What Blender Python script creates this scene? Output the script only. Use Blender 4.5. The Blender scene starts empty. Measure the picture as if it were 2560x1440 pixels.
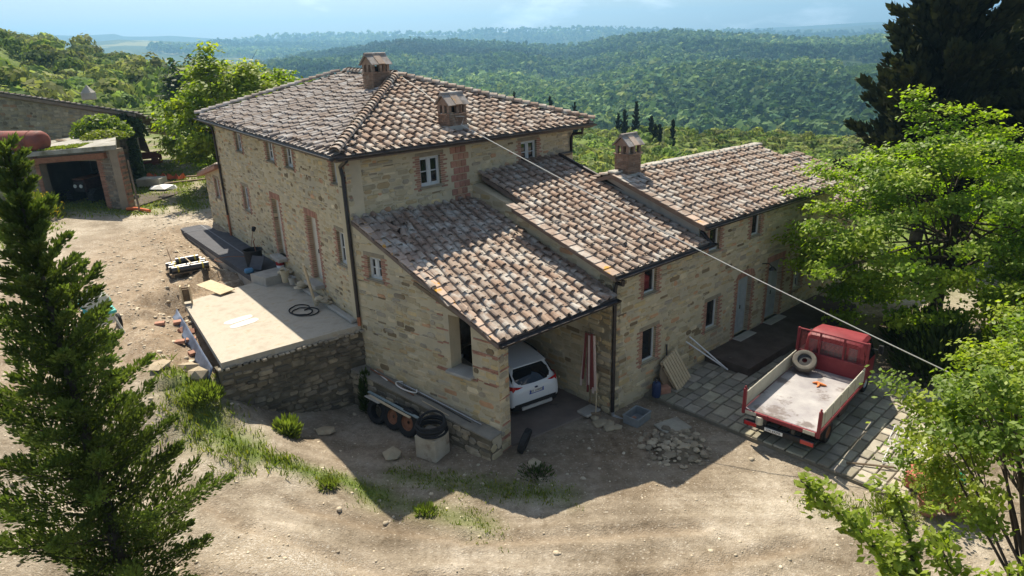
import bpy, math, random
import numpy as np
from mathutils import Vector, Matrix
random.seed(7); RNG=np.random.default_rng(7)
R=math.radians
scene=bpy.context.scene; COL=scene.collection

# ------------------------------------------------------------------ camera, sky, sun, exposure
CAM_Z=11.0; FPX=1690.0; PITCH=math.atan(605/FPX); ROLL=R(1.8)
cam=bpy.data.cameras.new('camera'); cam_o=bpy.data.objects.new('camera',cam); COL.objects.link(cam_o)
_f=Vector((0,math.cos(PITCH),-math.sin(PITCH))); _u=Vector((0,math.sin(PITCH),math.cos(PITCH))); _x=Vector((1,0,0))
_r=_x*math.cos(ROLL)-_u*math.sin(ROLL); _up=_x*math.sin(ROLL)+_u*math.cos(ROLL)
cam_o.matrix_world=Matrix(((_r.x,_up.x,-_f.x,0),(_r.y,_up.y,-_f.y,0),(_r.z,_up.z,-_f.z,CAM_Z),(0,0,0,1)))
cam.sensor_width=36; cam.lens=36*FPX/2560; cam.clip_start=.1; cam.clip_end=80000
scene.camera=cam_o

SUN_EL=R(54.5); SUN_AZ=R(109.0)          # azimuth counted from +X; the sun stands behind the house
sdir=Vector((math.cos(SUN_AZ)*math.cos(SUN_EL),math.sin(SUN_AZ)*math.cos(SUN_EL),math.sin(SUN_EL)))
sun=bpy.data.lights.new('sun','SUN'); sun.energy=5.0; sun.angle=R(.55); sun.color=(1,.93,.80)
sun_o=bpy.data.objects.new('sun',sun); COL.objects.link(sun_o); sun_o.rotation_euler=sdir.to_track_quat('Z','Y').to_euler()

world=bpy.data.worlds.new('World'); scene.world=world; world.use_nodes=True
nt=world.node_tree; nt.nodes.clear()
def N_(t,**k):
    n=nt.nodes.new(t)
    for a,b in k.items(): setattr(n,a,b)
    return n
sky=N_('ShaderNodeTexSky'); sky.sky_type='NISHITA'; sky.sun_disc=False; sky.sun_elevation=SUN_EL; sky.sun_rotation=R(90)-SUN_AZ
sky.altitude=400; sky.air_density=1.0; sky.dust_density=2.2; sky.ozone_density=1.0
tc=N_('ShaderNodeTexCoord'); 
dv=N_('ShaderNodeMapping'); dv.inputs['Scale'].default_value=(1,1,3.2); dv.inputs['Location'].default_value=(.37,.12,.05); nt.links.new(tc.outputs['Generated'],dv.inputs[0])
nz=N_('ShaderNodeTexNoise'); nz.inputs['Scale'].default_value=5.5; nz.inputs['Detail'].default_value=8; nz.inputs['Roughness'].default_value=.6
nt.links.new(dv.outputs[0],nz.inputs['Vector'])
cr=N_('ShaderNodeValToRGB'); cr.color_ramp.elements[0].position=.54; cr.color_ramp.elements[1].position=.68
cr.color_ramp.elements[0].color=(0,0,0,1); cr.color_ramp.elements[1].color=(.75,.75,.75,1)
nt.links.new(nz.outputs['Fac'],cr.inputs[0])
mx=N_('ShaderNodeMix',data_type='RGBA'); nt.links.new(cr.outputs[0],mx.inputs['Factor']); nt.links.new(sky.outputs[0],mx.inputs['A'])
mx.inputs['B'].default_value=(14.0,14.2,14.4,1)
bg=N_('ShaderNodeBackground'); bg.inputs['Strength'].default_value=.075; nt.links.new(mx.outputs['Result'],bg.inputs['Color'])
out=N_('ShaderNodeOutputWorld'); nt.links.new(bg.outputs[0],out.inputs[0])

vs=scene.view_settings; scene.display_settings.display_device='sRGB'
vs.view_transform='Standard'; vs.look='None'; vs.gamma=1; vs.use_curve_mapping=False; vs.exposure=.78; vs.use_white_balance=True; vs.white_balance_temperature=6750; vs.white_balance_tint=10
scene.render.engine='CYCLES'
cy=scene.cycles; cy.use_denoising=True; cy.max_bounces=6; cy.diffuse_bounces=4; cy.glossy_bounces=3; cy.transmission_bounces=4
cy.transparent_max_bounces=6; cy.volume_bounces=0; cy.caustics_reflective=False; cy.caustics_refractive=False; cy.sample_clamp_indirect=6

# ------------------------------------------------------------------ object helpers
def put(o,parent=None):
    COL.objects.link(o)
    if parent is not None: o.parent=parent
    return o
def tag(o,label=None,cat=None,group=None,kind=None):
    if label: o['label']=label
    if cat: o['category']=cat
    if group: o['group']=group
    if kind: o['kind']=kind
    return o
def empty(name,loc=(0,0,0),rz=0,label=None,cat=None,group=None,rot=None):
    o=bpy.data.objects.new(name,None); o.location=loc; o.rotation_euler=rot if rot else (0,0,rz); o.empty_display_size=.2
    put(o); return tag(o,label,cat,group)
def rotm(rx=0,ry=0,rz=0): return Matrix.Rotation(rz,3,'Z')@Matrix.Rotation(ry,3,'Y')@Matrix.Rotation(rx,3,'X')

class MB:
    """collects faces of ONE piece and links them as one mesh object"""
    def __init__(s): s.v=[]; s.f=[]; s.t=[]; s.m=[]; s.tint=(1,1,1); s.mi=0
    def add(s,vs,fs):
        b=len(s.v); s.v+= [tuple(p) for p in vs]
        for f in fs: s.f.append(tuple(b+i for i in f)); s.t.append(s.tint); s.m.append(s.mi)
        return s
    def box(s,c,d,M=None,taper=1.0):
        hx,hy,hz=d[0]/2,d[1]/2,d[2]/2
        P=[(-hx,-hy,-hz),(hx,-hy,-hz),(hx,hy,-hz),(-hx,hy,-hz),(-hx*taper,-hy*taper,hz),(hx*taper,-hy*taper,hz),(hx*taper,hy*taper,hz),(-hx*taper,hy*taper,hz)]
        c=Vector(c); P=[(M@Vector(p) if M else Vector(p))+c for p in P]
        return s.add(P,[(0,3,2,1),(4,5,6,7),(0,1,5,4),(1,2,6,5),(2,3,7,6),(3,0,4,7)])
    def cbox(s,c,d,b=.02,M=None):
        """box with chamfered edges"""
        hx,hy,hz=d[0]/2,d[1]/2,d[2]/2; b=min(b,hx*.8,hy*.8,hz*.8); c=Vector(c); P=[];I={}
        for sx in (-1,1):
            for sy in (-1,1):
                for sz in (-1,1):
                    for a in range(3):
                        p=[sx*(hx-b),sy*(hy-b),sz*(hz-b)]; p[a]=(sx*hx,sy*hy,sz*hz)[a]
                        I[(sx,sy,sz,a)]=len(P); p=Vector(p); P.append((M@p if M else p)+c)
        F=[]
        for a in range(3):
            for q in (-1,1):
                o=[(-1,-1),(1,-1),(1,1),(-1,1)]
                if q<0: o=o[::-1]
                if a==1: o=o[::-1]
                F.append([I[tuple(([q,x,y] if a==0 else [x,q,y] if a==1 else [x,y,q])+[a])] for x,y in o])
        for a in range(3):
            b1,b2=(a+1)%3,(a+2)%3
            for x in (-1,1):
                for y in (-1,1):
                    def k(sa,ax):
                        t=[0,0,0]; t[a]=sa; t[b1]=x; t[b2]=y; return I[(t[0],t[1],t[2],ax)]
                    f=[k(-1,b1),k(1,b1),k(1,b2),k(-1,b2)]
                    F.append(f if x*y<0 else f[::-1])
        for sx in (-1,1):
            for sy in (-1,1):
                for sz in (-1,1):
                    f=[I[(sx,sy,sz,0)],I[(sx,sy,sz,1)],I[(sx,sy,sz,2)]]
                    F.append(f if sx*sy*sz>0 else f[::-1])
        return s.add(P,F)
    def tube(s,pts,r,n=6,cap=True,closed=False):
        pts=[Vector(p) for p in pts]; m=len(pts); rr=r if isinstance(r,(list,tuple)) else [r]*m; V=[]
        ref=None
        for i,p in enumerate(pts):
            if closed: t=pts[(i+1)%m]-pts[i-1]
            else: t=pts[min(i+1,m-1)]-pts[max(i-1,0)]
            if t.length<1e-9: t=Vector((0,0,1))
            t.normalize()
            if ref is None:
                ref=Vector((0,0,1)) if abs(t.z)<.9 else Vector((1,0,0))
            a=ref-t*ref.dot(t)
            if a.length<1e-5: a=t.orthogonal()
            a.normalize(); b=t.cross(a); ref=a
            for k in range(n):
                q=2*math.pi*k/n; V.append(p+(a*math.cos(q)+b*math.sin(q))*rr[i])
        F=[]
        for i in range(m if closed else m-1):
            j=(i+1)%m
            for k in range(n): F.append((i*n+k,i*n+(k+1)%n,j*n+(k+1)%n,j*n+k))
        if cap and not closed: F.append(tuple(range(n))[::-1]); F.append(tuple(range((m-1)*n,m*n)))
        return s.add(V,F)
    def lathe(s,prof,c=(0,0,0),n=20,M=None,cap=True):
        c=Vector(c); V=[];F=[]
        for r,z in prof:
            for k in range(n):
                q=2*math.pi*k/n; p=Vector((r*math.cos(q),r*math.sin(q),z)); V.append((M@p if M else p)+c)
        for i in range(len(prof)-1):
            for k in range(n): F.append((i*n+k,i*n+(k+1)%n,(i+1)*n+(k+1)%n,(i+1)*n+k))
        if cap: F.append(tuple(range(n))[::-1]); F.append(tuple(range((len(prof)-1)*n,len(prof)*n)))
        return s.add(V,F)
    def torus(s,c,R1,r,M=None,n=24,k=10,sq=1.0):
        c=Vector(c);V=[];F=[]
        for i in range(n):
            a=2*math.pi*i/n
            for j in range(k):
                b=2*math.pi*j/k; x=math.copysign(abs(math.cos(b))**sq,math.cos(b)); z=math.copysign(abs(math.sin(b))**sq,math.sin(b))
                p=Vector(((R1+r*x)*math.cos(a),(R1+r*x)*math.sin(a),r*z)); V.append((M@p if M else p)+c)
        for i in range(n):
            for j in range(k): F.append((i*k+j,((i+1)%n)*k+j,((i+1)%n)*k+(j+1)%k,i*k+(j+1)%k))
        return s.add(V,F)
    def prism(s,poly,h,M=None,c=(0,0,0)):
        """poly in xy, extruded from z=0 to h"""
        n=len(poly); c=Vector(c); P=[Vector((x,y,0)) for x,y in poly]+[Vector((x,y,h)) for x,y in poly]
        P=[(M@p if M else p)+c for p in P]
        return s.add(P,[tuple(range(n))[::-1],tuple(range(n,2*n))]+[(i,(i+1)%n,n+(i+1)%n,n+i) for i in range(n)])
    def quad(s,a,b,c,d): return s.add([a,b,c,d],[(0,1,2,3)])
    def mesh(s,name,mats,smooth=False,auto=None):
        me=bpy.data.meshes.new(name); me.from_pydata(s.v,[],s.f)
        if not isinstance(mats,(list,tuple)): mats=[mats]
        for m in mats: me.materials.append(m)
        if True:
            at=me.attributes.new('tint','FLOAT_COLOR','FACE')
            at.data.foreach_set('color',np.array([(*t,1) for t in s.t],dtype=np.float32).ravel())
        if any(s.m): me.polygons.foreach_set('material_index',s.m)
        if smooth:
            me.polygons.foreach_set('use_smooth',[True]*len(me.polygons))
            if auto: me.set_sharp_from_angle(angle=R(auto))
        me.update(); return me
    def build(s,name,mats,parent=None,smooth=False,auto=40,loc=None,rot=None):
        o=bpy.data.objects.new(name,s.mesh(name,mats,smooth,auto))
        if loc is not None: o.location=loc
        if rot is not None: o.rotation_euler=rot
        return put(o,parent)

def np_mesh(name,V,Q,mat,tint=None,smooth=False,parent=None):
    """object from numpy arrays: verts (n,3), quads or tris (m,k)"""
    me=bpy.data.meshes.new(name); V=np.asarray(V,np.float32); Q=np.asarray(Q,np.int32); k=Q.shape[1]
    me.vertices.add(len(V)); me.vertices.foreach_set('co',V.ravel())
    me.loops.add(Q.size); me.loops.foreach_set('vertex_index',Q.ravel())
    me.polygons.add(len(Q)); me.polygons.foreach_set('loop_start',np.arange(0,Q.size,k,dtype=np.int32))
    if tint is not None:
        at=me.attributes.new('tint','FLOAT_COLOR','FACE'); t=np.ones((len(Q),4),np.float32); t[:,:3]=tint; at.data.foreach_set('color',t.ravel())
    me.materials.append(mat)
    if smooth: me.polygons.foreach_set('use_smooth',np.ones(len(Q),dtype=bool))
    me.update(calc_edges=True); me.validate()
    return put(bpy.data.objects.new(name,me),parent)

def copy_tree(o,parent=None):
    c=o.copy(); COL.objects.link(c); c.parent=parent
    for ch in list(o.children): copy_tree(ch,c)
    return c

# ------------------------------------------------------------------ materials
MATS={}
def mat(name,c1,c2=None,scale=4,detail=5,rough=.85,bump=0,bscale=None,c3=None,s3=.6,t3=(.55,.7),metal=0,tint=False,spec=.3,coord='pos',trans=None,voro=None,coat=0,rand=0,emit=None):
    """procedural material: c1/c2 mixed by a noise, c3 as blotches of another noise, optional per-piece tint, optional leaf translucency"""
    if name in MATS: return MATS[name]
    m=bpy.data.materials.new(name); m.use_nodes=True; t=m.node_tree; t.nodes.clear(); L=t.links.new
    def n(ty,**k):
        x=t.nodes.new(ty)
        for a,b in k.items(): setattr(x,a,b)
        return x
    o=n('ShaderNodeOutputMaterial'); p=n('ShaderNodeBsdfPrincipled')
    p.inputs['Roughness'].default_value=rough; p.inputs['Metallic'].default_value=metal; p.inputs['Specular IOR Level'].default_value=spec
    if coat: p.inputs['Coat Weight'].default_value=coat; p.inputs['Coat Roughness'].default_value=.08
    if emit: p.inputs['Emission Color'].default_value=(*emit[0],1); p.inputs['Emission Strength'].default_value=emit[1]
    if coord=='pos': g=n('ShaderNodeNewGeometry').outputs['Position']
    else: g=n('ShaderNodeTexCoord').outputs['Object']
    col=None
    def noise(sc,de,ro=.6):
        x=n('ShaderNodeTexNoise'); x.inputs['Scale'].default_value=sc; x.inputs['Detail'].default_value=de; x.inputs['Roughness'].default_value=ro; L(g,x.inputs['Vector']); return x
    rgb=n('ShaderNodeRGB'); rgb.outputs[0].default_value=(*c1,1); col=rgb.outputs[0]
    if c2:
        x=noise(scale,detail); r=n('ShaderNodeValToRGB'); r.color_ramp.elements[0].position=.32; r.color_ramp.elements[1].position=.68
        r.color_ramp.elements[0].color=(*c1,1); r.color_ramp.elements[1].color=(*c2,1); L(x.outputs['Fac'],r.inputs[0]); col=r.outputs[0]
    if tint:
        a=n('ShaderNodeAttribute'); a.attribute_name='tint'; y=n('ShaderNodeMix',data_type='RGBA',blend_type='MULTIPLY'); y.inputs['Factor'].default_value=1
        L(col,y.inputs['A']); L(a.outputs['Color'],y.inputs['B']); col=y.outputs['Result']
    if c3:
        x=noise(s3,6,.65); r=n('ShaderNodeValToRGB'); r.color_ramp.elements[0].position=t3[0]; r.color_ramp.elements[1].position=t3[1]
        L(x.outputs['Fac'],r.inputs[0]); y=n('ShaderNodeMix',data_type='RGBA'); L(r.outputs[0],y.inputs['Factor']); L(col,y.inputs['A']); y.inputs['B'].default_value=(*c3,1); col=y.outputs['Result']
    if rand:
        oi=n('ShaderNodeObjectInfo'); mr=n('ShaderNodeMapRange'); mr.inputs['To Min'].default_value=1-rand; mr.inputs['To Max'].default_value=1+rand; L(oi.outputs['Random'],mr.inputs['Value'])
        y=n('ShaderNodeMix',data_type='RGBA',blend_type='MULTIPLY'); y.inputs['Factor'].default_value=1; L(col,y.inputs['A'])
        cc=n('ShaderNodeCombineColor')
        for i in range(3): L(mr.outputs[0],cc.inputs[i])
        L(cc.outputs[0],y.inputs['B']); col=y.outputs['Result']
    L(col,p.inputs['Base Color'])
    if bump:
        x=noise(bscale or scale*4,6,.7); b=n('ShaderNodeBump'); b.inputs['Strength'].default_value=bump; b.inputs['Distance'].default_value=.03; L(x.outputs['Fac'],b.inputs['Height']); L(b.outputs[0],p.inputs['Normal'])
    sh=p.outputs[0]
    if trans:
        tr=n('ShaderNodeBsdfTranslucent'); y=n('ShaderNodeMix',data_type='RGBA',blend_type='MULTIPLY'); y.inputs['Factor'].default_value=1; L(col,y.inputs['A']); y.inputs['B'].default_value=(*trans[1],1); L(y.outputs['Result'],tr.inputs['Color'])
        ms=n('ShaderNodeMixShader'); ms.inputs[0].default_value=trans[0]; L(sh,ms.inputs[1]); L(tr.outputs[0],ms.inputs[2]); sh=ms.outputs[0]
    L(sh,o.inputs['Surface']); MATS[name]=m; return m

M_mortar=mat('lime_mortar',(.47,.40,.27),(.58,.50,.35),1.3,6,.95,bump=.5,bscale=30,c3=(.38,.34,.27),s3=.5,t3=(.5,.75))
M_stone=mat('wall_stone',(.44,.38,.27),(.56,.48,.35),3.5,6,.92,tint=True,bump=.5,bscale=25,c3=(.36,.33,.28),s3=.7,t3=(.55,.8))
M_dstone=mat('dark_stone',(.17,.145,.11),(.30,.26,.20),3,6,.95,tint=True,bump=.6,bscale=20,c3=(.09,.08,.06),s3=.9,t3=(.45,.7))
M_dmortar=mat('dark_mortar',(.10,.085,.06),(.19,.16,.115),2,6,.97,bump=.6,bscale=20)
M_brick=mat('old_brick',(.33,.165,.11),(.41,.225,.16),8,5,.9,tint=True,bump=.3,bscale=40)
M_tile=mat('clay_tile',(.255,.195,.155),(.365,.295,.245),5,6,.92,tint=True,bump=.5,bscale=40,c3=(.50,.47,.42),s3=1.9,t3=(.48,.66))
M_tileg=mat('grey_clay_tile',(.235,.20,.175),(.335,.295,.265),5,6,.93,tint=True,bump=.5,bscale=40,c3=(.47,.45,.43),s3=1.7,t3=(.48,.66))
M_under=mat('roof_screed',(.16,.12,.10),(.22,.17,.14),3,5,.95)
M_conc=mat('weathered_concrete',(.34,.32,.28),(.43,.40,.35),2.5,6,.92,bump=.3,bscale=25,c3=(.25,.24,.22),s3=1.1,t3=(.55,.75))
M_gutter=mat('brown_gutter',(.025,.022,.022),(.05,.042,.04),6,4,.45,metal=.3,spec=.5)
M_copper=mat('copper_pipe',(.35,.13,.07),(.42,.19,.11),9,4,.5,metal=.4)
M_frame=mat('grey_window_paint',(.52,.54,.54),(.60,.61,.60),6,4,.6)
M_cream=mat('cream_paint',(.52,.49,.42),(.60,.57,.50),5,4,.7)
M_door=mat('grey_door_paint',(.33,.36,.36),(.40,.43,.43),5,4,.65)
M_glass=mat('dark_window_glass',(.012,.015,.018),rough=.06,spec=.6)
M_lintel=mat('old_lintel',(.24,.20,.14),(.33,.28,.20),7,5,.95,bump=.4,bscale=30)
M_wood=mat('aged_timber',(.16,.115,.075),(.24,.18,.12),5,6,.9,bump=.3,bscale=30)
M_pine=mat('pale_pine',(.50,.39,.25),(.60,.49,.33),6,5,.85,bump=.2,bscale=30)
M_black=mat('black_rubber',(.018,.018,.019),(.03,.03,.031),8,4,.75)
M_dark=mat('dark_metal',(.04,.04,.042),(.07,.065,.06),8,4,.6,metal=.4)
M_rust=mat('rust',(.20,.085,.05),(.30,.14,.08),7,6,.9,bump=.3,bscale=30)
M_white=mat('white_paint',(.72,.73,.74),(.78,.78,.78),3,3,.5)
M_steel=mat('galvanised',(.42,.43,.44),(.52,.53,.54),6,4,.45,metal=.7)
# ------------------------------------------------------------------ terrain
def vnoise(x,y,s,seed=0):
    """smooth value noise, vectorised"""
    x=np.asarray(x,float)/s; y=np.asarray(y,float)/s; xi=np.floor(x).astype(np.int64); yi=np.floor(y).astype(np.int64); fx=x-xi; fy=y-yi
    fx=fx*fx*(3-2*fx); fy=fy*fy*(3-2*fy)
    def h(a,b):
        n=(a*374761393+b*668265263+seed*974634777)&0x7fffffff; n=((n^(n>>13))*1274126177)&0x7fffffff; n=(n^(n>>16))&0xffff
        return n/65535.
    return (h(xi,yi)*(1-fx)+h(xi+1,yi)*fx)*(1-fy)+(h(xi,yi+1)*(1-fx)+h(xi+1,yi+1)*fx)*fy
def fbm(x,y,s,o=4,seed=0):
    r=0;a=1;t=0
    for k in range(o): r=r+a*vnoise(x,y,s/2**k,seed+k*17); t+=a; a*=.5
    return r/t-.5
def shep(x,y,P,p=3.0):
    x=np.asarray(x,float); y=np.asarray(y,float); num=0;den=0
    for a,b,z in P:
        w=1/(((x-a)**2+(y-b)**2)+.3)**(p/2); num=num+w*z; den=den+w
    return num/den
LOW=[(0,14,0),(2,11,0),(4,16,0),(8,12,0),(-2.5,16,.02),(-2.5,17.5,.05),(3,17.5,0),(.3,18,.08),(-4.6,17.6,0),(-5,19,.0),(-6.3,17.6,.25),(5,19.5,-.02),(7,16,-.05),(10,13,0),(8.5,22,0),(11,21,0),(13,16,0),
 (1,20,.1),(-2,20.5,.1),(-8.3,16.8,1.9),(-7.4,16.6,1.1),(-8,15.0,1.35),(-6.5,14.6,.85),(-5,14.4,.45),(-3.6,14.6,.12),(-3,12.5,.22),(-6,11.5,.95),(-9,12,1.8),(-12,14,2.4),(-10,16.2,2.2),(-7.9,9.9,1.3),(-3,9,.5),(3,8,.1),(10,9,-.1),(-14,8,2.6),(16,20,0),(14,26,0),(8,18,-.04),(9.3,15,-.08),(20,30,-.2),(8,6,0),(-1,5,.5),
 (6,30,.2),(12,34,-.4),(22,45,-1.5),(6,48,-1.2),(28,70,-3.2),(8,75,-3.3),(45,72,-4.5),(35,100,-6.0),(10,100,-6.0),(70,100,-8),(45,150,-12),(15,150,-11.5),(90,150,-14),(50,185,-18),(110,185,-22),(15,185,-18),(50,300,-70),(150,300,-75),(0,300,-70),(60,40,-2),(90,60,-6)]
UPP=[(-9.3,18.4,2.35),(-9,19.5,2.4),(-12,20,2.6),(-13,17.5,2.55),(-11.5,23.5,2.45),(-10.6,24.6,2.35),(-12,26,2.75),(-14,25,2.8),(-16,30,2.85),(-17,33,2.9),(-20,35,3.0),(-25,37,3.1),(-16.5,37,3.0),(-20,45,3.2),(-25,55,3.6),(-35,70,4.3),(-30,30,3.1),(-18,20,2.8),(-25,20,3.1),(-40,30,3.6),(-16,45,2.9),(-9,45,2.4),(0,50,.2),(6,32,.2),(0,40,1.2),(-45,60,6),(-60,75,9),(-85,110,12),(-60,100,6.5),(-45,95,4.5),(-30,90,3.4),(-15,95,0),(0,80,-2.5),(-60,150,4),(-20,150,-12),(-110,160,12),(-150,120,20),(-5,130,-9),(-60,250,-40),(-150,260,-30),(0,300,-70),(20,60,-2.5),(22,45,-1.5),(45,72,-4.5),(45,150,-12),(15,150,-11.5),(100,150,-14),(10,100,-6),(35,100,-6),(50,300,-70),(150,300,-75),(12,34,-.4),(90,60,-6),(50,185,-18),(110,185,-22),(15,185,-18)]
WA=np.array((-4.8,20.0)); WB=np.array((-8.35,17.35)); WD=(WB-WA)/np.linalg.norm(WB-WA); WN=np.array((WD[1],-WD[0]))
if WN@(np.array((-9,22))-WA)<0: WN=-WN
RUTS=[((-14.6,30),(-13.2,24)),((-13.2,24),(-12.3,18)),((-13.0,30),(-11.7,24.5)),((-9.5,14.6),(-6.2,12.7)),((-6.2,12.7),(-2.2,11.6)),((-2.2,11.6),(2.5,11.5)),((2.5,11.5),(6.5,12.6)),((-10.2,12.9),(-6.6,11.1)),((-6.6,11.1),(-2.0,10.2)),((-2.0,10.2),(3.4,10.2)),((-5.6,13.9),(-1.2,12.9)),((-1.2,12.9),(4.2,13.2))]
def height(x,y,noise=True):
    x=np.asarray(x,float); y=np.asarray(y,float)
    s=(x-WA[0])*WN[0]+(y-WA[1])*WN[1]; al=(x-WA[0])*WD[0]+(y-WA[1])*WD[1]
    wid=.12+np.clip((al-4.3)/2.5,0,1)*1.6
    w=np.clip((s-.30*np.clip((5.2-al)/1.2,0,1))/wid*.5+.5,0,1); w=w*w*(3-2*w)
    z=shep(x,y,LOW)*(1-w)+shep(x,y,UPP)*w
    if noise:
        rough=np.clip((s+1)/3,0,1)*np.clip((x+30)/8,0,1)*np.clip((30-y)/4,0,1)
        z=z+fbm(x,y,2.2,4,3)*(.06+.10*rough)+fbm(x,y,.5,3,9)*(.03+.07*rough)+fbm(x,y,40,3,5)*np.clip((y-60)/60,0,1)*6
        # the trench beside the membrane platform, the slab and the terrace
        for a,b in (((-9.6,24.4),(-15.5,32.0)),((-11.9,22.9),(-10.2,24.9)),((-12.0,22.4),(-8.9,18.1))):
            ax,ay=a; bx,by=b; dx,dy=bx-ax,by-ay; q=np.clip(((x-ax)*dx+(y-ay)*dy)/(dx*dx+dy*dy),0,1); d=np.hypot(x-ax-q*dx,y-ay-q*dy)
            z=z-.28*np.exp(-(d/.55)**2)+.22*np.exp(-((d-1.35)/.5)**2)*(s>.5)*(.6+1.0*(fbm(x,y,1.2,3,31)+.4))
        z=np.where((s>-.2)&(al<4.6)&(y<26)&(x>-12.2)&(y>17),np.minimum(z,2.45),z)
        # wheel ruts of the left yard and of the road
        for a,b in RUTS:
            ax,ay=a; bx,by=b; dx,dy=bx-ax,by-ay; q=np.clip(((x-ax)*dx+(y-ay)*dy)/(dx*dx+dy*dy),0,1); d=np.hypot(x-ax-q*dx+fbm(y,x,3,2,4)*.5,y-ay-q*dy)
            z=z-.085*np.exp(-(d/.17)**2)+.045*np.exp(-((d-.34)/.14)**2)
    return z
def hz(x,y): return float(height(x,y))

def lines(*seg):
    o=[]
    for a,b,st in seg: o+=list(np.arange(a,b,st))
    return np.array(o+[seg[-1][1]])
gx=lines((-170,-60,4),(-60,-20,1.2),(-20,13,.16),(13,40,.9),(40,190,5)); gy=lines((1,9,.5),(9,31,.16),(31,62,.6),(62,210,3.5))
GX,GY=np.meshgrid(gx,gy); GZ=height(GX,GY)
nx,ny=len(gx),len(gy); V=np.stack([GX,GY,GZ],-1).reshape(-1,3)
ii=(np.arange(ny-1)[:,None]*nx+np.arange(nx-1)[None,:]).ravel(); Q=np.stack([ii,ii+1,ii+nx+1,ii+nx],1)
def seg_d(x,y,a,b):
    ax,ay=a;bx,by=b;dx,dy=bx-ax,by-ay;q=np.clip(((x-ax)*dx+(y-ay)*dy)/(dx*dx+dy*dy),0,1); return np.hypot(x-ax-q*dx,y-ay-q*dy)
def zone_grass(x,y):
    bank=np.exp(-(np.minimum.reduce([seg_d(x,y,(-9.4,17.4),(-8.2,15.9)),seg_d(x,y,(-8.2,15.9),(-6.2,15.3)),seg_d(x,y,(-6.2,15.3),(-4.6,15.1)),seg_d(x,y,(-4.6,15.1),(-3.6,14.8))])/np.where(x<-6.8,.62,.27))**2)
    thin=.55*np.exp(-(np.minimum(seg_d(x,y,(-3.6,14.5),(-.9,13.5)),seg_d(x,y,(-3.2,15.6),(1.2,14.6)))/.4)**2)+.4*np.exp(-(seg_d(x,y,(9.6,13.5),(7.6,13.9))/.4)**2)
    meadow=np.clip((y-35.5)/2.5,0,1)*np.clip((-11.5-x)/2,0,1)
    trk=np.minimum(seg_d(x,y,(-17,36),(-27,54)),seg_d(x,y,(-27,54),(-36,72))); trk=np.exp(-(np.abs(trk-.9)/.55)**2)
    meadow=meadow*(1-.9*trk)
    left=np.clip((-22.5-x)/2.5,0,1)*np.clip((35.0-y)/3,0,1)*.8
    back=np.clip((y-33)/4,0,1)*np.clip((x+12)/3,0,1)+np.clip((y-62)/8,0,1)+np.clip((x-13)/5,0,1)*.6*np.clip((y-26)/5,0,1)
    return np.clip(bank+thin+meadow+left+back,0,1)
def zone_gravel(x,y):
    g=.8*np.exp(-(((x+10.2)/1.8)**2+((y-12.6)/1.4)**2))+.9*np.exp(-(((x+5.4)/1.6)**2+((y-11.8)/.7)**2))+.6*np.exp(-(seg_d(x,y,(-12,33.5),(-20,35.3))/.9)**2)
    return np.clip(g+.35*np.clip((-9.5-x)/2,0,1)*(y>17),0,1)
gr=zone_grass(V[:,0],V[:,1]); gv=zone_gravel(V[:,0],V[:,1])
s_=(V[:,0]-WA[0])*WN[0]+(V[:,1]-WA[1])*WN[1]
soil_and_shade=np.clip(.9*np.exp(-(np.minimum.reduce([seg_d(V[:,0],V[:,1],(-9.9,24.0),(-15.5,31.5)),seg_d(V[:,0],V[:,1],(-12.5,23.4),(-9.6,18.2))])/1.1)**2)*(s_>.3)
  +.85*np.exp(-(((V[:,0]-3.3)/1.9)**2+((V[:,1]-17.2)/1.6)**2))+.6*np.exp(-(((V[:,0]+2.6)/3.0)**2+((V[:,1]-16.9)/1.6)**2))+.5*np.exp(-(((V[:,0]-1.5)/2.4)**2+((V[:,1]-16.0)/1.2)**2)),0,1)  # wide brown blots also put the forecourt's shade into the ground colour
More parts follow.
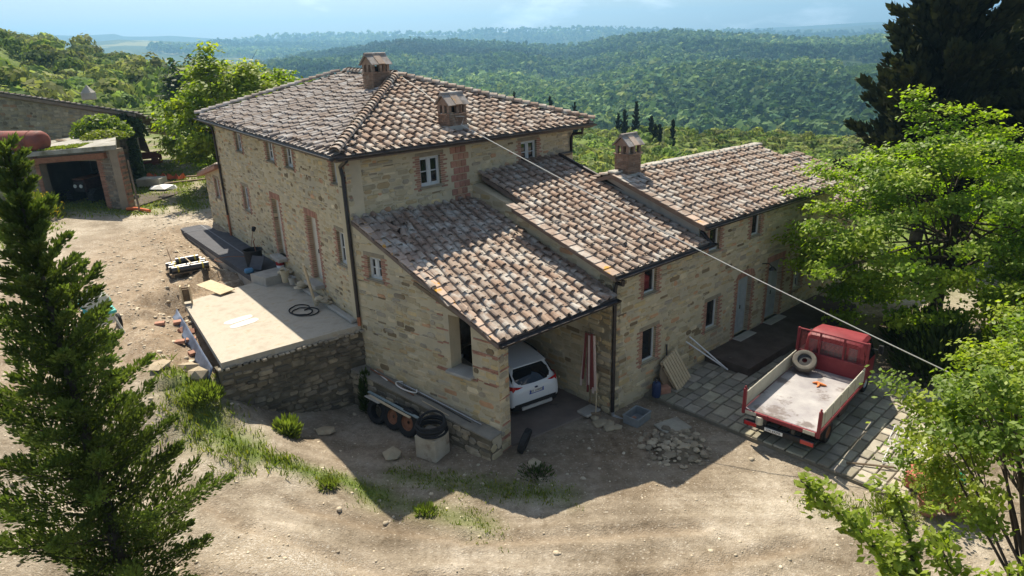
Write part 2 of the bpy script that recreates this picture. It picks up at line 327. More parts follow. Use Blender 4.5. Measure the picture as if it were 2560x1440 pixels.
def ground_material():
    m=bpy.data.materials.new('yard_earth'); m.use_nodes=True; t=m.node_tree; L=t.links.new; t.nodes.clear()
    def n(ty,**k):
        x=t.nodes.new(ty)
        for a,b in k.items(): setattr(x,a,b)
        return x
    g=n('ShaderNodeNewGeometry').outputs['Position']
    def noise(sc,de,ro=.6,v=g):
        x=n('ShaderNodeTexNoise'); x.inputs['Scale'].default_value=sc; x.inputs['Detail'].default_value=de; x.inputs['Roughness'].default_value=ro; L(v,x.inputs['Vector']); return x.outputs['Fac']
    def ramp(f,*st):
        r=n('ShaderNodeValToRGB'); e=r.color_ramp.elements
        while len(e)<len(st): e.new(.5)
        for q,(p,c) in zip(e,st): q.position=p; q.color=(*c,1) if len(c)==3 else c
        L(f,r.inputs[0]); return r.outputs[0]
    def mix(f,a,b,bt='MIX'):
        y=n('ShaderNodeMix',data_type='RGBA',blend_type=bt)
        if isinstance(f,float): y.inputs['Factor'].default_value=f
        else: L(f,y.inputs['Factor'])
        for s,v in (('A',a),('B',b)):
            if isinstance(v,tuple): y.inputs[s].default_value=(*v,1)
            else: L(v,y.inputs[s])
        return y.outputs['Result']
    def math_(op,a,b):
        y=n('ShaderNodeMath',operation=op)
        for i,v in enumerate((a,b)):
            if isinstance(v,(int,float)): y.inputs[i].default_value=v
            else: L(v,y.inputs[i])
        y.use_clamp=True; return y.outputs[0]
    at=n('ShaderNodeAttribute'); at.attribute_name='zone'; sp=n('ShaderNodeSeparateColor'); L(at.outputs['Color'],sp.inputs[0])
    base=ramp(noise(.55,7,.62),(.3,(.215,.18,.135)),(.5,(.33,.285,.22)),(.68,(.46,.41,.335)))
    fine=ramp(noise(9,6,.7),(.3,(.72,.70,.68)),(.7,(1.18,1.18,1.2)))
    base=mix(1.0,base,fine,'MULTIPLY'); base=mix(.9,base,ramp(noise(2.3,7,.68),(.30,(.66,.62,.57)),(.48,(1,1,1)),(.70,(1.14,1.15,1.17))),'MULTIPLY')
    mp=n('ShaderNodeMapping'); mp.inputs['Rotation'].default_value=(0,0,.22); mp.inputs['Scale'].default_value=(.12,1.6,1); L(g,mp.inputs[0])
    streak=ramp(noise(1.1,4,.6,mp.outputs[0]),(.42,(.82,.8,.78)),(.6,(1.1,1.1,1.1))); base=mix(.8,base,streak,'MULTIPLY')
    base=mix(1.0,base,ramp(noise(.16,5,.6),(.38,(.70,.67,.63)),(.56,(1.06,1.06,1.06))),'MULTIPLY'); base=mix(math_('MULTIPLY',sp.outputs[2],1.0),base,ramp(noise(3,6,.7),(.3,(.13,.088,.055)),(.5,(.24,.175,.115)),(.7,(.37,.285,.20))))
    vo=n('ShaderNodeTexVoronoi'); vo.inputs['Scale'].default_value=26; L(g,vo.inputs['Vector'])
    vs_=n('ShaderNodeSeparateColor'); L(vo.outputs['Color'],vs_.inputs[0])
    peb=ramp(vs_.outputs[0],(0.0,(.30,.24,.17)),(.6,(.42,.36,.28)),(1.0,(.66,.61,.53)))
    gm=math_('MULTIPLY',sp.outputs[1],ramp(noise(1.3,4),(.35,(.2,.2,.2)),(.6,(1,1,1))))
    base=mix(gm,base,peb)
    sel=ramp(vs_.outputs[1],(.88,(0,0,0)),(.92,(.6,.6,.6))); base=mix(sel,base,mix(.6,base,peb))
    grass=ramp(noise(2.2,7,.7),(.3,(.07,.11,.022)),(.55,(.13,.18,.04)),(.75,(.19,.215,.065)))
    gm2=math_('MULTIPLY',sp.outputs[0],ramp(noise(1.7,6,.7),(.30,(.55,.55,.55)),(.48,(1,1,1))))
    base=mix(gm2,base,grass)
    p=n('ShaderNodeBsdfPrincipled'); p.inputs['Roughness'].default_value=.97; p.inputs['Specular IOR Level'].default_value=.12; L(base,p.inputs['Base Color'])
    b=n('ShaderNodeBump'); b.inputs['Strength'].default_value=.75; b.inputs['Distance'].default_value=.05; L(noise(11,8,.75),b.inputs['Height'])
    b2=n('ShaderNodeBump'); b2.inputs['Strength'].default_value=.5; b2.inputs['Distance'].default_value=.03; L(vo.outputs['Distance'],b2.inputs['Height']); L(b.outputs[0],b2.inputs['Normal']); L(b2.outputs[0],p.inputs['Normal'])
    o=n('ShaderNodeOutputMaterial'); L(p.outputs[0],o.inputs[0]); return m
M_ground=ground_material()
ground=np_mesh('ground',V,Q,M_ground,smooth=True)
soil_and_shade=np.clip(soil_and_shade+.78*np.clip((s_-.6)/1.5,0,1)*np.clip((V[:,0]+21)/3,0,1)*np.clip((34-V[:,1])/2,0,1)+.4*np.exp(-(np.minimum.reduce([seg_d(V[:,0],V[:,1],a,b) for a,b in RUTS])/.22)**2),0,1)
za=ground.data.attributes.new('zone','FLOAT_COLOR','POINT'); zc=np.ones((len(V),4),np.float32); zc[:,0]=gr; zc[:,1]=gv; zc[:,2]=soil_and_shade; za.data.foreach_set('color',zc.ravel())
tag(ground,kind='structure')

# ------------------------------------------------------------------ far hills: each ridge a real terrain with its own distance
def ray(x,y):
    u=(x-1280)/FPX; v=(720-y)/FPX; c,s=math.cos(ROLL),math.sin(ROLL); u2=u*c+v*s; v2=-u*s+v*c; cp,sp=math.cos(PITCH),math.sin(PITCH)
    return np.array([u2,cp+v2*sp,-sp+v2*cp])
def az_el(x,y):
    d=ray(x,y); return math.atan2(d[0],d[1]), math.atan2(d[2],math.hypot(d[0],d[1]))
def hill(name,ridge,foot,r0,r1,mat_,nu=160,nr=60,amp=12,seed=0,pw=1.0,nsc=180):
    """ridge/foot: the skyline and the foot of the slope as bearings; r0..r1 distance in metres; falls away behind the crest"""
    A=np.array([az_el(*p) for p in ridge]); B=np.array([az_el(*p) for p in foot]); az=np.linspace(A[0,0],A[-1,0],nu)
    er=np.interp(az,A[:,0],A[:,1]); ef=np.interp(az,B[:,0],B[:,1])
    t=np.linspace(0,1.35,nr); AZ,T=np.meshgrid(az,t); RR=r0*(r1/r0)**np.minimum(T,1)+np.maximum(T-1,0)*r1*.8
    zf=CAM_Z+np.tan(ef)*r0; zr=CAM_Z+np.tan(er)*r1
    fr=(RR-r0)/(r1-r0); Z=zf[None,:]+(zr-zf)[None,:]*np.clip(fr,0,1)**pw
    X=np.sin(AZ)*RR; Y=np.cos(AZ)*RR
    Z=Z+fbm(X,Y,nsc,4,seed)*amp*2*np.clip(1-np.abs(fr-.5)*1.7,0.05,1)
    back=np.clip(fr-1,0,None); Z=Z-back*back*(zr-zf+60)[None,:]*2.0-back*30
    V=np.stack([X,Y,Z],-1).reshape(-1,3); i=(np.arange(nr-1)[:,None]*nu+np.arange(nu-1)[None,:]).ravel()
    o=np_mesh(name,V,np.stack([i,i+1,i+nu+1,i+nu],1),mat_,smooth=True); tag(o,kind='structure')
    def hfun(a,r):
        f=(r-r0)/(r1-r0); zf_=np.interp(a,az,zf); zr_=np.interp(a,az,zr); x=np.sin(a)*r; y=np.cos(a)*r
        return x,y,zf_+(zr_-zf_)*np.clip(f,0,1)**pw+fbm(x,y,nsc,4,seed)*amp*2*np.clip(1-np.abs(f-.5)*1.7,0.05,1)
    return o,hfun
M_hillf=mat('wooded_slope',(.035,.060,.024),(.06,.09,.034),.02,6,.98,spec=.05)
M_hillv=mat('field_slope',(.045,.07,.028),(.085,.105,.045),.006,6,.98,spec=.05,c3=(.24,.23,.10),s3=.0034,t3=(.56,.60))
M_hillm=mat('far_mountain',(.05,.07,.04),(.07,.09,.05),.001,5,.98,spec=.05)
_o,h_main=hill('wooded_hill',[(380,240),(520,205),(620,172),(760,146),(900,124),(1000,106),(1130,108),(1290,112),(1380,122),(1450,120),(1560,100),(1700,86),(1770,90),(1900,100),(2080,110),(2200,100),(2330,84),(2700,60)],[(0,340),(380,330),(900,315),(1300,318),(1500,335),(1800,352),(2100,352),(2700,340)],400,1450,M_hillf,240,100,58,11,.9,420)
_o,h_left=hill('valley_hill',[(-400,120),(0,124),(80,118),(200,106),(300,98),(420,102),(540,108),(640,114),(760,112),(900,110),(1100,108)],[(-400,240),(300,235),(700,232),(1100,240)],1400,2900,M_hillv,150,60,30,21,1.0,480)
_o,h_back=hill('back_ridge',[(560,112),(640,100),(720,94),(800,92),(900,92),(1000,90),(1100,90),(1180,84),(1260,80),(1330,79),(1420,76),(1500,78),(1600,80),(1700,82),(1780,86),(1900,84),(2000,88),(2120,88),(2250,80),(2700,66)],[(560,180),(1500,160),(2700,150)],2500,3500,M_hillv,170,50,20,31,1.0,500)
hill('far_mountain',[(-500,90),(0,95),(20,92),(70,85),(180,90),(260,87),(285,85),(310,92),(380,92),(425,90),(470,93),(540,98),(575,106),(640,112),(760,114)],[(-500,150),(760,150)],3800,4600,M_hillm,120,20,30,41,1.0,3000)
hill('far_ridge',[(1640,92),(1760,86),(1830,80),(1900,77),(2000,74),(2090,70),(2150,64),(2230,58),(2330,54),(2700,46)],[(1640,130),(2700,110)],3700,4500,M_hillm,90,20,25,43,1.0,2500)
hill('horizon_ridge',[(-900,112),(200,100),(900,96),(1300,90),(1700,80),(2000,66),(2150,57),(2260,53),(2700,46),(3400,30)],[(-900,170),(3400,70)],4600,5500,M_hillm,90,16,25,47,1.0,6000)
# valley floor under everything, down to the feet of the hills
vb=MB(); vb.add([(-7000,150,-95),(7000,150,-95),(7000,6200,-95),(-7000,6200,-95)],[(0,1,2,3)]); tag(vb.build('valley_floor',M_hillf),kind='structure')

# ------------------------------------------------------------------ leaves
def unit(n):
    v=RNG.normal(size=(n,3)); return v/np.linalg.norm(v,axis=1,keepdims=True)
def leaf_quads(C,size,nrm=None,asp=1.5,jit=.6,fold=0.0):
    """one quad per centre, roughly facing nrm; returns verts, quads"""
    n=len(C); d=unit(n)
    if nrm is not None: d=nrm*(1-jit)+d*jit; d/=np.linalg.norm(d,axis=1,keepdims=True)+1e-9
    a=np.cross(d,unit(n)); a/=np.linalg.norm(a,axis=1,keepdims=True)+1e-9; b=np.cross(d,a)
    s=np.asarray(size)*(.7+.6*RNG.random(n)); s=s[:,None]; a=a*s*asp*.5; b=b*s*.5
    V=np.stack([C-a*1.0,C+b*.85-a*.1,C+a*1.0,C-b*.85-a*.1],1).reshape(-1,3)
    return V,np.arange(4*n).reshape(n,4)
def wood(name,trees,mat_,nq=26,flat=.85,parent=None,fs=4.4):
    """many crowns as leaf clumps. trees: array x,y,z(ground),radius,height,tint r,g,b"""
    T=np.asarray(trees,float); n=len(T); base=unit(nq*8).reshape(8,nq,3)
    pick=RNG.integers(0,8,n); d=base[pick].copy(); d[...,2]=np.abs(d[...,2])*1.0-.25
    rr=.62+.42*RNG.random((n,nq,1)); d=d*rr
    ctr=np.stack([T[:,0],T[:,1],T[:,2]+T[:,4]*.58],1)[:,None,:]
    P=ctr+d*np.stack([T[:,3],T[:,3],T[:,4]*.45],1)[:,None,:]
    C=P.reshape(-1,3); nr=(d+np.array([0,0,.25])).reshape(-1,3); nr/=np.linalg.norm(nr,axis=1,keepdims=True)
    sz=np.repeat(T[:,3],nq)*(fs/math.sqrt(nq)); Vv,Qq=leaf_quads(C,sz,nr,1.15,.35)
    ti=np.repeat(T[:,5:8],nq,axis=0)*(.75+.5*RNG.random((n*nq,1)))
    o=np_mesh(name,Vv,Qq,mat_,tint=ti,parent=parent); return o
M_wood_far=mat('far_foliage',(.115,.170,.068),(.155,.21,.085),.01,4,.95,tint=True,spec=.05,trans=(.22,(1.1,1.2,.6)))
M_scrub=mat('scrub_foliage',(.19,.225,.095),(.24,.265,.125),.3,4,.95,tint=True,spec=.08,trans=(.45,(1.1,1.2,.6)))
def tints(n,kind='mix'):
    k=RNG.random(n); t=np.ones((n,3))
    t[:]=(.9,1.0,.95); t[k<.3]=(.5,.68,.75); t[(k>=.3)&(k<.45)]=(1.2,1.25,.95); t[k>.93]=(1.35,1.2,1.0)
    return t*(.8+.4*RNG.random((n,1)))
def forest(name,hf,a0,a1,r0,r1,n,rad,lab,nq=22,keep=None):
    a=RNG.uniform(a0,a1,n*2); r=np.sqrt(RNG.uniform(r0*r0,r1*r1,n*2)); x,y,z=hf(a,r)
    den=fbm(x,y,120,3,77); ok=(RNG.random(n*2)<np.clip(.75+den*1.2,.1,1))
    if keep is not None: ok&=keep(a,r)
    x,y,z=x[ok][:n],y[ok][:n],z[ok][:n]; m=len(x); rd=rad*(.45+1.15*RNG.random(m)**1.8); h=rd*(2.0+.8*RNG.random(m))
    t=tints(m); patch=fbm(x,y,240,3,99)[:,None]; t=t*np.clip(1+patch*np.array([[2.6,2.1,1.6]]),.35,2)  # broad tint patches stand in for fold shading and cloud shadow
    slim=RNG.random(m)<.10; rd[slim]*=.42; h[slim]*=1.15; t[slim]*=.5
    o=wood(name,np.column_stack([x,y,z-.5,rd,h,t]),M_wood_far,nq,fs=3.1); tag(o,lab,'forest',kind='stuff')
aL,aR=az_el(300,200)[0],az_el(2330,200)[0]
fa,fe=az_el(2150,180)
def clear(a,r):   # the vineyard and two pale clearings stay open
    v=(np.abs(a-az_el(2165,180)[0])<.030)&(r>640)&(r<1010)
    c=(np.abs(a-az_el(1840,105)[0])<.045)&(r>1180)&(r<1330)
    d=(np.abs(a-az_el(1280,245)[0])<.035)&(r>520)&(r<585)
    return ~(v|c|d)
forest('forest',h_main,aL,aR,405,800,19000,3.1,'dense green wood covering the lower slope across the valley',10,clear)
forest('forest',h_main,aL,aR,800,1500,23000,3.9,'bluish green wood on the upper slope across the valley',8,clear)
forest('forest',h_left,az_el(-60,100)[0],az_el(1000,100)[0],1430,2850,9000,6.5,'hazy blue wood on the valley hill beyond the barn',6,lambda a,r:(fbm(np.sin(a)*r,np.cos(a)*r,600,2,5)<.10))
forest('forest',h_back,az_el(560,100)[0],az_el(2400,100)[0],2520,3550,9000,7.5,'hazy dark wood along the back ridge skyline',6,lambda a,r:(fbm(np.sin(a)*r,np.cos(a)*r,480,2,6)<.14))
# vineyard and pale meadows on the far slope
M_vine=mat('vineyard_field',(.17,.17,.075),(.22,.21,.10),.02,4,.98,spec=.05)
M_mead=mat('pale_meadow',(.13,.19,.045),(.18,.23,.06),.03,4,.98,spec=.05)
def field(name,hf,x0,x1,r0,r1,m_,lab,lift=1.2,rows=0):
    a=np.linspace(az_el(x0,150)[0],az_el(x1,150)[0],24); r=np.linspace(r0,r1,24); A_,R_=np.meshgrid(a,r); x,y,z=hf(A_,R_)
    V_=np.stack([x,y,z+lift],-1).reshape(-1,3); i=(np.arange(23)[:,None]*24+np.arange(23)[None,:]).ravel()
    o=np_mesh(name,V_,np.stack([i,i+1,i+25,i+24],1),m_,smooth=True); tag(o,kind='structure')
    return a,r
a_,r_=field('vineyard_field',h_main,2120,2230,650,1000,M_vine,'')
vr=[]
for k in np.linspace(0,1,26):
    aa=np.full(30,a_[0]+(a_[-1]-a_[0])*k); rr=np.linspace(652,998,30); x,y,z=h_main(aa,rr); vr.append(np.column_stack([x,y,z+.9,np.full(30,1.6),np.full(30,2.2),np.tile((.85,1,.6),(30,1))]))
tag(wood('vineyard_rows',np.concatenate(vr),M_wood_far,6),'rows of vines on the far slope beside the dark cypress','vineyard',kind='stuff')
field('meadow_clearing',h_main,1790,1890,1190,1320,M_mead,'')
field('meadow_clearing',h_main,1225,1340,525,580,M_mead,'')
# ------------------------------------------------------------------ haze
hb=MB(); hb.box((0,2600,70),(15000,7600,400))
haze=hb.build('haze',M_conc); haze.data.materials.clear()
hm=bpy.data.materials.new('valley_haze'); hm.use_nodes=True; t=hm.node_tree; t.nodes.clear()
pv=t.nodes.new('ShaderNodeVolumePrincipled'); pv.inputs['Density'].default_value=2.7e-4; pv.inputs['Color'].default_value=(.32,.66,1,1); pv.inputs['Anisotropy'].default_value=.45
oo=t.nodes.new('ShaderNodeOutputMaterial'); t.links.new(pv.outputs[0],oo.inputs['Volume']); haze.data.materials.append(hm)
tag(haze,kind='stuff')
# ------------------------------------------------------------------ farmhouse
def V2(p): return np.array(p,float)
def bw(mb,name,mats,parent,**k):
    """part modelled in place (world coordinates) under a thing whose Empty stands elsewhere"""
    o=mb.build(name,mats,None,**k); o.parent=parent; o.matrix_parent_inverse=Matrix.Translation(-parent.location); return o
FARM=empty('farmhouse',(-1,22,0),0,'large stone farmhouse with clay tile roofs, open car bay and long wing','farmhouse')
SW=V2((-4.8,19.95)); NW=V2((-13.1,31.0)); SE=V2((2.6,27.3)); NE=NW+SE-SW
aD=(NW-SW)/np.linalg.norm(NW-SW); bD=(SE-SW)/np.linalg.norm(SE-SW)
PC=V2((-.44,16.58)); QC=V2((2.95,18.62)); eD=V2((.755,.656)); nD=V2((.656,-.755)); mD=-nD
class Fr:
    """a vertical wall plane: u along p0->p1, z up, n outward"""
    def __init__(s,p0,p1,out):
        s.p0=V2(p0); d=V2(p1)-s.p0; s.L=float(np.linalg.norm(d)); s.e=d/s.L; n=V2((s.e[1],-s.e[0])); s.n=n if n@V2(out)>0 else -n
        s.flip=(np.cross(np.append(s.e,0),(0,0,1))@np.append(s.n,0))<0
    def P(s,u,z,d=0): q=s.p0+s.e*u+s.n*d; return (float(q[0]),float(q[1]),float(z))
    def M(s): return Matrix(((s.e[0],s.n[0],0),(s.e[1],s.n[1],0),(0,0,1)))
def interp(pl,u): return float(np.interp(u,[p[0] for p in pl],[p[1] for p in pl]))
def wall(fr,top,bot,ops,thick,parent,mat_,name='wall'):
    mb=MB(); cuts=sorted(set([0,fr.L]+[p[0] for p in top if 0<p[0]<fr.L]+[x for o in ops for x in o[:2]]))
    def q(u0,u1,a0,a1,b0,b1,d,rev):
        f=[fr.P(u0,a0,d),fr.P(u1,a1,d),fr.P(u1,b1,d),fr.P(u0,b0,d)]; mb.quad(*(f if not rev else f[::-1]))
    for u0,u1 in zip(cuts,cuts[1:]):
        um=(u0+u1)/2; zs=[(interp(bot,u0),interp(bot,u1))]
        for o in sorted([o for o in ops if o[0]<=um<=o[1]],key=lambda o:o[2]): zs+=[(o[2],o[2]),(o[3],o[3])]
        zs.append((interp(top,u0+1e-6),interp(top,u1-1e-6)))
        for k in range(0,len(zs),2):
            for d,rv in ((0,fr.flip),(-thick,not fr.flip)): q(u0,u1,*zs[k],*zs[k+1],d,rv)
        f=[fr.P(u0,zs[-1][0],0),fr.P(u1,zs[-1][1],0),fr.P(u1,zs[-1][1],-thick),fr.P(u0,zs[-1][0],-thick)]; mb.quad(*f)
    for o in ops:
        u0,u1,z0,z1=o[:4]
        for a,b in (((u0,z0),(u0,z1)),((u1,z1),(u1,z0)),((u0,z1),(u1,z1)),((u1,z0),(u0,z0))):
            mb.quad(fr.P(*a,0),fr.P(*b,0),fr.P(*b,-thick),fr.P(*a,-thick))
    for u in (0,fr.L): mb.quad(fr.P(u,interp(bot,u),0),fr.P(u,interp(top,u),0),fr.P(u,interp(top,u),-thick),fr.P(u,interp(bot,u),-thick))
    return bw(mb,name,mat_,parent)
PAL=[(1.0,.97,.85),(1.0,.97,.88),(1.05,1.0,.9),(.95,.92,.82),(1.0,.96,.86),(1.06,1.02,.92),(.9,.88,.8),(1.0,.94,.8),(1.04,.99,.87),(.97,.93,.83),(1.1,1.06,.96),(.45,.39,.32),(1.02,.7,.55),(1.1,1.05,.95),(.82,.83,.85),(.92,.80,.62),(1.22,1.2,1.12),(1.02,.92,.70),(.72,.72,.74),(1.12,1.0,.74)]  # the very dark tint paints shadowed crevice holes between the stones
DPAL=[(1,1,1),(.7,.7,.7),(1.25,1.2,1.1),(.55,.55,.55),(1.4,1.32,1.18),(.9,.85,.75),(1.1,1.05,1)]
STONE_LEFT=[300]
def stones(fr,top,bot,ops,parent,mat_,pal,singles=0,hs=(.10,.20),ws=(.16,.46),proud=(.012,.03),gap=.012,bands=None,u0=0,u1=None,skip=0.0,seed=1,singles_mat=None):
    """rubble stones set proud of the mortar; bands(u,z)->True lays thin brick courses instead"""
    rd=random.Random(seed); mb=MB(); sb=[]; bb=MB(); u1=fr.L if u1 is None else u1; zmin=min(p[1] for p in bot); zmax=max(p[1] for p in top); z=zmin; row=0
    wav=[rd.uniform(-1,1) for _ in range(64)]
    def wob(u,r): return .035*math.sin(u*1.9+wav[r%64]*6)+.03*math.sin(u*4.3+wav[(r*7)%64]*6)
    while z<zmax:
        h=rd.uniform(*hs); brick=bands is not None and bands[0](z)
        if brick: h=.055
        u=u0+rd.uniform(-.2,0)
        while u<u1:
            w=rd.uniform(*ws)*(1.25 if h>.16 else 1); isb=brick and bands[1](u)
            if isb: w=.23
            elif brick: w=rd.uniform(.2,.4)
            hh=h*rd.choice((1,1,1,1,1.25,.85)) if not isb else h
            a0,a1=max(u+gap*.5,u0+.006),min(u+w-gap*.5,u1-.006); uc=(a0+a1)/2; b0=z+(wob(uc,row) if not isb else 0)+gap*.5; b1=b0+hh-gap
            u+=w
            if a1-a0<.06: continue
            if b0<interp(bot,uc)-.12 or b1>min(interp(top,a0),interp(top,a1))-.02: continue
            if any(a1>o[0]-o[4] and a0<o[1]+o[4] and b1>o[2]-.07 and b0<o[3]+.2 for o in ops): continue
            if rd.random()<skip: continue
            pr=rd.uniform(*proud); tn=rd.choice(pal); k=rd.uniform(.82,1.16); tn=tuple(c*k for c in tn)
            if isb:
                bb.tint=tuple(rd.uniform(.8,1.2) for _ in range(1))*3; c=fr.P(uc,(b0+b1)/2,pr*.5-.01); bb.box(c,(a1-a0,pr+.02,b1-b0),fr.M()); continue
            rc=min(a1-a0,b1-b0)*rd.uniform(.18,.42); j=lambda: rd.uniform(-.4,.4)*rc
            ring=[(a0+rc+j(),b0+j()*.4),(a1-rc+j(),b0+j()*.4),(a1+j()*.3,b0+rc+j()*.5),(a1+j()*.3,b1-rc+j()*.5),(a1-rc+j(),b1+j()*.4),(a0+rc+j(),b1+j()*.4),(a0+j()*.3,b1-rc+j()*.5),(a0+j()*.3,b0+rc+j()*.5)]
            cc=((a0+a1)/2,(b0+b1)/2); vs_=[fr.P(x,y,-.004) for x,y in ring]+[fr.P(cc[0]+(x-cc[0])*.84,cc[1]+(y-cc[1])*.78,pr*rd.uniform(.75,1.1)) for x,y in ring]
            fs=[(i,(i+1)%8,8+(i+1)%8,8+i) for i in range(8)]+[tuple(range(8,16))]
            if fr.flip: fs=[f[::-1] for f in fs]
            if singles>0 and STONE_LEFT[0]>0:
                s_=MB(); s_.tint=tn; s_.add(vs_,fs); s_.build('stone',singles_mat or mat_,parent); singles-=1; STONE_LEFT[0]-=1
            else: mb.tint=tn; mb.add(vs_,fs)
        z+=h; row+=1
    if mb.v: tag(mb.build('stonework',mat_,parent),kind='stuff')
    if bb.v: tag(bb.build('brick_bands',M_brick,parent),kind='stuff')
BRICK_ME={}
def brick_mesh(i):
    if i not in BRICK_ME:
        m=MB(); k=random.Random(i).uniform(.78,1.25); m.tint=(k,k*random.Random(i+9).uniform(.92,1.08),k); m.cbox((0,0,0),(1,1,1),.06); BRICK_ME[i]=m.mesh('brick',M_brick)
    return BRICK_ME[i]
def brick(fr,u,z,d,size,parent,rot=0):
    o=bpy.data.objects.new('brick',brick_mesh(random.randrange(8))); put(o,parent)
    M=fr.M()@Matrix.Rotation(rot,3,'Y'); M4=(M@Matrix.Diagonal(size)).to_4x4(); M4.translation=fr.P(u,z,d); o.matrix_basis=M4; return o
def jambs(fr,u0,u1,z0,z1,parent,deep=.2,arch=False,left=True,right=True):
    z=z0-.12; k=0
    while z<z1+.02:
        for s,on in ((-1,left),(1,right)):
            if on:
                w=.27 if (k+(s>0))%2 else .15; w+=random.uniform(-.03,.04); u=(u0-w/2) if s<0 else (u1+w/2)
                brick(fr,u,z+.032,-deep/2+.016,(w,deep,.055),parent)
        z+=.072; k+=1
def window(fr,o,sty='two',lintel='stone',reveal=.13,fm=None):
    u0,u1,z0,z1=o[:4]; fm=fm or M_frame; w=u1-u0; h=z1-z0; c=((u0+u1)/2,(z0+z1)/2); mb=MB(); Mx=fr.M(); dp=-reveal; b=.055
    def bar(uc,zc,ww,hh,dd=.06,off=0): mb.box(fr.P(uc,zc,dp+off),(ww,dd,hh),Mx)
    bar(u0+b/2,c[1],b,h); bar(u1-b/2,c[1],b,h); bar(c[0],z1-b/2,w-2*b,b); bar(c[0],z0+b/2,w-2*b,b)
    lights=[]
    if sty=='two':
        bar(c[0],c[1],.085,h-2*b,.05,.012)
        for s in (-1,1):
            a,bb=(u0+b,c[0]-.042) if s<0 else (c[0]+.042,u1-b)
            for (x,ww) in ((a+.02,.04),(bb-.02,.04)): bar(x,c[1],ww,h-2*b,.045,.004)
            nm=2 if h<1.15 else 3
            for k in range(1,nm): bar((a+bb)/2,z0+b+(h-2*b)*k/nm,bb-a,.03,.04,.004)
            bar((a+bb)/2,z0+b+.025,bb-a,.05,.045,.004); bar((a+bb)/2,z1-b-.02,bb-a,.04,.045,.004)
            for k in range(nm): lights.append((a+.04,bb-.04,z0+b+(h-2*b)*k/nm+.02,z0+b+(h-2*b)*(k+1)/nm-.02))
    else: lights=[(u0+b,u1-b,z0+b,z1-b)]
    wo=bw(mb,'window',fm,FARM)
    for l in lights:
        p=MB(); p.box(fr.P((l[0]+l[1])/2,(l[2]+l[3])/2,dp-.012),(l[1]-l[0],.01,l[3]-l[2]),Mx); p.build('pane',M_glass,wo)
    jambs(fr,u0,u1,z0,z1,wo,reveal-.03)
    s=MB(); s.cbox(fr.P(c[0],z0-.035,-reveal/2+.03),(w+.16,reveal+.06,.06),.012,Mx); s.build('sill',M_brick if lintel=='brick' else M_lintel,wo)
    l=MB(); l.cbox(fr.P(c[0],z1+.08,-reveal/2+.012),(w+.34,reveal,.15),.02,Mx); l.build('lintel',M_lintel,wo)
    return wo
def door(fr,o,mat_,arch=False,reveal=.2,split=True):
    u0,u1,z0,z1=o[:4]; w=u1-u0; h=z1-z0; c=((u0+u1)/2,(z0+z1)/2); Mx=fr.M(); mb=MB(); dp=-reveal
    mb.box(fr.P(c[0],c[1],dp),(w,.05,h),Mx)
    for s in ((-1,1) if split else (0,)):
        uc=c[0]+s*w/4; ww=w/2-.1 if split else w-.14
        for z_,hh in ((z0+h*.22,h*.30),(z0+h*.63,h*.42)):
            for x,y,a,b in ((uc-ww/2,z_,.035,hh),(uc+ww/2,z_,.035,hh),(uc,z_+hh/2,ww-.035,.035),(uc,z_-hh/2,ww-.035,.035)): mb.box(fr.P(x,y,dp+.031),(a,.016,b),Mx)
    do=bw(mb,'door',mat_,FARM)
    hd=MB(); hd.box(fr.P(c[0]+.06,z0+1.05,dp+.045),(.03,.04,.14),Mx); hd.build('handle',M_dark,do)
    jambs(fr,u0,u1,z0,z1,do,reveal-.03)
    if arch:
        for k in range(-8,9): brick(fr,c[0]+(w/2+.12)*math.sin(k*.098)/math.sin(.8)*1.0,z1+.02+.30*math.cos(k*.098)-.17,-.08,(.075,.19,.27),do,-k*.075)
    else:
        for k in range(int((w+.4)/.075)): brick(fr,u0-.2+.04+k*.075,z1+.13,-.08,(.06,.19,.24),do)
    st=MB(); st.cbox(fr.P(c[0],z0-.07,.12),(w+.2,.5,.14),.02,Mx); st.build('step',M_conc,do)
    return do
def op(u0,u1,z0,z1,mg=.20): return (u0,u1,z0,z1,mg)
FA=Fr(SW,NW,(-1,-1)); FB=Fr(SW,SE,(1,-1)); FC=Fr(PC,SW,(-1,-1)); FD=Fr(QC,QC+eD*14.2,(1,-1)); FM=Fr(QC,QC+mD*6.9,(-1,-1))
# left facade
oA=[op(10.0,10.75,7.25,8.0),op(6.2,6.95,7.25,7.98),op(4.3,5.05,7.23,7.95),op(.3,1.0,7.2,7.92),op(10.2,10.9,4.72,5.75),op(.52,1.22,4.56,5.65),op(6.45,7.25,3.55,5.78),op(2.9,3.72,3.4,5.72)]
tA=[(0,8.18),(13.82,8.3)]; wA=wall(FA,tA,[(0,-.3),(13.82,2.0)],oA,.5,FARM,M_mortar)
stones(FA,tA,[(0,2.5),(13.82,2.7)],oA,wA,M_stone,PAL,40,seed=11,ws=(.10,.36),hs=(.06,.16),proud=(.006,.018),gap=.014,skip=.22)
for i,o in enumerate(oA[:4]): window(FA,o,'two')
for o in oA[4:6]: window(FA,o,'two',fm=M_frame)
door(FA,oA[6],M_cream); door(FA,oA[7],M_cream)
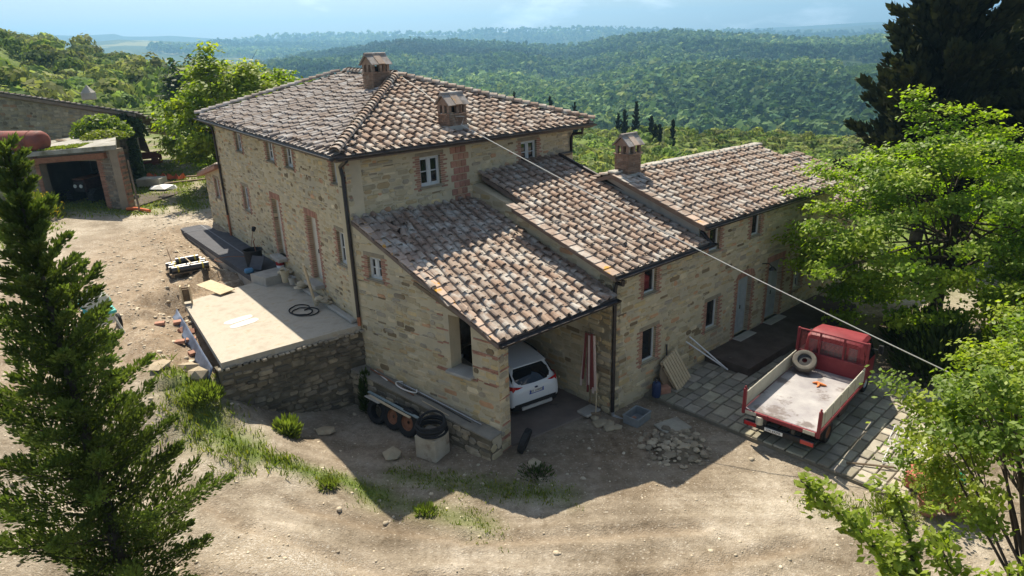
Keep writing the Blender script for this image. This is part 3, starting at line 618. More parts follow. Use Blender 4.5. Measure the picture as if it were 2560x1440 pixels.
# front of the main block above the lean-to roofs
oB=[op(2.75,3.6,6.74,7.7),op(7.45,8.3,6.84,7.66)]; tB=[(0,8.15),(10.43,8.05)]
wB=wall(FB,tB,[(0,-.2),(10.43,-.2)],oB,.5,FARM,M_mortar)
stones(FB,tB,[(0,5.9),(10.43,6.4)],oB+[op(4.1,4.8,6.0,8.0,0.0)],wB,M_stone,PAL,40,seed=12,ws=(.14,.5),hs=(.06,.18),skip=.14)
for o in oB: window(FB,o)
for k in range(8):       # toothed brick flue in the front wall
    for s in range(3):
        brick(FB,4.15+(.0 if k%2 else .12)+s*.235,6.12+k*.235,-.03,(.22,.11,.21),wB)
for k in range(4):       # brick courses in the quoin
    for s in range(2): brick(FB,.16+s*.24,6.35+k*.5,-.02,(.22,.08,.06),wB)
# side wall of the car bay
oC=[op(4.34,4.94,4.45,5.15),op(.93,1.75,2.25,3.95,.0)]; tC=[(0,3.55),(5.5,6.05)]
wC=wall(FC,tC,[(0,-.2),(5.5,-.3)],oC,.45,FARM,M_mortar)
stones(FC,tC,[(0,0.),(5.5,1.3)],oC,wC,M_stone,PAL,190,seed=13,hs=(.08,.2),ws=(.14,.46),skip=.12,bands=(lambda z:(z%.42)<.10,lambda u:u<.92 or 1.76<u<2.1))
window(FC,oC[0]); 
bm=MB(); bm.box(FC.P(1.80,4.22,.012),(2.55,.05,.11),FC.M()@Matrix.Rotation(-math.atan2(4.65-3.78,2.32),3,'Y')); bw(bm,'lintel_beam',M_wood,FARM)
sl=MB(); sl.cbox(FC.P(1.36,2.22,-.12),(.95,.62,.10),.02,FC.M()); bw(sl,'opening_sill',M_conc,FARM)
# front end of the bay wall (pillar face) and its bricks
FP=Fr(PC,PC-FC.n*.45,(1,-1))
stones(FP,[(0,3.5),(.46,3.5)],[(0,0),(.46,0)],[],wC,M_stone,PAL,0,seed=14,hs=(.12,.22),ws=(.2,.4),bands=(lambda z:(z%.42)<.10,lambda u:True))
# inside wall between bay and middle block, with its front pier
tM=[(0,4.55),(4.25,5.98),(6.9,6.6)]; wM=wall(FM,tM,[(0,-.2),(6.9,-.2)],[],.4,FARM,M_mortar)
stones(FM,tM,[(0,0),(6.9,0)],[],wM,M_stone,PAL,0,seed=15,hs=(.12,.24),ws=(.2,.55),skip=.15)
# middle block and long wing share one front
oD=[op(1.48,2.1,3.6,4.48),op(1.5,2.2,1.24,2.38),op(4.94,5.57,4.22,5.0),op(7.65,8.25,4.22,5.0),op(5.08,5.77,1.3,2.38),op(7.05,8.0,.42,2.72),op(9.25,10.3,.42,2.85),op(11.35,12.0,1.2,2.4)]
tD=[(0,4.55),(4.28,4.55),(4.29,5.28),(14.2,5.22)]; wD=wall(FD,tD,[(0,-.2),(14.2,-.2)],oD,.5,FARM,M_mortar)
stones(FD,tD,[(0,0),(14.2,.2)],oD,wD,M_stone,PAL,60,seed=16,hs=(.07,.2),ws=(.12,.5),skip=.16)
for k in (0,1,2,3,4): window(FD,oD[k],'one',fm=M_frame)
window(FD,oD[7],'two'); door(FD,oD[5],M_door,True); door(FD,oD[6],M_door)
# plain rear walls that close the blocks
for nm,p,q,o,z0,z1 in (('wall',NW,NE,(-1,1),-1,8.25),('wall',NE,SE,(1,1),-1,8.15),('wall',QC+eD*14.2,QC+eD*14.2+mD*6.6,(1,1),-1,5.2),('wall',QC+eD*4.28+mD*6.6,QC+eD*14.2+mD*6.6,(-1,1),-1,5.2)):
    f=Fr(p,q,o); w=wall(f,[(0,z1),(f.L,z1)],[(0,z0),(f.L,z0)],[],.4,FARM,M_mortar); stones(f,[(0,z1),(f.L,z1)],[(0,1),(f.L,1)],[],w,M_stone,PAL,0,seed=int(z1*10),hs=(.18,.3),ws=(.3,.7))
# return wall of the long wing above the middle roof
FR_=Fr(QC+eD*4.28,QC+eD*4.28+mD*7.0,(-1,0)); wR=wall(FR_,[(0,5.3),(3.75,6.42),(7.0,5.5)],[(0,4.2),(7.0,4.2)],[],.35,FARM,M_conc)

# ------------------------------------------------------------------ roofs
def cover_proto(tn,r0=.103,r1=.082,L=.47,seg=5,h0=.056):
    m=MB(); m.tint=tn; V=[]
    for (y,r,z) in ((0,r0,h0),(L,r1,.0)):
        for rad in (r,r-.016):
            for k in range(seg+1):
                q=math.pi*k/seg; V.append((-math.cos(q)*rad,y,z+math.sin(q)*rad*.82))
    n=seg+1; F=[]
    for k in range(seg): F.append((k,k+1,2*n+k+1,2*n+k)); F.append((n+k+1,n+k,3*n+k,3*n+k+1)); F.append((k+1,k,n+k,n+k+1))
    m.add(V,[f[::-1] for f in F]); return m
def pan_proto(tn,w0=.30,w1=.255,L=.47,h0=.030):
    m=MB(); m.tint=tn; t=.02; l=.025
    V=[(-w0/2,0,h0),(w0/2,0,h0),(w1/2,L,0),(-w1/2,L,0),(-w0/2,0,h0+t),(w0/2,0,h0+t),(w1/2,L,t),(-w1/2,L,t)]
    m.add(V,[(0,3,2,1),(4,5,6,7),(0,1,5,4),(1,2,6,5),(2,3,7,6),(3,0,4,7)])
    for s in (-1,1):
        m.add([(s*w0/2,0,h0+t),(s*(w0/2-l),0,h0+t),(s*(w1/2-l),L,t),(s*w1/2,L,t),(s*w0/2,0,h0+t+l),(s*(w0/2-l),0,h0+t+l),(s*(w1/2-l),L,t+l),(s*w1/2,L,t+l)],[(0,1,5,4) if s>0 else (4,5,1,0),(4,5,6,7) if s<0 else (7,6,5,4),(1,2,6,5) if s>0 else (5,6,2,1)])
    return m
TP_WARM=[(1.0,.97,.94),(1.08,1.06,1.03),(.9,.82,.77),(1.02,.9,.82),(1.16,1.15,1.12),(.84,.79,.76),(1.05,.95,.87),(.96,.96,.94)]
TP_GREY=[(.95,.95,.96),(.84,.83,.84),(1.08,1.06,1.05),(.94,.86,.8),(1.03,1.0,.97),(.78,.74,.72),(1.0,.93,.86),(1.14,1.13,1.13)]
SINGLE={'cover_tile':300,'pan_tile':300}
def tile_field(pos,c0,c1,smin,smax,parent,mat_,pal,singles,pitch=.345,expo=.375,seed=3,hole=None,stag=.05,wob=.02):
    """lays pans and covers on a roof surface pos(c,s); smin/smax give each column's run"""
    rd=random.Random(seed); prc=[cover_proto(t) for t in pal]; prp=[pan_proto(t) for t in pal]
    for L_ in (prc,prp):
        for p in L_: p.arr=np.array(p.v); p.farr=p.f
    meC=[p.mesh('cover_tile',mat_) for p in prc]; meP=[p.mesh('pan_tile',mat_) for p in prp]
    J={'cover_tile':MB(),'pan_tile':MB()}
    ncol=int(round((c1-c0)/pitch)); cand=[]
    for i in range(ncol+1):
        for kind,off in (('pan_tile',0),('cover_tile',.5)):
            c=c0+(i+off)*pitch
            if c>c1+.02 or (kind=='pan_tile' and c>c1-.05): continue
            s0,s1=smin(c),smax(c); s=s0-.03+(rd.uniform(0,stag) if kind=='cover_tile' else 0)
            s+=0 if s0<=.02 else -(s0%expo)*0
            while s<s1-.12:
                if hole is None or not hole(c,s+.2):
                    cand.append((kind,c+rd.uniform(-wob,wob),s+rd.uniform(-.035,.035)))
                s+=expo
    for kind,c,s in cand:
        k=rd.randrange(len(pal)); p0=pos(c,s); dx=pos(c+.1,s)-p0; dy=pos(c,s+.1)-p0; X=dx/np.linalg.norm(dx); Y=dy/np.linalg.norm(dy); Z=np.cross(X,Y); Z/=np.linalg.norm(Z); X=np.cross(Y,Z)
        a=rd.gauss(0,.05)
        if kind=='cover_tile' and rd.random()<.02: a=rd.uniform(-.4,.4)
        X,Y=X*math.cos(a)+Y*math.sin(a),Y*math.cos(a)-X*math.sin(a); O=p0+Z*(.035 if kind=='cover_tile' else 0.0)+Z*rd.uniform(-.006,.010)
        if singles and SINGLE[kind]>0:
            o=bpy.data.objects.new(kind,(meC if kind=='cover_tile' else meP)[k]); put(o,parent); SINGLE[kind]-=1
            o.matrix_basis=Matrix(((X[0],Y[0],Z[0],O[0]),(X[1],Y[1],Z[1],O[1]),(X[2],Y[2],Z[2],O[2]),(0,0,0,1)))
        else:
            pr=(prc if kind=='cover_tile' else prp)[k]; W_=pr.arr@np.array([X,Y,Z])+O; J[kind].tint=pal[k]; J[kind].add(W_,pr.farr)
    for kind,mb in J.items():
        if mb.v: tag(mb.build(kind,mat_,parent),kind='stuff')
def roof_slab(corners,thick,name='roof',mat_=None,label=None):
    mb=MB(); n=len(corners); C=[Vector(c) for c in corners]; D=[c-Vector((0,0,thick)) for c in C]
    mb.add(C+D,[tuple(range(n)),tuple(range(n,2*n))[::-1]]+[(i,n+i,n+(i+1)%n,(i+1)%n) for i in range(n)])
    o=bw(mb,name,mat_ or M_under,FARM)
    if label: o['label']=label
    return o
def ridge_row(p,q,parent,mat_,pal,w=.15,L=.36,name='ridge_tile'):
    p,q=V2(p),V2(q); d=q-p; n=int(np.linalg.norm(d)/L); Y=d/np.linalg.norm(d); X=np.cross(Y,(0,0,1)); X/=np.linalg.norm(X); Z=np.cross(X,Y); rd=random.Random(n)
    for i in range(n):
        pr=cover_proto(rd.choice(pal),w,w*.86,L*1.25,6,.05); O=p+Y*(i*L)+Z*.07
        m=MB(); m.tint=pr.tint; m.add(pr_arr(pr)@np.array([X,Y,Z])+O,pr.f); m.build(name,mat_,parent)
def pr_arr(p): return np.array(p.v)
o_=.52
cSW=np.append(SW-aD*o_-bD*o_,8.2); cNW=np.append(NW+aD*o_-bD*o_,8.42); cSE=np.append(SE-aD*o_+bD*.75,8.03); cNE=np.append(NE+aD*o_+bD*o_,8.25)
Rn=np.append(SW+bD*5.2+aD*5.3,9.95); Rf=np.append(SW+bD*5.2+aD*10.2,10.05)
def slope_pos(E0,E1,apex):
    E0,E1,apex=V2(E0),V2(E1),V2(apex); d=E1-E0; L=np.linalg.norm(d); e=d/L; w=apex-E0; c=w@e; S=w-e*c; sl=np.linalg.norm(S); S=S/sl
    return (lambda cc,ss: E0+e*cc+S*ss),L,c,sl
posL,LL,cL,sL=slope_pos(cNW,cSW,Rn)       # eave runs far -> near so that X x Y points up
cF=(Rf-cNW)@((cSW-cNW)/LL)
rm=roof_slab([cSW,cNW,Rf,Rn],.16,label='greyish weathered tile slope of the hipped main roof')
bedw=.0
CH1=(-4.9,27.0); CH2=(-1.85,23.7); CH3=(4.3,24.35)
def hole_at(pos,ch,r):
    def f(c,s): p=pos(c,s); return abs((p[0]-ch[0]))<r and abs(p[1]-ch[1])<r
    return f
tile_field(posL,0.1,LL-.1,lambda c:0.0,lambda c:max(0,min(sL,c*sL/cF if c<cF else 99,(LL-c)*sL/(LL-cL) if c>cL else 99))-.05,rm,M_tileg,TP_GREY,False,seed=21,hole=hole_at(posL,CH1,.55),stag=.30)
posF,LF,cFr,sF=slope_pos(cSW,cSE,Rn)
rf=roof_slab([cSE,cSW,Rn][::-1] if False else [cSW,cSE,Rn],.16,label='front triangular tile slope of the hipped main roof')
tile_field(posF,0.1,LF-.05,lambda c:0.0,lambda c:min(c*sF/cFr,(LF-c)*sF/(LF-cFr))-.05,rf,M_tile,TP_WARM,False,seed=22,hole=hole_at(posF,CH2,.55),stag=.1)
rb=roof_slab([cSE,cNE,Rf,Rn],.16); posR,LR,cR,sR=slope_pos(cSE,cNE,Rf); tile_field(posR,.1,LR-.1,lambda c:0.0,lambda c:min(sR,c*sR/((Rn-cSE)@((cNE-cSE)/LR)),(LR-c)*sR/(LR-cR) if c>cR else 99)-.1,rb,M_tileg,TP_GREY,False,seed=23,pitch=.36,expo=.42)
rk=roof_slab([cNE,cNW,Rf],.16); posK,LK,cK,sK=slope_pos(cNE,cNW,Rf); tile_field(posK,.1,LK-.1,lambda c:0.0,lambda c:min(c*sK/cK,(LK-c)*sK/(LK-cK))-.1,rk,M_tileg,TP_GREY,False,seed=24,pitch=.36,expo=.42)
up=np.array((0,0,.05))
ridge_row(cSW+up,Rn+up,rf,M_tile,TP_WARM,.17,.30); ridge_row(cSE+up,Rn+up,rf,M_tile,TP_WARM,.16,.33); ridge_row(Rn+up,Rf+up,rm,M_tileg,TP_GREY,.16,.33); ridge_row(cNW+up,Rf+up,rm,M_tileg,TP_GREY,.16,.33)
# car bay roof: a warped surface between a sloping eave and the house wall
G0=V2((-.42,16.30,3.62)); G1=V2((3.02,18.28,4.06)); T0=np.append(FB.P(.0,6.22,0)[:2],6.22); T1=np.append(FB.P(5.35,5.98,0)[:2],5.98)
dG=G1-G0; LG=np.linalg.norm(dG)
upv=(T1-G1); upL=np.linalg.norm(upv); up_=upv/upL
eG=dG/LG
_M2=np.array([[eG[0],up_[0]],[eG[1],up_[1]]]); _ct=np.linalg.solve(_M2,(T0-G0)[:2]); C_TL,S_TL=float(_ct[0]),float(_ct[1])
def posC(c,s):
    # columns run parallel to the right-hand edge; height follows the four corners
    P=(G0+eG*c+up_*s).copy(); st=S_TL+(upL-S_TL)*np.clip((c-C_TL)/(LG-C_TL),0,1); t=s/st; le=C_TL/S_TL*s; f=(c-le)/(LG-le)
    zl=G0[2]+(T0[2]-G0[2])*t; zr=G1[2]+(T1[2]-G1[2])*t; P[2]=zl*(1-f)+zr*f; return P
def left_s(c):       # where a column meets the skewed left verge
    if c>=0: return 0.0
    lo=None
    for s in np.arange(0,upL,.05):
        p=posC(c,s); q=V2(G0[:2])+(V2(T0[:2])-V2(G0[:2]))*min(1,max(0,((p[:2]-G0[:2])@(T0[:2]-G0[:2]))/((T0[:2]-G0[:2])@(T0[:2]-G0[:2]))))
        d=T0[:2]-G0[:2]; side=d[0]*(p[1]-G0[1])-d[1]*(p[0]-G0[0])
        if side<=0: return float(s)
    return upL
def top_s(c):
    s=upL
    for s in np.arange(upL-1.5,upL+1.5,.04):
        p=posC(c,s)
        if (p[:2]-SW)@(-FB.n)>-.02: return float(s)
    return upL
cmin=-1.8
mb=MB(); NG=10; dz=np.array((0,0,.05)); B_=[[(G0*(1-i/NG)+G1*(i/NG))*(1-j/NG)+(T0*(1-i/NG)+T1*(i/NG))*(j/NG)-dz for i in range(NG+1)] for j in range(NG+1)]
vs_=[p for r in B_ for p in r]+[p-dz*2.6 for r in B_ for p in r]; n2=(NG+1)**2; fs=[]
for j in range(NG):
    for i in range(NG):
        k=j*(NG+1)+i; fs+=[(k,k+1,k+NG+2,k+NG+1),(n2+k+NG+1,n2+k+NG+2,n2+k+1,n2+k)]
for k in range(NG): fs+=[(k+1,k,n2+k,n2+k+1),(k*(NG+1),(k+1)*(NG+1),n2+(k+1)*(NG+1),n2+k*(NG+1)),(k*(NG+1)+NG,n2+k*(NG+1)+NG,n2+(k+1)*(NG+1)+NG,(k+1)*(NG+1)+NG)]
mb.add(vs_,fs); rc=bw(mb,'roof',M_under,FARM); rc['label']='low lean-to tile roof over the car bay with pale lichen'
tile_field(posC,cmin,LG-.05,left_s,top_s,rc,M_tile,TP_WARM,True,seed=25,pitch=.355,expo=.37)
# verge of big flat tiles along the skewed edge, some with orange lichen
M_lich=mat('lichen_tile',(.42,.31,.24),(.52,.42,.34),6,5,.92,tint=True,bump=.3,bscale=40,c3=(.58,.30,.05),s3=2.4,t3=(.56,.62))
dv_=T0-G0; nv=int(np.linalg.norm(dv_)/.36); Yv=dv_/np.linalg.norm(dv_); Xv=np.cross(Yv,(0,0,1)); Xv/=np.linalg.norm(Xv); Zv=np.cross(Xv,Yv)
for i in range(nv):
    for j,(off,wd) in enumerate(((-.02,.34),(.33,.32))):
        if j==1 and (i<5): continue
        m=MB(); k=random.uniform(.8,1.2); m.tint=(k,k*.96,k*.94); O=G0+Yv*(i*.36+.18)+Xv*(off+.12)+Zv*(.06+.02*j)
        Mt=Matrix((Xv,Yv,Zv)).transposed()@rotm(R(-4)); m.cbox(O,(wd,.42,.028),.008,Mt); m.build('verge_tile',M_lich if j==0 else M_tile,rc)
# middle roof
g0=QC+nD*.34-eD*.30; D0=np.append(g0,4.74); D1=np.append(QC+nD*.34+eD*4.95,4.74)
tn=.308
def posD(c,s):
    p=D0[:2]+eD*c+mD*s*math.cos(math.atan(tn)); return np.array((p[0],p[1],4.74+s*math.sin(math.atan(tn))))
def topD(c):
    for s in np.arange(5.5,9,.05):
        p=posD(c,s)
        if c<5.1 and (p[:2]-SW)@(-FB.n)>-.02 : return float(s)
        if s>8.1: return 8.1
    return 8.1
sD=6.75/math.cos(math.atan(tn))
rd_=roof_slab([posD(-.0,0),posD(4.9,0),posD(4.9,8.4),posD(.6,6.9),posD(.6,4.6),posD(0,4.6)],.16,label='sunlit lean-to tile roof of the middle block')
for q in (): pass
tile_field(posD,.12,4.75,lambda c:4.75 if False else 0.0,lambda c:(4.55 if c<.55 else topD(c)),rd_,M_tile,TP_WARM,True,seed=26)
for i in range(13):
    m=MB(); k=random.uniform(.8,1.2); m.tint=(k,k*.96,k*.94); O=posD(.02,.18+i*.36)+np.array((0,0,.06)); X_=np.append(eD,0); Y_=posD(0,1)-posD(0,0); Z_=np.cross(X_,Y_); Mt=Matrix((X_,Y_,Z_)).transposed()@rotm(R(-4)); m.cbox(O,(.34,.42,.028),.008,Mt); m.build('verge_tile',M_lich if i<2 else M_tile,rd_)
# long wing: two slopes and a ridge
E0=np.append(QC+nD*.36+eD*4.05,5.36); tn2=.315; cz=math.cos(math.atan(tn2)); sz_=math.sin(math.atan(tn2))
def posE(c,s): p=E0[:2]+eD*c+mD*s*cz; return np.array((p[0],p[1],E0[2]-.012*c+s*sz_))
sE=3.92/cz; LE=10.0
re_=roof_slab([posE(0,0),posE(LE,0),posE(LE,sE),posE(0,sE)],.16,label='tile roof of the long wing below its mortared ridge')
tile_field(posE,.12,LE-.1,lambda c:0.0,lambda c:sE-.1,re_,M_tile,TP_WARM,False,seed=27,hole=hole_at(posE,CH3,.42))
ridgeE0,ridgeE1=posE(0,sE),posE(LE,sE)
def posE2(c,s): p=ridgeE1[:2]-eD*c+mD*(3.5-s*cz); return np.array((p[0],p[1],ridgeE1[2]-3.5*tn2+s*sz_+.012*c))
re2=roof_slab([posE2(0,0),posE2(LE,0),posE2(LE,3.5/cz),posE2(0,3.5/cz)],.14); tile_field(posE2,.1,LE-.1,lambda c:0.0,lambda c:3.5/cz-.05,re2,M_tile,TP_WARM,False,seed=28,pitch=.38,expo=.42)
m=MB()
for i in range(34):
    k=i/34; O=ridgeE0+(ridgeE1-ridgeE0)*(k+.5/34)+np.array((0,0,.07+random.uniform(-.012,.012))); t_=MB(); t_.tint=(1.15,1.12,1.05); t_.cbox(O,(.31,.42,.10),.03,Matrix(((eD[0],mD[0],0),(eD[1],mD[1],0),(0,0,1)))); t_.build('ridge_cap',M_conc,re_)
for i in range(11):
    mm=MB(); k=random.uniform(.8,1.2); mm.tint=(k,k*.96,k*.94); O=posE(.04,.18+i*.36)+np.array((0,0,.06)); X_=np.append(eD,0); Y_=posE(0,1)-posE(0,0); Z_=np.cross(X_,Y_); Mt=Matrix((X_,Y_,Z_)).transposed()@rotm(R(-4)); mm.cbox(O,(.34,.42,.028),.008,Mt); mm.build('verge_tile',M_lich if i<2 else M_tile,re_)
# low end block past the long wing, mostly behind the tree
FZ=Fr(QC+eD*14.25,QC+eD*18.5,(1,-1)); wz=wall(FZ,[(0,4.1),(FZ.L,4.1)],[(0,-.3),(FZ.L,-.3)],[op(1.6,2.4,1.3,2.4)],.4,FARM,M_mortar); stones(FZ,[(0,4.1),(FZ.L,4.1)],[(0,.1),(FZ.L,.1)],[op(1.6,2.4,1.3,2.4)],wz,M_stone,PAL,0,seed=17,hs=(.14,.25),ws=(.2,.55)); window(FZ,op(1.6,2.4,1.3,2.4))
E3=np.append(QC+nD*.3+eD*14.2,4.2)
def posZ(c,s): p=E3[:2]+eD*c+mD*s*cz; return np.array((p[0],p[1],E3[2]+s*sz_))
rz_=roof_slab([posZ(0,0),posZ(4.6,0),posZ(4.6,4.4),posZ(0,4.4)],.15); tile_field(posZ,.1,4.5,lambda c:0.0,lambda c:4.3,rz_,M_tile,TP_WARM,False,seed=29,pitch=.37,expo=.41)
# ------------------------------------------------------------------ chimneys
M_chb=mat('chimney_brick',(.23,.15,.105),(.33,.235,.175),7,6,.93,tint=True,bump=.4,bscale=40,c3=(.36,.32,.26),s3=3,t3=(.55,.7))
def chimney(x,y,z0,z1,w,d,rz,openings='v',lich=True):
    M=Matrix.Rotation(rz,3,'Z'); c=Vector((x,y,0)); st=MB(); cap_h=.34; zt=z1-cap_h-.02; vent=.30; body=zt-vent
    st.box(c+Vector((0,0,(z0+body)/2)),(w-.03,d-.03,body-z0),M)
    co=bw(st,'chimney',M_lintel,FARM)
    bb=MB(); zz=z0; r=0
    def ring(z,h,hw,hd,o):
        for side in range(4):
            L=(hw if side%2==0 else hd); off=(hd if side%2==0 else hw)/2; n=max(2,int(round(L/.235))); bl=L/n
            for i in range(n+(1 if o else 0)):
                a=-L/2+(i-.5*o)*bl; b_=a+bl; a=max(a,-L/2); b_=min(b_,L/2)
                if b_-a<.03: continue
                k=random.uniform(.7,1.2); bb.tint=(k,k*.95,k*.92); q=Matrix.Rotation(side*math.pi/2,3,'Z'); p=q@Vector(((a+b_)/2,-off+.015,0))
                bb.box(c+M@p+Vector((0,0,z+h/2)),(b_-a-.012,.05+random.uniform(0,.012),h-.012),M@q)
    while zz<body-.02: ring(zz,.07,w,d,r%2); zz+=.07; r+=1
    ring(body-.02,.06,w+.08,d+.08,0)
    tag(bb.build('brickwork',M_chb,co),kind='stuff')
    pz=body+.04
    for sx in (-1,0,1):
        for sy in (-1,1):
            for (px,py) in ((sx*(w/2-.06),sy*(d/2-.06)),):
                b=MB(); k=random.uniform(.8,1.15); b.tint=(k,k,k); b.box(c+M@Vector((px,py,0))+Vector((0,0,(pz+zt)/2)),(.11,.11,zt-pz),M); b.build('vent_pier',M_chb,co)
    for sx in (-1,1):
        b=MB(); b.box(c+M@Vector((sx*(w/2-.06),0,0))+Vector((0,0,(pz+zt)/2)),(.11,.11,zt-pz),M); b.build('vent_pier',M_chb,co)
    ins=MB(); ins.box(c+Vector((0,0,(pz+zt)/2-.03)),(w*.45,d*.45,zt-pz-.08),M); ins.build('flue',M_black,co)
    g=MB(); g.prism([(-d/2-.03,0),(d/2+.03,0),(0,cap_h-.05)],w+.02,M@Matrix(((0,0,1),(1,0,0),(0,1,0))),c+M@Vector((-w/2-.01,0,0))+Vector((0,0,zt))); g.build('gable',M_chb,co)
    for s in (-1,1):
        n=3; L=math.hypot(d/2+.14,cap_h); ang=math.atan2(cap_h,d/2+.06)
        for i in range(n):
            t_=MB(); k=random.uniform(.75,1.2); t_.tint=(k,k,k); ww=(w+.16)/n
            p=Vector((-(w+.16)/2+(i+.5)*ww,s*(d/4+.04),cap_h/2-.015)); t_.box(c+M@p+Vector((0,0,zt+.035+(.02 if i==1 else 0))),(ww*.97,L,.035),M@Matrix.Rotation(-s*ang,3,'X')); t_.build('cap_tile',M_lich if (lich and i==1) else M_tileg,co)
    rt=MB(); rt.tube([c+M@Vector((-(w+.16)/2,0,0))+Vector((0,0,zt+cap_h+.02)),c+M@Vector(((w+.16)/2,0,0))+Vector((0,0,zt+cap_h+.02))],.07,8); rt.build('cap_ridge',M_tileg,co)
    # mortar skirt where the stack meets the tiles
    fl=MB(); fl.box(c+Vector((0,0,z0+.12)),(w+.16,d+.16,.5),M,.86); fl.build('flashing',M_conc,co)
    return co
rA=math.atan2(bD[1],bD[0])
chimney(*CH1,9.05,10.85,.82,.62,rA+R(4)); chimney(*CH2,8.15,9.55,.78,.6,rA); chimney(*CH3,6.2,7.92,.72,.6,math.atan2(eD[1],eD[0]))
p4=QC+eD*15.6+mD*2.6; chimney(p4[0],p4[1],4.7,5.75,.7,.6,math.atan2(eD[1],eD[0]))
# ------------------------------------------------------------------ gutters and pipes
def gutter(p,q,r=.085,name='gutter',mat_=None):
    p,q=Vector(p),Vector(q); mb=MB(); d=(q-p).normalized(); s=d.cross(Vector((0,0,1))).normalized(); V_=[];n=7
    for t in (p,q):
        for rad in (r,r-.012):
            for k in range(n): a=math.pi+math.pi*k/(n-1); V_.append(t+s*math.cos(a)*rad+Vector((0,0,1))*math.sin(a)*rad)
    F=[]
    for k in range(n-1): F+=[(k,k+1,2*n+k+1,2*n+k),(n+k+1,n+k,3*n+k,3*n+k+1)]
    F+=[(0,2*n,3*n,n),(n-1,2*n-1,4*n-1,3*n-1)]
    for b in (0,2*n): F.append(tuple(range(b,b+n)))
    mb.add(V_,F); return bw(mb,name,mat_ or M_gutter,FARM)
def off2(p,d,k,z): return (p[0]+d[0]*k,p[1]+d[1]*k,z)
gutter(off2(cSW,-bD,.10,8.18),off2(cNW,-bD,.10,8.40)); gutter(off2(cSW,-aD,.10,8.18),off2(cSE,-aD,.10,8.01))
gutter(off2(G0,nD,.11,3.59),off2(G1,nD,.11,4.03),.10); gutter(off2(posD(-.05,0),nD,.11,4.71),off2(posD(4.95,0),nD,.11,4.71)); gutter(off2(posE(-.02,0),nD,.11,5.33),off2(posE(LE,0),nD,.11,5.21)); gutter(off2(posZ(0,0),nD,.08,4.12),off2(posZ(4.6,0),nD,.08,4.12))
def pipe(pts,r=.05,mat_=None,name='downpipe'):
    mb=MB(); mb.tube(pts,r,8); return bw(mb,name,mat_ or M_gutter,FARM,smooth=True)
def fp(f,u,z,d=.08): return f.P(u,z,d)
pipe([off2(cSW,bD,.35,8.05),fp(FA,.1,7.8,.10),fp(FA,.05,7.5),fp(FA,.05,3.05)],.06); pipe([fp(FA,.05,3.05),fp(FA,.05,2.76)],.062,M_copper)
pipe([off2(cNW,bD,.2,8.25),fp(FA,13.7,8.0,.12),fp(FA,13.72,7.7),fp(FA,13.72,4.0)],.05); pipe([fp(FA,13.72,4.0),fp(FA,13.72,3.02)],.055,M_copper)
pipe([off2(cSE,-bD,.7,7.92),off2(cSE,-bD,.72,7.72),fp(FB,10.3,7.66,.12),fp(FB,10.25,7.5),fp(FB,10.25,6.95),posD(4.55,7.0)+np.array((0,0,.22)),posD(4.6,6.0)+np.array((0,0,.20))],.06)
pipe([posD(4.6,6.0)+np.array((0,0,.20)),posD(4.72,.25)+np.array((0,0,.20)),posD(4.72,-.05)+np.array((0,0,-.02))],.07)
pipe([off2(posD(.25,0),nD,.08,4.58),off2(posD(.25,0),nD,.08,4.45),fp(FD,.06,4.4,.1),fp(FD,.02,4.2),fp(FD,.02,.12)],.06); pipe([fp(FD,.02,.14),fp(FD,.04,-.02,.1),fp(FD,.12,-.06,.5)],.07,M_steel)
# wall lamp
lm=MB(); lm.tube([FD.P(8.7,2.95,0),FD.P(8.7,3.02,.25),FD.P(8.7,2.9,.42)],.02,6); lm.lathe([(.03,.05),(.14,-.05),(.15,-.08)],FD.P(8.7,2.88,.42),10); bw(lm,'wall_lamp',M_dark,FARM)
# low annex past the far end of the left facade
NA=NW-bD*.0; AX0=NW-aD*1.2-bD*0; FN=Fr(NW+aD*.02+(-bD)*.0,NW+aD*3.2,(-1,-1))
wn=wall(FN,[(0,6.2),(3.2,5.5)],[(0,2),(3.2,2)],[op(.9,1.5,4.6,5.5)],.4,FARM,M_mortar); stones(FN,[(0,6.2),(3.2,5.5)],[(0,2.8),(3.2,2.8)],[op(.9,1.5,4.6,5.5)],wn,M_stone,PAL,0,seed=18); window(FN,op(.9,1.5,4.6,5.5))
r0=NW-bD*.3-aD*.02; rn=roof_slab([np.append(r0,6.3),np.append(r0+bD*4,6.3),np.append(r0+bD*4+aD*3.6,5.5),np.append(r0+aD*3.6,5.5)],.14,mat_=M_brick)
def posN(c,s): p=r0+aD*3.6+bD*(4-c)*1.0-aD*s*.976+bD*0; return np.array((p[0],p[1],5.52+s*.22))
tile_field(posN,.1,3.9,lambda c:0.0,lambda c:3.4,rn,M_tile,TP_WARM,False,seed=30,pitch=.37,expo=.41)
# ------------------------------------------------------------------ terrace, retaining wall, platform, paving
M_plas=mat('plaster_dust',(.60,.57,.51),(.68,.65,.60),6,5,.9)
M_terr=mat('screed_terrace',(.37,.325,.26),(.49,.445,.37),2.6,7,.95,bump=.25,bscale=18,c3=(.33,.26,.17),s3=2.6,t3=(.54,.74))
M_felt=mat('bitumen_felt',(.060,.062,.072),(.085,.088,.10),3,5,.85,bump=.2,bscale=60)
M_feltl=mat('bitumen_seam',(.16,.17,.19),(.22,.23,.25),8,4,.85)
def poly_slab(name,poly,z,th,mat_,parent=None,bev=.0,**k):
    mb=MB(); mb.prism(poly,th,None,(0,0,z-th)); return mb.build(name,mat_,parent,**k)
TER=[(-4.86,19.98),(-8.33,17.45),(-11.7,22.6),(-9.25,25.25),(-8.62,24.95)]
FW=Fr((-4.78,20.05),(-8.4,17.36),(.6,-.8))
RW=empty('retaining_wall',(-6.6,18.6,0),0,'dark rough stone retaining wall under the pale terrace slab','wall')
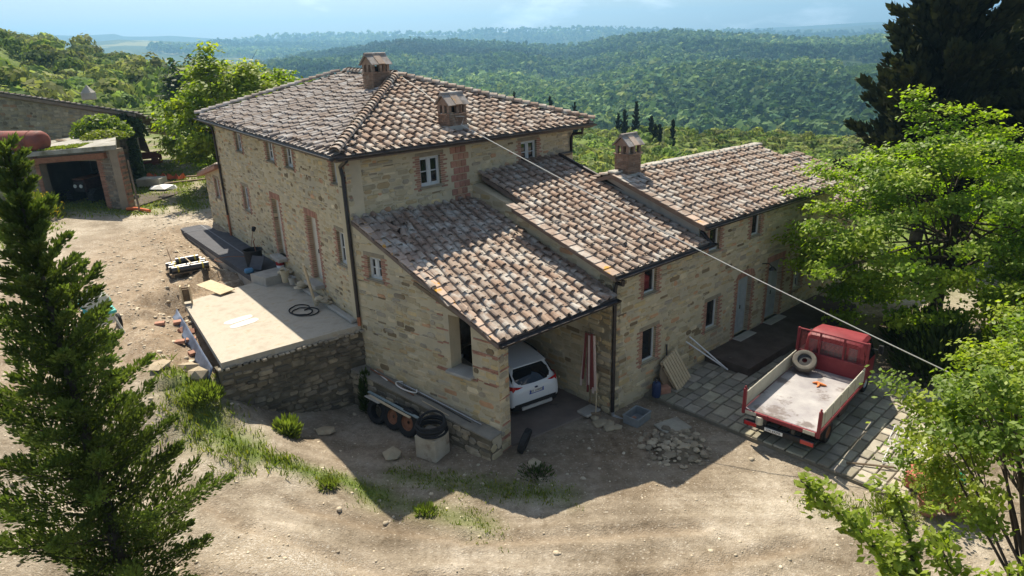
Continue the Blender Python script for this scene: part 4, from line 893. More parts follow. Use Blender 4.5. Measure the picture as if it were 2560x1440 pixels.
tw=[(0,2.56),(FW.L,2.5)]; w=wall(FW,tw,[(0,-.4),(FW.L,-.2)],[],.5,RW,M_dmortar); stones(FW,tw,[(0,-.1),(FW.L,.2)],[],w,M_dstone,DPAL,0,seed=31,hs=(.10,.22),ws=(.15,.45),proud=(.02,.07),gap=.025)
te=poly_slab('terrace',TER,2.76,.2,M_terr); tag(te,kind='structure')
eg=MB()
for i in range(26):     # crumbling edge course between slab and wall
    u=.08+i*FW.L/26; eg.tint=(random.uniform(1.2,2.2),)*3; eg.cbox(FW.P(u+.03,2.56+random.uniform(-.03,.02),random.uniform(-.08,.04)),(random.uniform(.1,.2),.2,random.uniform(.05,.1)),.02,FW.M())
tag(eg.build('coping_stones',M_dstone,w),kind='stuff')
for k,(du,dv) in enumerate(((0,0),(.42,-.06))):  # two pale plaster patches
    m=MB(); c0=Vector((-9.05+du*.75,20.75+du*-.72,2.765)); pts=[]
    for i in range(14):
        a=2*math.pi*i/14; x=.5*math.copysign(abs(math.cos(a))**.6,math.cos(a))*random.uniform(.93,1.05); y=.19*math.copysign(abs(math.sin(a))**.7,math.sin(a))*random.uniform(.85,1.1)
        pts.append((x*.66+y*.75,x*.75-y*.66))
    m.prism(pts,.004,None,c0); m.build('plaster_patch',M_plas,te)
up_st=poly_slab('concrete_step',[(-9.98,24.6),(-9.2,24.0),(-8.42,24.75),(-8.95,25.6)],3.1,.6,M_conc); tag(up_st,'rough concrete landing block between terrace and black felt platform','step')
kb=MB(); kb.cbox(FA.P(3.6,2.83,.14),(6.6,.22,.12),.03,FA.M()); tag(kb.build('wall_footing',M_conc),'raised concrete strip along the terrace side of the house wall','footing')
PLT=empty('felt_platform',(-12.5,29,2.4),0,'low platform covered in black roofing felt beside the house','platform')
PP=[(-9.95,24.66),(-8.98,25.62),tuple(FA.P(13.8,0,0)[:2]),tuple(FA.P(17.0,0,0)[:2]),(-16.9,33.45)]
o=poly_slab('slab',PP,2.98,.7,M_conc); o.parent=PLT; o.matrix_parent_inverse=Matrix.Translation(-PLT.location)
PP2=[(-10.0,24.62),(-8.98,25.60),tuple(FA.P(13.8,0,0)[:2]),tuple(FA.P(17.0,0,0)[:2]),(-16.98,33.45)]
o=poly_slab('felt_sheet',PP2,3.0,.22,M_felt); o.parent=PLT; o.matrix_parent_inverse=Matrix.Translation(-PLT.location)
def strip(a,b,w_,z,mat_,name,parent):
    a,b=Vector((*a,0)),Vector((*b,0)); d=(b-a).normalized(); s=Vector((-d.y,d.x,0)); c=(a+b)/2+Vector((0,0,z)); m=MB(); m.box(c,((b-a).length,w_,.006),Matrix((d,s,Vector((0,0,1)))).transposed()); o=m.build(name,mat_); o.parent=parent; o.matrix_parent_inverse=Matrix.Translation(-parent.location)
strip((-10.3,26.3),(-15.6,33.3),.05,3.004,M_feltl,'felt_seam',PLT); strip((-9.6,25.4),(-10.35,26.35),.04,3.006,M_felt,'felt_seam',PLT); strip((-16.3,32.6),(-14.6,33.9),.05,3.008,M_feltl,'felt_seam',PLT); strip((-15.7,31.7),(-14.2,32.9),.05,3.010,M_feltl,'felt_seam',PLT)
# ledge at the foot of the bay wall
LED=empty('stone_ledge',(-2.8,18,0),0,'low stone ledge with concrete top along the car bay wall','ledge')
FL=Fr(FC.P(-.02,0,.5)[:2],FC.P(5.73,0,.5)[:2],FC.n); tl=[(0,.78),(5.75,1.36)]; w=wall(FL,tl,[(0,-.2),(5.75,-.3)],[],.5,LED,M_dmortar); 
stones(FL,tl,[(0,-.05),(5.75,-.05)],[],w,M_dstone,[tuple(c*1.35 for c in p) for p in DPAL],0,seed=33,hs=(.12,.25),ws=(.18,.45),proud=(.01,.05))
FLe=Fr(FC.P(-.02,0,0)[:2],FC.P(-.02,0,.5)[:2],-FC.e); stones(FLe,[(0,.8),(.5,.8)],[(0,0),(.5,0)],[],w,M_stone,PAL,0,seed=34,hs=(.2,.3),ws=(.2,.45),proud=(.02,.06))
m=MB(); p=[FC.P(-.04,.79,-.01),FC.P(5.7,1.37,-.01),FC.P(5.7,1.37,.52),FC.P(-.04,.79,.52)]; m.add(p+[(x,y,z-.05) for x,y,z in p],[(0,1,2,3),(7,6,5,4),(0,4,5,1),(1,5,6,2),(2,6,7,3),(3,7,4,0)]); o=m.build('ledge_top',mat('ledge_concrete',(.20,.18,.15),(.29,.26,.21),3,6,.95,bump=.4,bscale=20)); o.parent=LED; o.matrix_parent_inverse=Matrix.Translation(-LED.location)
# floor of the car bay
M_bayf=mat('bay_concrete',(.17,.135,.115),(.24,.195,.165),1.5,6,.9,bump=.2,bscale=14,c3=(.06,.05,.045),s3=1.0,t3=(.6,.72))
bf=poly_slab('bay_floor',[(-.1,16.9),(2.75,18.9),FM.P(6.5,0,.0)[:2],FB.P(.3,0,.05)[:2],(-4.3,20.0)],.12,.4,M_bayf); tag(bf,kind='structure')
# porch slab by the doors
pc=[FD.P(5.15,0,.03)[:2],FD.P(5.15,0,1.75)[:2],FD.P(13.6,0,1.75)[:2],FD.P(13.6,0,.03)[:2]]
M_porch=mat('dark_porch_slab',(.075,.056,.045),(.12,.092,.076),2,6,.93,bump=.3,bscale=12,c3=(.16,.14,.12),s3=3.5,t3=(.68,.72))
po=poly_slab('porch_slab',pc,.40,.5,M_porch); tag(po,kind='structure')
# stone paving: a bed with single slabs on it
pa=V2((4.32,19.62)); ax1=V2((.685,-.728)); ax2=V2((.728,.685))
M_pave=mat('paving_stone',(.29,.265,.215),(.40,.37,.30),3,6,.93,tint=True,bump=.4,bscale=18,c3=(.22,.20,.165),s3=1.2,t3=(.5,.75))
M_bed=mat('paving_bed',(.16,.14,.105),(.23,.20,.15),4,6,.97,bump=.5,bscale=25)
def pz(s,t): return .15-.012*s
bedm=MB(); q=[pa+ax1*s+ax2*t for s,t in ((-.6,0),(7.75,0),(7.75,6.6),(-3.0,6.6))]
bedm.add([(x,y,.02+.14-.012*((V2((x,y))-pa)@ax1)-.045) for x,y in q]+[(x,y,-.4) for x,y in q],[(3,2,1,0),(0,1,5,4),(1,2,6,5),(2,3,7,6),(3,0,4,7)]); pav=bedm.build('paving',M_bed); tag(pav,kind='structure')
rd=random.Random(5); s=-.5; cnt=0; jm=MB()
while s<7.7:
    rh=rd.choice((.30,.36,.44,.52)); rh=min(rh,7.72-s); t=0.0 if s>0 else .25
    while t<6.5:
        L_=rd.uniform(.32,.75); L_=min(L_,6.55-t)
        c=pa+ax1*(s+rh/2)+ax2*(t+L_/2)
        inside=((c-QC)@nD>.12) and not (((c-QC)@nD<1.85) and ((c-QC)@eD>5.1))
        if inside and L_>.12 and rh>.1:
            k=rd.uniform(.62,1.25); one=MB(); one.tint=(k,k*rd.uniform(.96,1.02),k*rd.uniform(.9,1.02))
            a=math.atan2(ax2[1],ax2[0])+rd.uniform(-.045,.045); zz=.14-.012*(s+rh/2)+rd.uniform(-.018,.014)
            Mx=Matrix.Rotation(a,3,'Z')@rotm(rd.uniform(-.012,.012),rd.uniform(-.012,.012)); one.cbox((c[0],c[1],zz-.01),(L_-rd.uniform(.02,.08),rh-rd.uniform(.02,.06),.07),.018,Mx)
            if cnt<300: one.build('paver',M_pave,pav); cnt+=1
            else: jm.tint=one.tint; jm.add(one.v,one.f)
        t+=L_
    s+=rh
if jm.v: tag(jm.build('paver',M_pave,pav),kind='stuff')

# ------------------------------------------------------------------ loose stones, rubble, grass
def rock(rs,seed,flat=.6):
    rd=random.Random(seed); ph=[]
    t=(1+5**.5)/2; P=[(-1,t,0),(1,t,0),(-1,-t,0),(1,-t,0),(0,-1,t),(0,1,t),(0,-1,-t),(0,1,-t),(t,0,-1),(t,0,1),(-t,0,-1),(-t,0,1)]
    F=[(0,11,5),(0,5,1),(0,1,7),(0,7,10),(0,10,11),(1,5,9),(5,11,4),(11,10,2),(10,7,6),(7,1,8),(3,9,4),(3,4,2),(3,2,6),(3,6,8),(3,8,9),(4,9,5),(2,4,11),(6,2,10),(8,6,7),(9,8,1)]
    sx,sy,sz=rd.uniform(.7,1.3),rd.uniform(.6,1.1),flat*rd.uniform(.6,1.2)
    return np.array([[x/1.9*sx*rd.uniform(.75,1.2)*rs,y/1.9*sy*rd.uniform(.75,1.2)*rs,z/1.9*sz*rd.uniform(.75,1.2)*rs] for x,y,z in P]),np.array(F)
ROCKS=[rock(1,i) for i in range(10)]
M_pebble=mat('limestone_pebble',(.42,.36,.27),(.52,.46,.36),5,5,.95,tint=True,bump=.3,bscale=30)
def rocks_mass(name,P,S,mat_,tn,label,cat,par=None):
    n=len(P); pick=RNG.integers(0,10,n); yaw=RNG.uniform(0,6.28,n); VV=[];FF=[];TT=[];b=0
    for i in range(n):
        v,f=ROCKS[pick[i]]; c,s_=math.cos(yaw[i]),math.sin(yaw[i]); w=v*S[i]; w=np.column_stack([w[:,0]*c-w[:,1]*s_,w[:,0]*s_+w[:,1]*c,w[:,2]])+P[i]; VV.append(w); FF.append(f+b); b+=12; TT.append(np.tile(tn[i],(20,1)))
    o=np_mesh(name,np.concatenate(VV),np.concatenate(FF),mat_,tint=np.concatenate(TT),parent=par); 
    if par is None: tag(o,label,cat,kind='stuff')
    else: tag(o,kind='stuff')
    return o
def scatter(n,box,dens,seed):
    g=np.random.default_rng(seed); x=g.uniform(box[0],box[1],n); y=g.uniform(box[2],box[3],n); ok=g.random(n)<dens(x,y); return x[ok],y[ok]
def inhouse(x,y):
    f=np.zeros(np.shape(x),bool)
    for poly in ([SW,NW,NE,SE],[PC,QC,SE,SW],[QC,QC+eD*18.5,QC+eD*18.5+mD*7,QC+mD*7],TER,PP):
        ins=np.zeros(np.shape(x),bool); n=len(poly)
        for i in range(n):
            x1,y1=poly[i][0],poly[i][1]; x2,y2=poly[(i+1)%n][0],poly[(i+1)%n][1]
            c=((y1>y)!=(y2>y))&(x<(x2-x1)*(y-y1)/((y2-y1) if y2!=y1 else 1e-9)+x1); ins^=c
        f|=ins
    return f
def dens_p(x,y):
    g=zone_gravel(x,y)*.9+.12+.22*((x<-9.5)&(y>18.5)&(x>-20))+.6*np.exp(-(np.minimum.reduce([seg_d(x,y,(-9.9,24.0),(-16,32)),seg_d(x,y,(-12.5,23.4),(-9.4,18.0))])/1.0)**2)
    s=(x-pa[0])*ax1[0]+(y-pa[1])*ax1[1]; t=(x-pa[0])*ax2[0]+(y-pa[1])*ax2[1]; pave=(s>-1)&(s<7.8)&(t>0)
    return np.where(inhouse(x,y)|pave,0,g)
x,y=scatter(21000,(-19,10,9.5,36),dens_p,1); z=height(x,y); S_=.018+.035*RNG.random(len(x))**2.5+.06*(RNG.random(len(x))<.03+.08*(x<-9.5)); k=.7+.6*RNG.random((len(x),1))
rocks_mass('gravel',np.column_stack([x,y,z]),S_,M_pebble,k*np.array([[1,.97,.93]]),'pale limestone gravel and stones strewn over the earth yard','gravel')
# rubble heap by the paving
RP=empty('rubble_heap',(4.55,16.75,0),0,'heap of broken stones and earth beside the stone paving','rubble heap')
hm_=MB(); ring=[];NR=16
V_=[(0,0,.20)];F_=[]
for r_i,(rr,zz) in enumerate(((.35,.17),(.7,.07),(1.05,-.06))):
    for k in range(NR): a=2*math.pi*k/NR; q=random.uniform(.85,1.15); V_.append((rr*q*math.cos(a)*.85,rr*q*math.sin(a)*1.0,zz+random.uniform(-.03,.03)))
for k in range(NR): F_.append((0,1+k,1+(k+1)%NR))
for r_i in range(2):
    for k in range(NR): a=1+r_i*NR; F_.append((a+k,a+NR+k,a+NR+(k+1)%NR,a+(k+1)%NR))
hm_.add(V_,F_); hm_.build('earth_mound',mat('heap_earth',(.11,.085,.055),(.18,.145,.10),6,6,.97,bump=.6,bscale=30),RP,smooth=True,auto=80)
def heap_stones(par,n,rx,ry,top,smin,smax,mat_,single):
    for i in range(n):
        a=random.uniform(0,6.28); r=random.random()**.6; x,y=rx*r*math.cos(a),ry*r*math.sin(a); s=random.uniform(smin,smax)*(1.5 if random.random()<.12 else 1); v,f=ROCKS[i%10]; m=MB(); k=random.uniform(.38,.95); m.tint=(k,k*.95,k*.88)
        v=v*s; m.add([Matrix.Rotation(a*3,3,'Z')@Vector(p)+Vector((x,y,max(-.02,top*(1-r*1.05))+s*.15)) for p in v],[tuple(q) for q in f]); m.build('stone',mat_,par)
heap_stones(RP,170,1.0,1.05,.22,.035,.13,M_pebble,True)
ft=MB(); ft.cbox((0,0,0),(.9,.7,.07),.02); o=ft.build('flagstone',M_pave,loc=(4.72,17.75,hz(4.72,17.75)+.03),rot=(.02,.01,.5)); tag(o,'flat grey flagstone lying loose behind the rubble heap','flagstone')
def stone_thing(x,y,s,lab,seed,mat_=M_pebble,flat=.6,z=None):
    v,f=rock(s,seed,flat); m=MB(); m.tint=(.8,.75,.67); m.add(v,[tuple(q) for q in f]); z=hz(x,y) if z is None else z; o=m.build('rock',mat_,loc=(x,y,z+s*flat*.3)); return tag(o,lab,'rock')
stone_thing(-3.55,16.55,.34,'flat sunlit boulder at the shadow edge below the terrace wall',3)
stone_thing(-9.55,18.0,.4,'broad pale stone at the terrace corner rubble',4); stone_thing(-10.15,17.6,.36,'long pale stone lying left of the terrace corner',8,flat=.4); stone_thing(-9.1,17.55,.3,'upright pale stone just below the terrace corner',6,flat=.9)
stone_thing(-5.7,17.7,.26,'small grey stone at the foot of the retaining wall',2); stone_thing(.45,15.95,.20,'white stone near the base of the bay pillar',5)
FSL=['fieldstone touching the concrete slab of the broom','biggest fieldstone of the small heap by the downpipe','fieldstone hard against the foot of the downpipe','low fieldstone at the bay side of the small heap','fieldstone at the yard side of the small heap','smallest fieldstone, lying toward the grey crate']
for i,(x,y,sz) in enumerate(((2.45,18.35,.2),(2.62,18.1,.24),(2.85,18.05,.2),(2.5,17.95,.17),(2.8,17.8,.19),(3.05,17.85,.16))):
    o=stone_thing(x,y,sz,FSL[i],i+1); o['group']='fieldstones under the downpipe'
# grass as blades
def blades(name,x,y,h,mat_,lab,w=.012,per=7,spread=.09,cat='grass',tn=None):
    n=len(x); X=np.repeat(x,per)+RNG.normal(0,spread,n*per); Y=np.repeat(y,per)+RNG.normal(0,spread,n*per); Z=height(X,Y)-.01; hh=np.repeat(h,per)*(.5+.8*RNG.random(n*per)); a=RNG.uniform(0,6.28,n*per); le=RNG.normal(0,.35,(n*per,2))*hh[:,None]
    dx,dy=np.cos(a)*w*(1+hh*2),np.sin(a)*w*(1+hh*2); P0=np.stack([X-dx,Y-dy,Z],1); P1=np.stack([X+dx,Y+dy,Z],1); P2=np.stack([X+le[:,0]*.45+dx*.7,Y+le[:,1]*.45+dy*.7,Z+hh*.6],1); P3=np.stack([X+le[:,0],Y+le[:,1],Z+hh],1)
    V_=np.stack([P0,P1,P2,P3],1).reshape(-1,3); t=.7+.6*RNG.random((n*per,1)); t=t*np.array([[1,1,1]])*np.where(RNG.random((n*per,1))<.2,np.array([[1.5,1.2,.8]]),1)
    o=np_mesh(name,V_,np.arange(4*n*per).reshape(-1,4),mat_,tint=t); tag(o,lab,cat,kind='stuff'); return o
M_grass=mat('grass_blades',(.15,.205,.036),(.21,.24,.055),1.5,4,.8,tint=True,trans=(.4,(1.1,1.25,.5)))
def dg(x,y): return np.where(inhouse(x,y),0,np.clip(zone_grass(x,y)*(.75+1.6*fbm(x,y,1.0,3,8)),0,1))
x,y=scatter(8000,(-10.5,2,12.5,18.6),dg,2); blades('grass',x,y,.07+.13*RNG.random(len(x))*(x<-6)+.02,M_grass,'green grass and weeds on the bank below the terrace')
x,y=scatter(13000,(-30,-11.5,35,52),dg,3); blades('grass',x,y,.06+.07*RNG.random(len(x)),M_grass,'bright meadow grass between barn and walnut tree',w=.03,per=5,spread=.25)
x,y=scatter(8000,(-30,-17.5,17,36),dg,4); blades('grass',x,y,.08+.12*RNG.random(len(x)),M_grass,'rough grass at the far side of the earth yard',w=.03,per=6,spread=.2)
x,y=scatter(1500,(6.9,10.6,12.9,14.4),dg,6); blades('grass',x,y,.06+.12*RNG.random(len(x)),M_grass,'sparse weeds along the front edge of the paving',per=6)
# ------------------------------------------------------------------ vehicles
def loft(mb,secs,cap=True):
    n=len(secs[0]); V_=[p for s in secs for p in s]; F=[]
    for i in range(len(secs)-1):
        for k in range(n): F.append((i*n+k,i*n+(k+1)%n,(i+1)*n+(k+1)%n,(i+1)*n+k))
    if cap: F+= [tuple(range(n))[::-1],tuple(range((len(secs)-1)*n,len(secs)*n))]
    mb.add(V_,F); return mb
def text(txt,size,loc,rot,mat_,parent,name='lettering',ext=.002):
    c=bpy.data.curves.new(name,'FONT'); c.body=txt; c.size=size; c.extrude=ext; c.align_x='CENTER'; c.align_y='CENTER'; c.materials.append(mat_)
    t_=bpy.data.objects.new(name,c); COL.objects.link(t_); dg=bpy.context.evaluated_depsgraph_get(); me=bpy.data.meshes.new_from_object(t_.evaluated_get(dg)); COL.objects.unlink(t_); bpy.data.objects.remove(t_)
    me.materials.clear(); me.materials.append(mat_); o=bpy.data.objects.new(name,me); o.location=loc; o.rotation_euler=rot; return put(o,parent)
def wheel(parent,loc,r,w,rim_mat,name='wheel',axis='x',rot=None):
    h=empty.__wrapped__ if False else None
    t=MB(); Mx=Matrix.Rotation(R(90),3,'Y') if axis=='x' else (rot if rot is not None else Matrix.Identity(3))
    pr=[(r*.60,-w*.42),(r*.78,-w*.5),(r*.94,-w*.46),(r,-w*.30),(r,w*.30),(r*.94,w*.46),(r*.78,w*.5),(r*.60,w*.42),(r*.58,0),(r*.60,-w*.42)]
    t.lathe(pr,(0,0,0),26,Mx,cap=False); o=t.build(name,M_black,parent,smooth=True,auto=35,loc=loc)
    m=MB(); m.lathe([(r*.60,-w*.30),(r*.56,-w*.38),(r*.50,-w*.20),(r*.22,-w*.12),(r*.20,-w*.25),(.01,-w*.25),(.01,w*.25),(r*.20,w*.25),(r*.22,w*.12),(r*.50,w*.20),(r*.56,w*.38),(r*.60,w*.30)],(0,0,0),22,Mx,cap=False)
    m.build('rim',rim_mat,o,smooth=True,auto=30); return o
M_cwhite=mat('white_car_paint',(.74,.76,.78),rough=.25,spec=.5,coat=.7)
M_blackp=mat('black_plastic',(.02,.02,.021),(.03,.03,.03),20,3,.6)
M_redl=mat('red_lamp',(.45,.015,.015),rough=.15,spec=.6,coat=.5); M_clear=mat('clear_lamp',(.55,.42,.40),rough=.2,spec=.6)
M_plate=mat('plate_white',(.75,.75,.72),rough=.5); M_pblue=mat('plate_blue',(.02,.06,.33),rough=.5); M_ink=mat('plate_ink',(.02,.02,.03),rough=.6)
CAR=empty('parked_car',(.66,18.72,.12),math.atan2(.846,-.533)-math.pi/2,'white family car parked nose-in under the open bay roof','car')
def csec(y,zb,zl,wl,zbelt,wb,zr,wr):
    pts=[(0,zb),(wl*.86,zb),(wl,zb+.10),(wl*1.005,zl),(wb,zbelt),(wr+(wb-wr)*.25,zbelt+(zr-zbelt)*.72),(wr,zr-.035),(wr*.72,zr-.004),(0,zr)]
    return [(x,y,z) for x,z in pts]+[(-x,y,z) for x,z in pts[-2:0:-1]]
S=[csec(.0,.46,.62,.70,.80,.62,.90,.50),csec(.03,.34,.60,.84,.86,.78,.96,.66),csec(.10,.30,.62,.90,.93,.86,1.06,.72),csec(.24,.28,.64,.92,.98,.885,1.22,.70),csec(.42,.26,.66,.925,1.0,.90,1.40,.68),csec(.58,.25,.66,.925,1.01,.905,1.55,.655),csec(.75,.24,.66,.925,1.01,.91,1.615,.65),
   csec(1.2,.24,.66,.925,1.0,.91,1.65,.66),csec(2.2,.24,.66,.925,.98,.91,1.66,.66),csec(2.8,.24,.66,.925,.97,.905,1.58,.64),csec(3.25,.24,.66,.92,.96,.90,1.32,.66),csec(3.6,.24,.65,.92,.94,.89,1.05,.76),csec(4.1,.26,.62,.90,.86,.84,.94,.70),csec(4.4,.3,.6,.82,.76,.72,.82,.55),csec(4.52,.42,.56,.6,.66,.5,.70,.4)]
cb=MB(); loft(cb,S); body=cb.build('body',M_cwhite,CAR,smooth=True,auto=50)
def shell(secs,k0,k1,ys,push,name,mat_,parent,xs=(-1,1)): pass
# tailgate glass: sits on the slope between sections, 8 mm proud
g=MB(); rows=[(.10,.76,1.05),(.20,.775,1.17),(.33,.75,1.305),(.44,.70,1.41),(.52,.64,1.485)]
V_=[];
for y,w_,z in rows:
    for k in range(9): t=-1+k/4; V_.append((t*w_*(1 if abs(t)<.99 else 1.0),y-.028+.09*abs(t)**3,z+.02-.015*abs(t)**3-(.0 if y>.12 else .035*(1-abs(t)))))
g.add(V_,[(r_*9+k,r_*9+k+1,(r_+1)*9+k+1,(r_+1)*9+k) for r_ in range(4) for k in range(8)]); g.build('rear_window',M_glass,CAR,smooth=True)
sp=MB(); sp.cbox((0,.50,1.565),(1.24,.30,.045),.02,rotm(R(12))); sp.build('roof_spoiler',M_cwhite,CAR,smooth=True,auto=40)
for s_ in (-1,1):
    l=MB(); loft(l,[[(s_*.36,.055,.965),(s_*.36,.06,.955),(s_*.36,.075,.97)],[(s_*.60,.055,1.03),(s_*.60,.05,.92),(s_*.60,.09,1.0)],[(s_*.82,.10,1.075),(s_*.82,.06,.87),(s_*.80,.16,.97)],[(s_*.915,.30,1.08),(s_*.935,.26,.93),(s_*.89,.34,1.0)],[(s_*.915,.52,1.06),(s_*.93,.48,1.02),(s_*.88,.5,1.04)]]); t_=l.build('tail_light',M_redl,CAR,smooth=True,auto=40)
    c_=MB(); loft(c_,[[(s_*.50,.044,.955),(s_*.50,.044,.94),(s_*.50,.06,.95)],[(s_*.66,.05,.94),(s_*.66,.05,.90),(s_*.66,.08,.92)],[(s_*.78,.07,.935),(s_*.78,.065,.895),(s_*.77,.10,.92)]]); c_.build('reversing_light',M_clear,t_)
    rl_=MB(); rl_.tube([(s_*.62,.85,1.665),(s_*.63,1.1,1.69),(s_*.64,2.3,1.70),(s_*.62,2.7,1.63)],.018,6); rl_.build('roof_rail',M_blackp,CAR)
    sw=MB(); pts=[(.62,1.04,1.52),(1.1,1.02,1.60),(2.2,1.0,1.60),(2.8,1.0,1.50),(3.2,1.0,1.24)]
    V_=[]
    for y,z0_,z1_ in pts: V_+= [(s_*.925,y,z0_),(s_*(.925-(z1_-z0_)*.40),y,z1_)]
    sw.add(V_,[(2*i,2*i+2,2*i+3,2*i+1) for i in range(4)]); sw.build('side_window',M_glass,CAR)
    for yy in (.85,3.62): wheel(CAR,(s_*.80,yy,.34),.34,.22,M_steel)
    mr=MB(); mr.cbox((s_*1.02,3.0,1.08),(.2,.1,.15),.04); mr.build('door_mirror',M_cwhite,CAR,smooth=True)
bp=MB(); loft(bp,[[(x,y,z) for x,y,z in ((-.84,.03,.47),(-.45,-.035,.49),(.45,-.035,.49),(.84,.03,.47),(.94,.25,.44),(-.94,.25,.44))],[(x,y,z) for x,y,z in ((-.80,.05,.26),(-.45,-.02,.23),(.45,-.02,.23),(.80,.05,.26),(.93,.3,.25),(-.93,.3,.25))]]); bp.build('bumper',M_blackp,CAR)
sk=MB(); sk.cbox((0,-.035,.31),(1.15,.05,.12),.03,rotm(R(-14))); sk.build('skid_plate',M_steel,CAR)
ex=MB(); [ex.tube([(s_*.48,.0,.24),(s_*.48,.2,.24)],.035,10) for s_ in (-1,)]; ex.build('exhaust',M_steel,CAR)
pl_=MB(); pl_.cbox((0,-.012,.80),(.52,.02,.115),.008); pl=pl_.build('number_plate',M_plate,CAR)
for s_ in (-1,1): b_=MB(); b_.box((s_*.238,-.0235,.80),(.042,.004,.112)); b_.build('plate_band',M_pblue,pl)
fr_=MB(); fr_.box((0,-.006,.735),(.54,.03,.02)); fr_.build('plate_frame',M_pblue,pl)
text('ET 139XD',.098,(0,-.026,.80),(R(90),0,0),M_ink,pl,'plate_lettering')
em=MB(); em.lathe([(.001,-.012),(1,-.012),(1,.012),(.001,.012)],(0,0,0),18,Matrix.Diagonal((.065,.028,1)).to_3x3()); em.build('emblem',mat('emblem_blue',(.02,.03,.09),rough=.3),CAR,loc=(0,.005,.905),rot=(R(80),0,0))
cs=MB(); cs.tube([(-.72,.02,.52),(-.70,.03,.68),(-.64,.05,.90)],.006,4); cs.build('tailgate_seam',M_blackp,CAR)

# ---- truck
M_tred=mat('faded_red_paint',(.185,.020,.028),(.25,.035,.042),3,5,.55,spec=.4,c3=(.30,.09,.085),s3=1.5,t3=(.62,.75))
M_tbed=mat('worn_steel_bed',(.30,.28,.29),(.48,.46,.45),1.3,6,.5,metal=.35,bump=.1,bscale=9,c3=(.20,.17,.16),s3=1.4,t3=(.54,.62))
M_alu=mat('pale_drop_side',(.46,.44,.36),(.55,.53,.44),3,5,.6,metal=.2)
M_cglass=mat('dusty_cab_glass',(.10,.11,.11),(.15,.155,.15),4,4,.2,spec=.5)
TRK=empty('flatbed_truck',(7.36,16.45,.13),math.atan2(.727,.687)-math.pi/2,'red flatbed tipper truck with pale drop sides parked on the stone paving','truck')
def tb(name,mat_,*boxes,parent=None,**k):
    m=MB()
    for b in boxes: m.cbox(b[0],b[1],b[2] if len(b)>2 else .012,b[3] if len(b)>3 else None)
    return m.build(name,mat_,parent or TRK,**k)
BW,BL=1.02,3.75; BZ=.84
tb('bed_floor',M_tbed,((0,BL/2,BZ-.02),(2*BW,BL,.04)))
for s_ in (-1,1):
    sb=tb('side_board',M_alu,((s_*(BW+.02),BL/2+.02,BZ+.26),(.035,BL-.12,.46)))
    for k in range(6): tb('board_rib',M_alu,((s_*(BW+.045),.35+k*.62,BZ+.26),(.02,.04,.44),.004),parent=sb)
    tb('rear_post',M_tred,((s_*(BW+.03),.0,BZ+.22),(.09,.09,.80)),((s_*(BW+.03),.0,BZ+.66),(.05,.05,.08)))
    tb('bed_rail',M_tred,((s_*BW,BL/2,BZ-.09),(.08,BL,.1)))
rb_=tb('rear_beam',M_tred,((0,-.03,BZ-.075),(2*BW-.02,.06,.13)))
for x in (-.33,.33): tb('hinge',M_tred,((x,-.065,BZ-.07),(.05,.03,.16)),parent=rb_)
for x in (-.82,.82): tb('rear_reflector',M_alu,((x,-.064,BZ-.075),(.32,.012,.11),.003),parent=rb_)
hb_=tb('headboard',M_tred,((0,BL+.02,BZ+.25),(2*BW+.08,.05,.56)),((-BW-.02,BL+.02,BZ+.62),(.08,.07,1.32)),((BW+.02,BL+.02,BZ+.62),(.08,.07,1.32)),((0,BL+.02,BZ+1.24),(2*BW,.05,.05)),((-.36,BL+.02,BZ+.88),(.06,.05,.72)),((.36,BL+.02,BZ+.88),(.06,.05,.72)))
gm=MB()
for k in range(16): gm.box((0,BL+.02,BZ+.56+k*.042),(2*BW-.06,.008,.007))
for k in range(14): gm.box((-BW+.06+k*(2*BW-.12)/13,BL+.024,BZ+.88),(.006,.006,.66))
tag(gm.build('wire_mesh',M_tred,hb_),kind='stuff')
cab=MB()
def ks(y,z0,zb,z1,wb,wr): pts=[(0,z0),(wb*.95,z0),(wb,z0+.08),(wb,zb),(wr+.03,z1-.10),(wr-.06,z1-.015),(0,z1)]; return [(x,y,z) for x,z in pts]+[(-x,y,z) for x,z in pts[-2:0:-1]]
loft(cab,[ks(BL+.14,.45,1.25,1.92,.86,.76),ks(BL+.22,.42,1.25,1.97,.88,.79),ks(BL+.7,.40,1.25,2.0,.88,.79),ks(BL+1.15,.40,1.22,1.95,.88,.76),ks(BL+1.55,.40,1.18,1.45,.87,.74),ks(BL+1.75,.42,1.05,1.16,.85,.74),ks(BL+1.85,.5,.9,.98,.80,.68)])
co_=cab.build('cab',M_tred,TRK,smooth=True,auto=35)
for x,w_ in ((-.60,.26),(0,.80),(.60,.26)): tb('rear_window',M_cglass,((x,BL+.125,1.52),(w_,.03,.50),.05),parent=co_)
for s_ in (-1,1):
    d_=MB(); d_.add([(s_*.895,BL+.35,1.22),(s_*.895,BL+1.5,1.18),(s_*.80,BL+1.15,1.83),(s_*.82,BL+.40,1.85)],[(0,1,2,3)]); d_.build('side_window',M_glass,co_)
    tb('wing_mirror',M_blackp,((s_*1.08,BL+1.35,1.45),(.16,.06,.30),.03),((s_*.95,BL+1.38,1.40),(.2,.03,.03),.005))
    tb('tail_lamp',M_redl,((s_*.80,-.05,.42),(.36,.04,.13)))
    tb('mudguard',M_blackp,((s_*.86,.55,.50),(.30,.03,.4)))
    for xx in (.70,.92): wheel(TRK,(s_*xx,1.05,.33),.33,.2,M_rust)
    wheel(TRK,(s_*.78,BL+1.05,.33),.33,.2,M_steel)
ws=MB(); ws.add([(-.76,BL+1.76,1.19),(.76,BL+1.76,1.19),(.68,BL+1.22,1.89),(-.68,BL+1.22,1.89)],[(0,1,2,3)]); ws.build('windscreen',M_glass,co_)
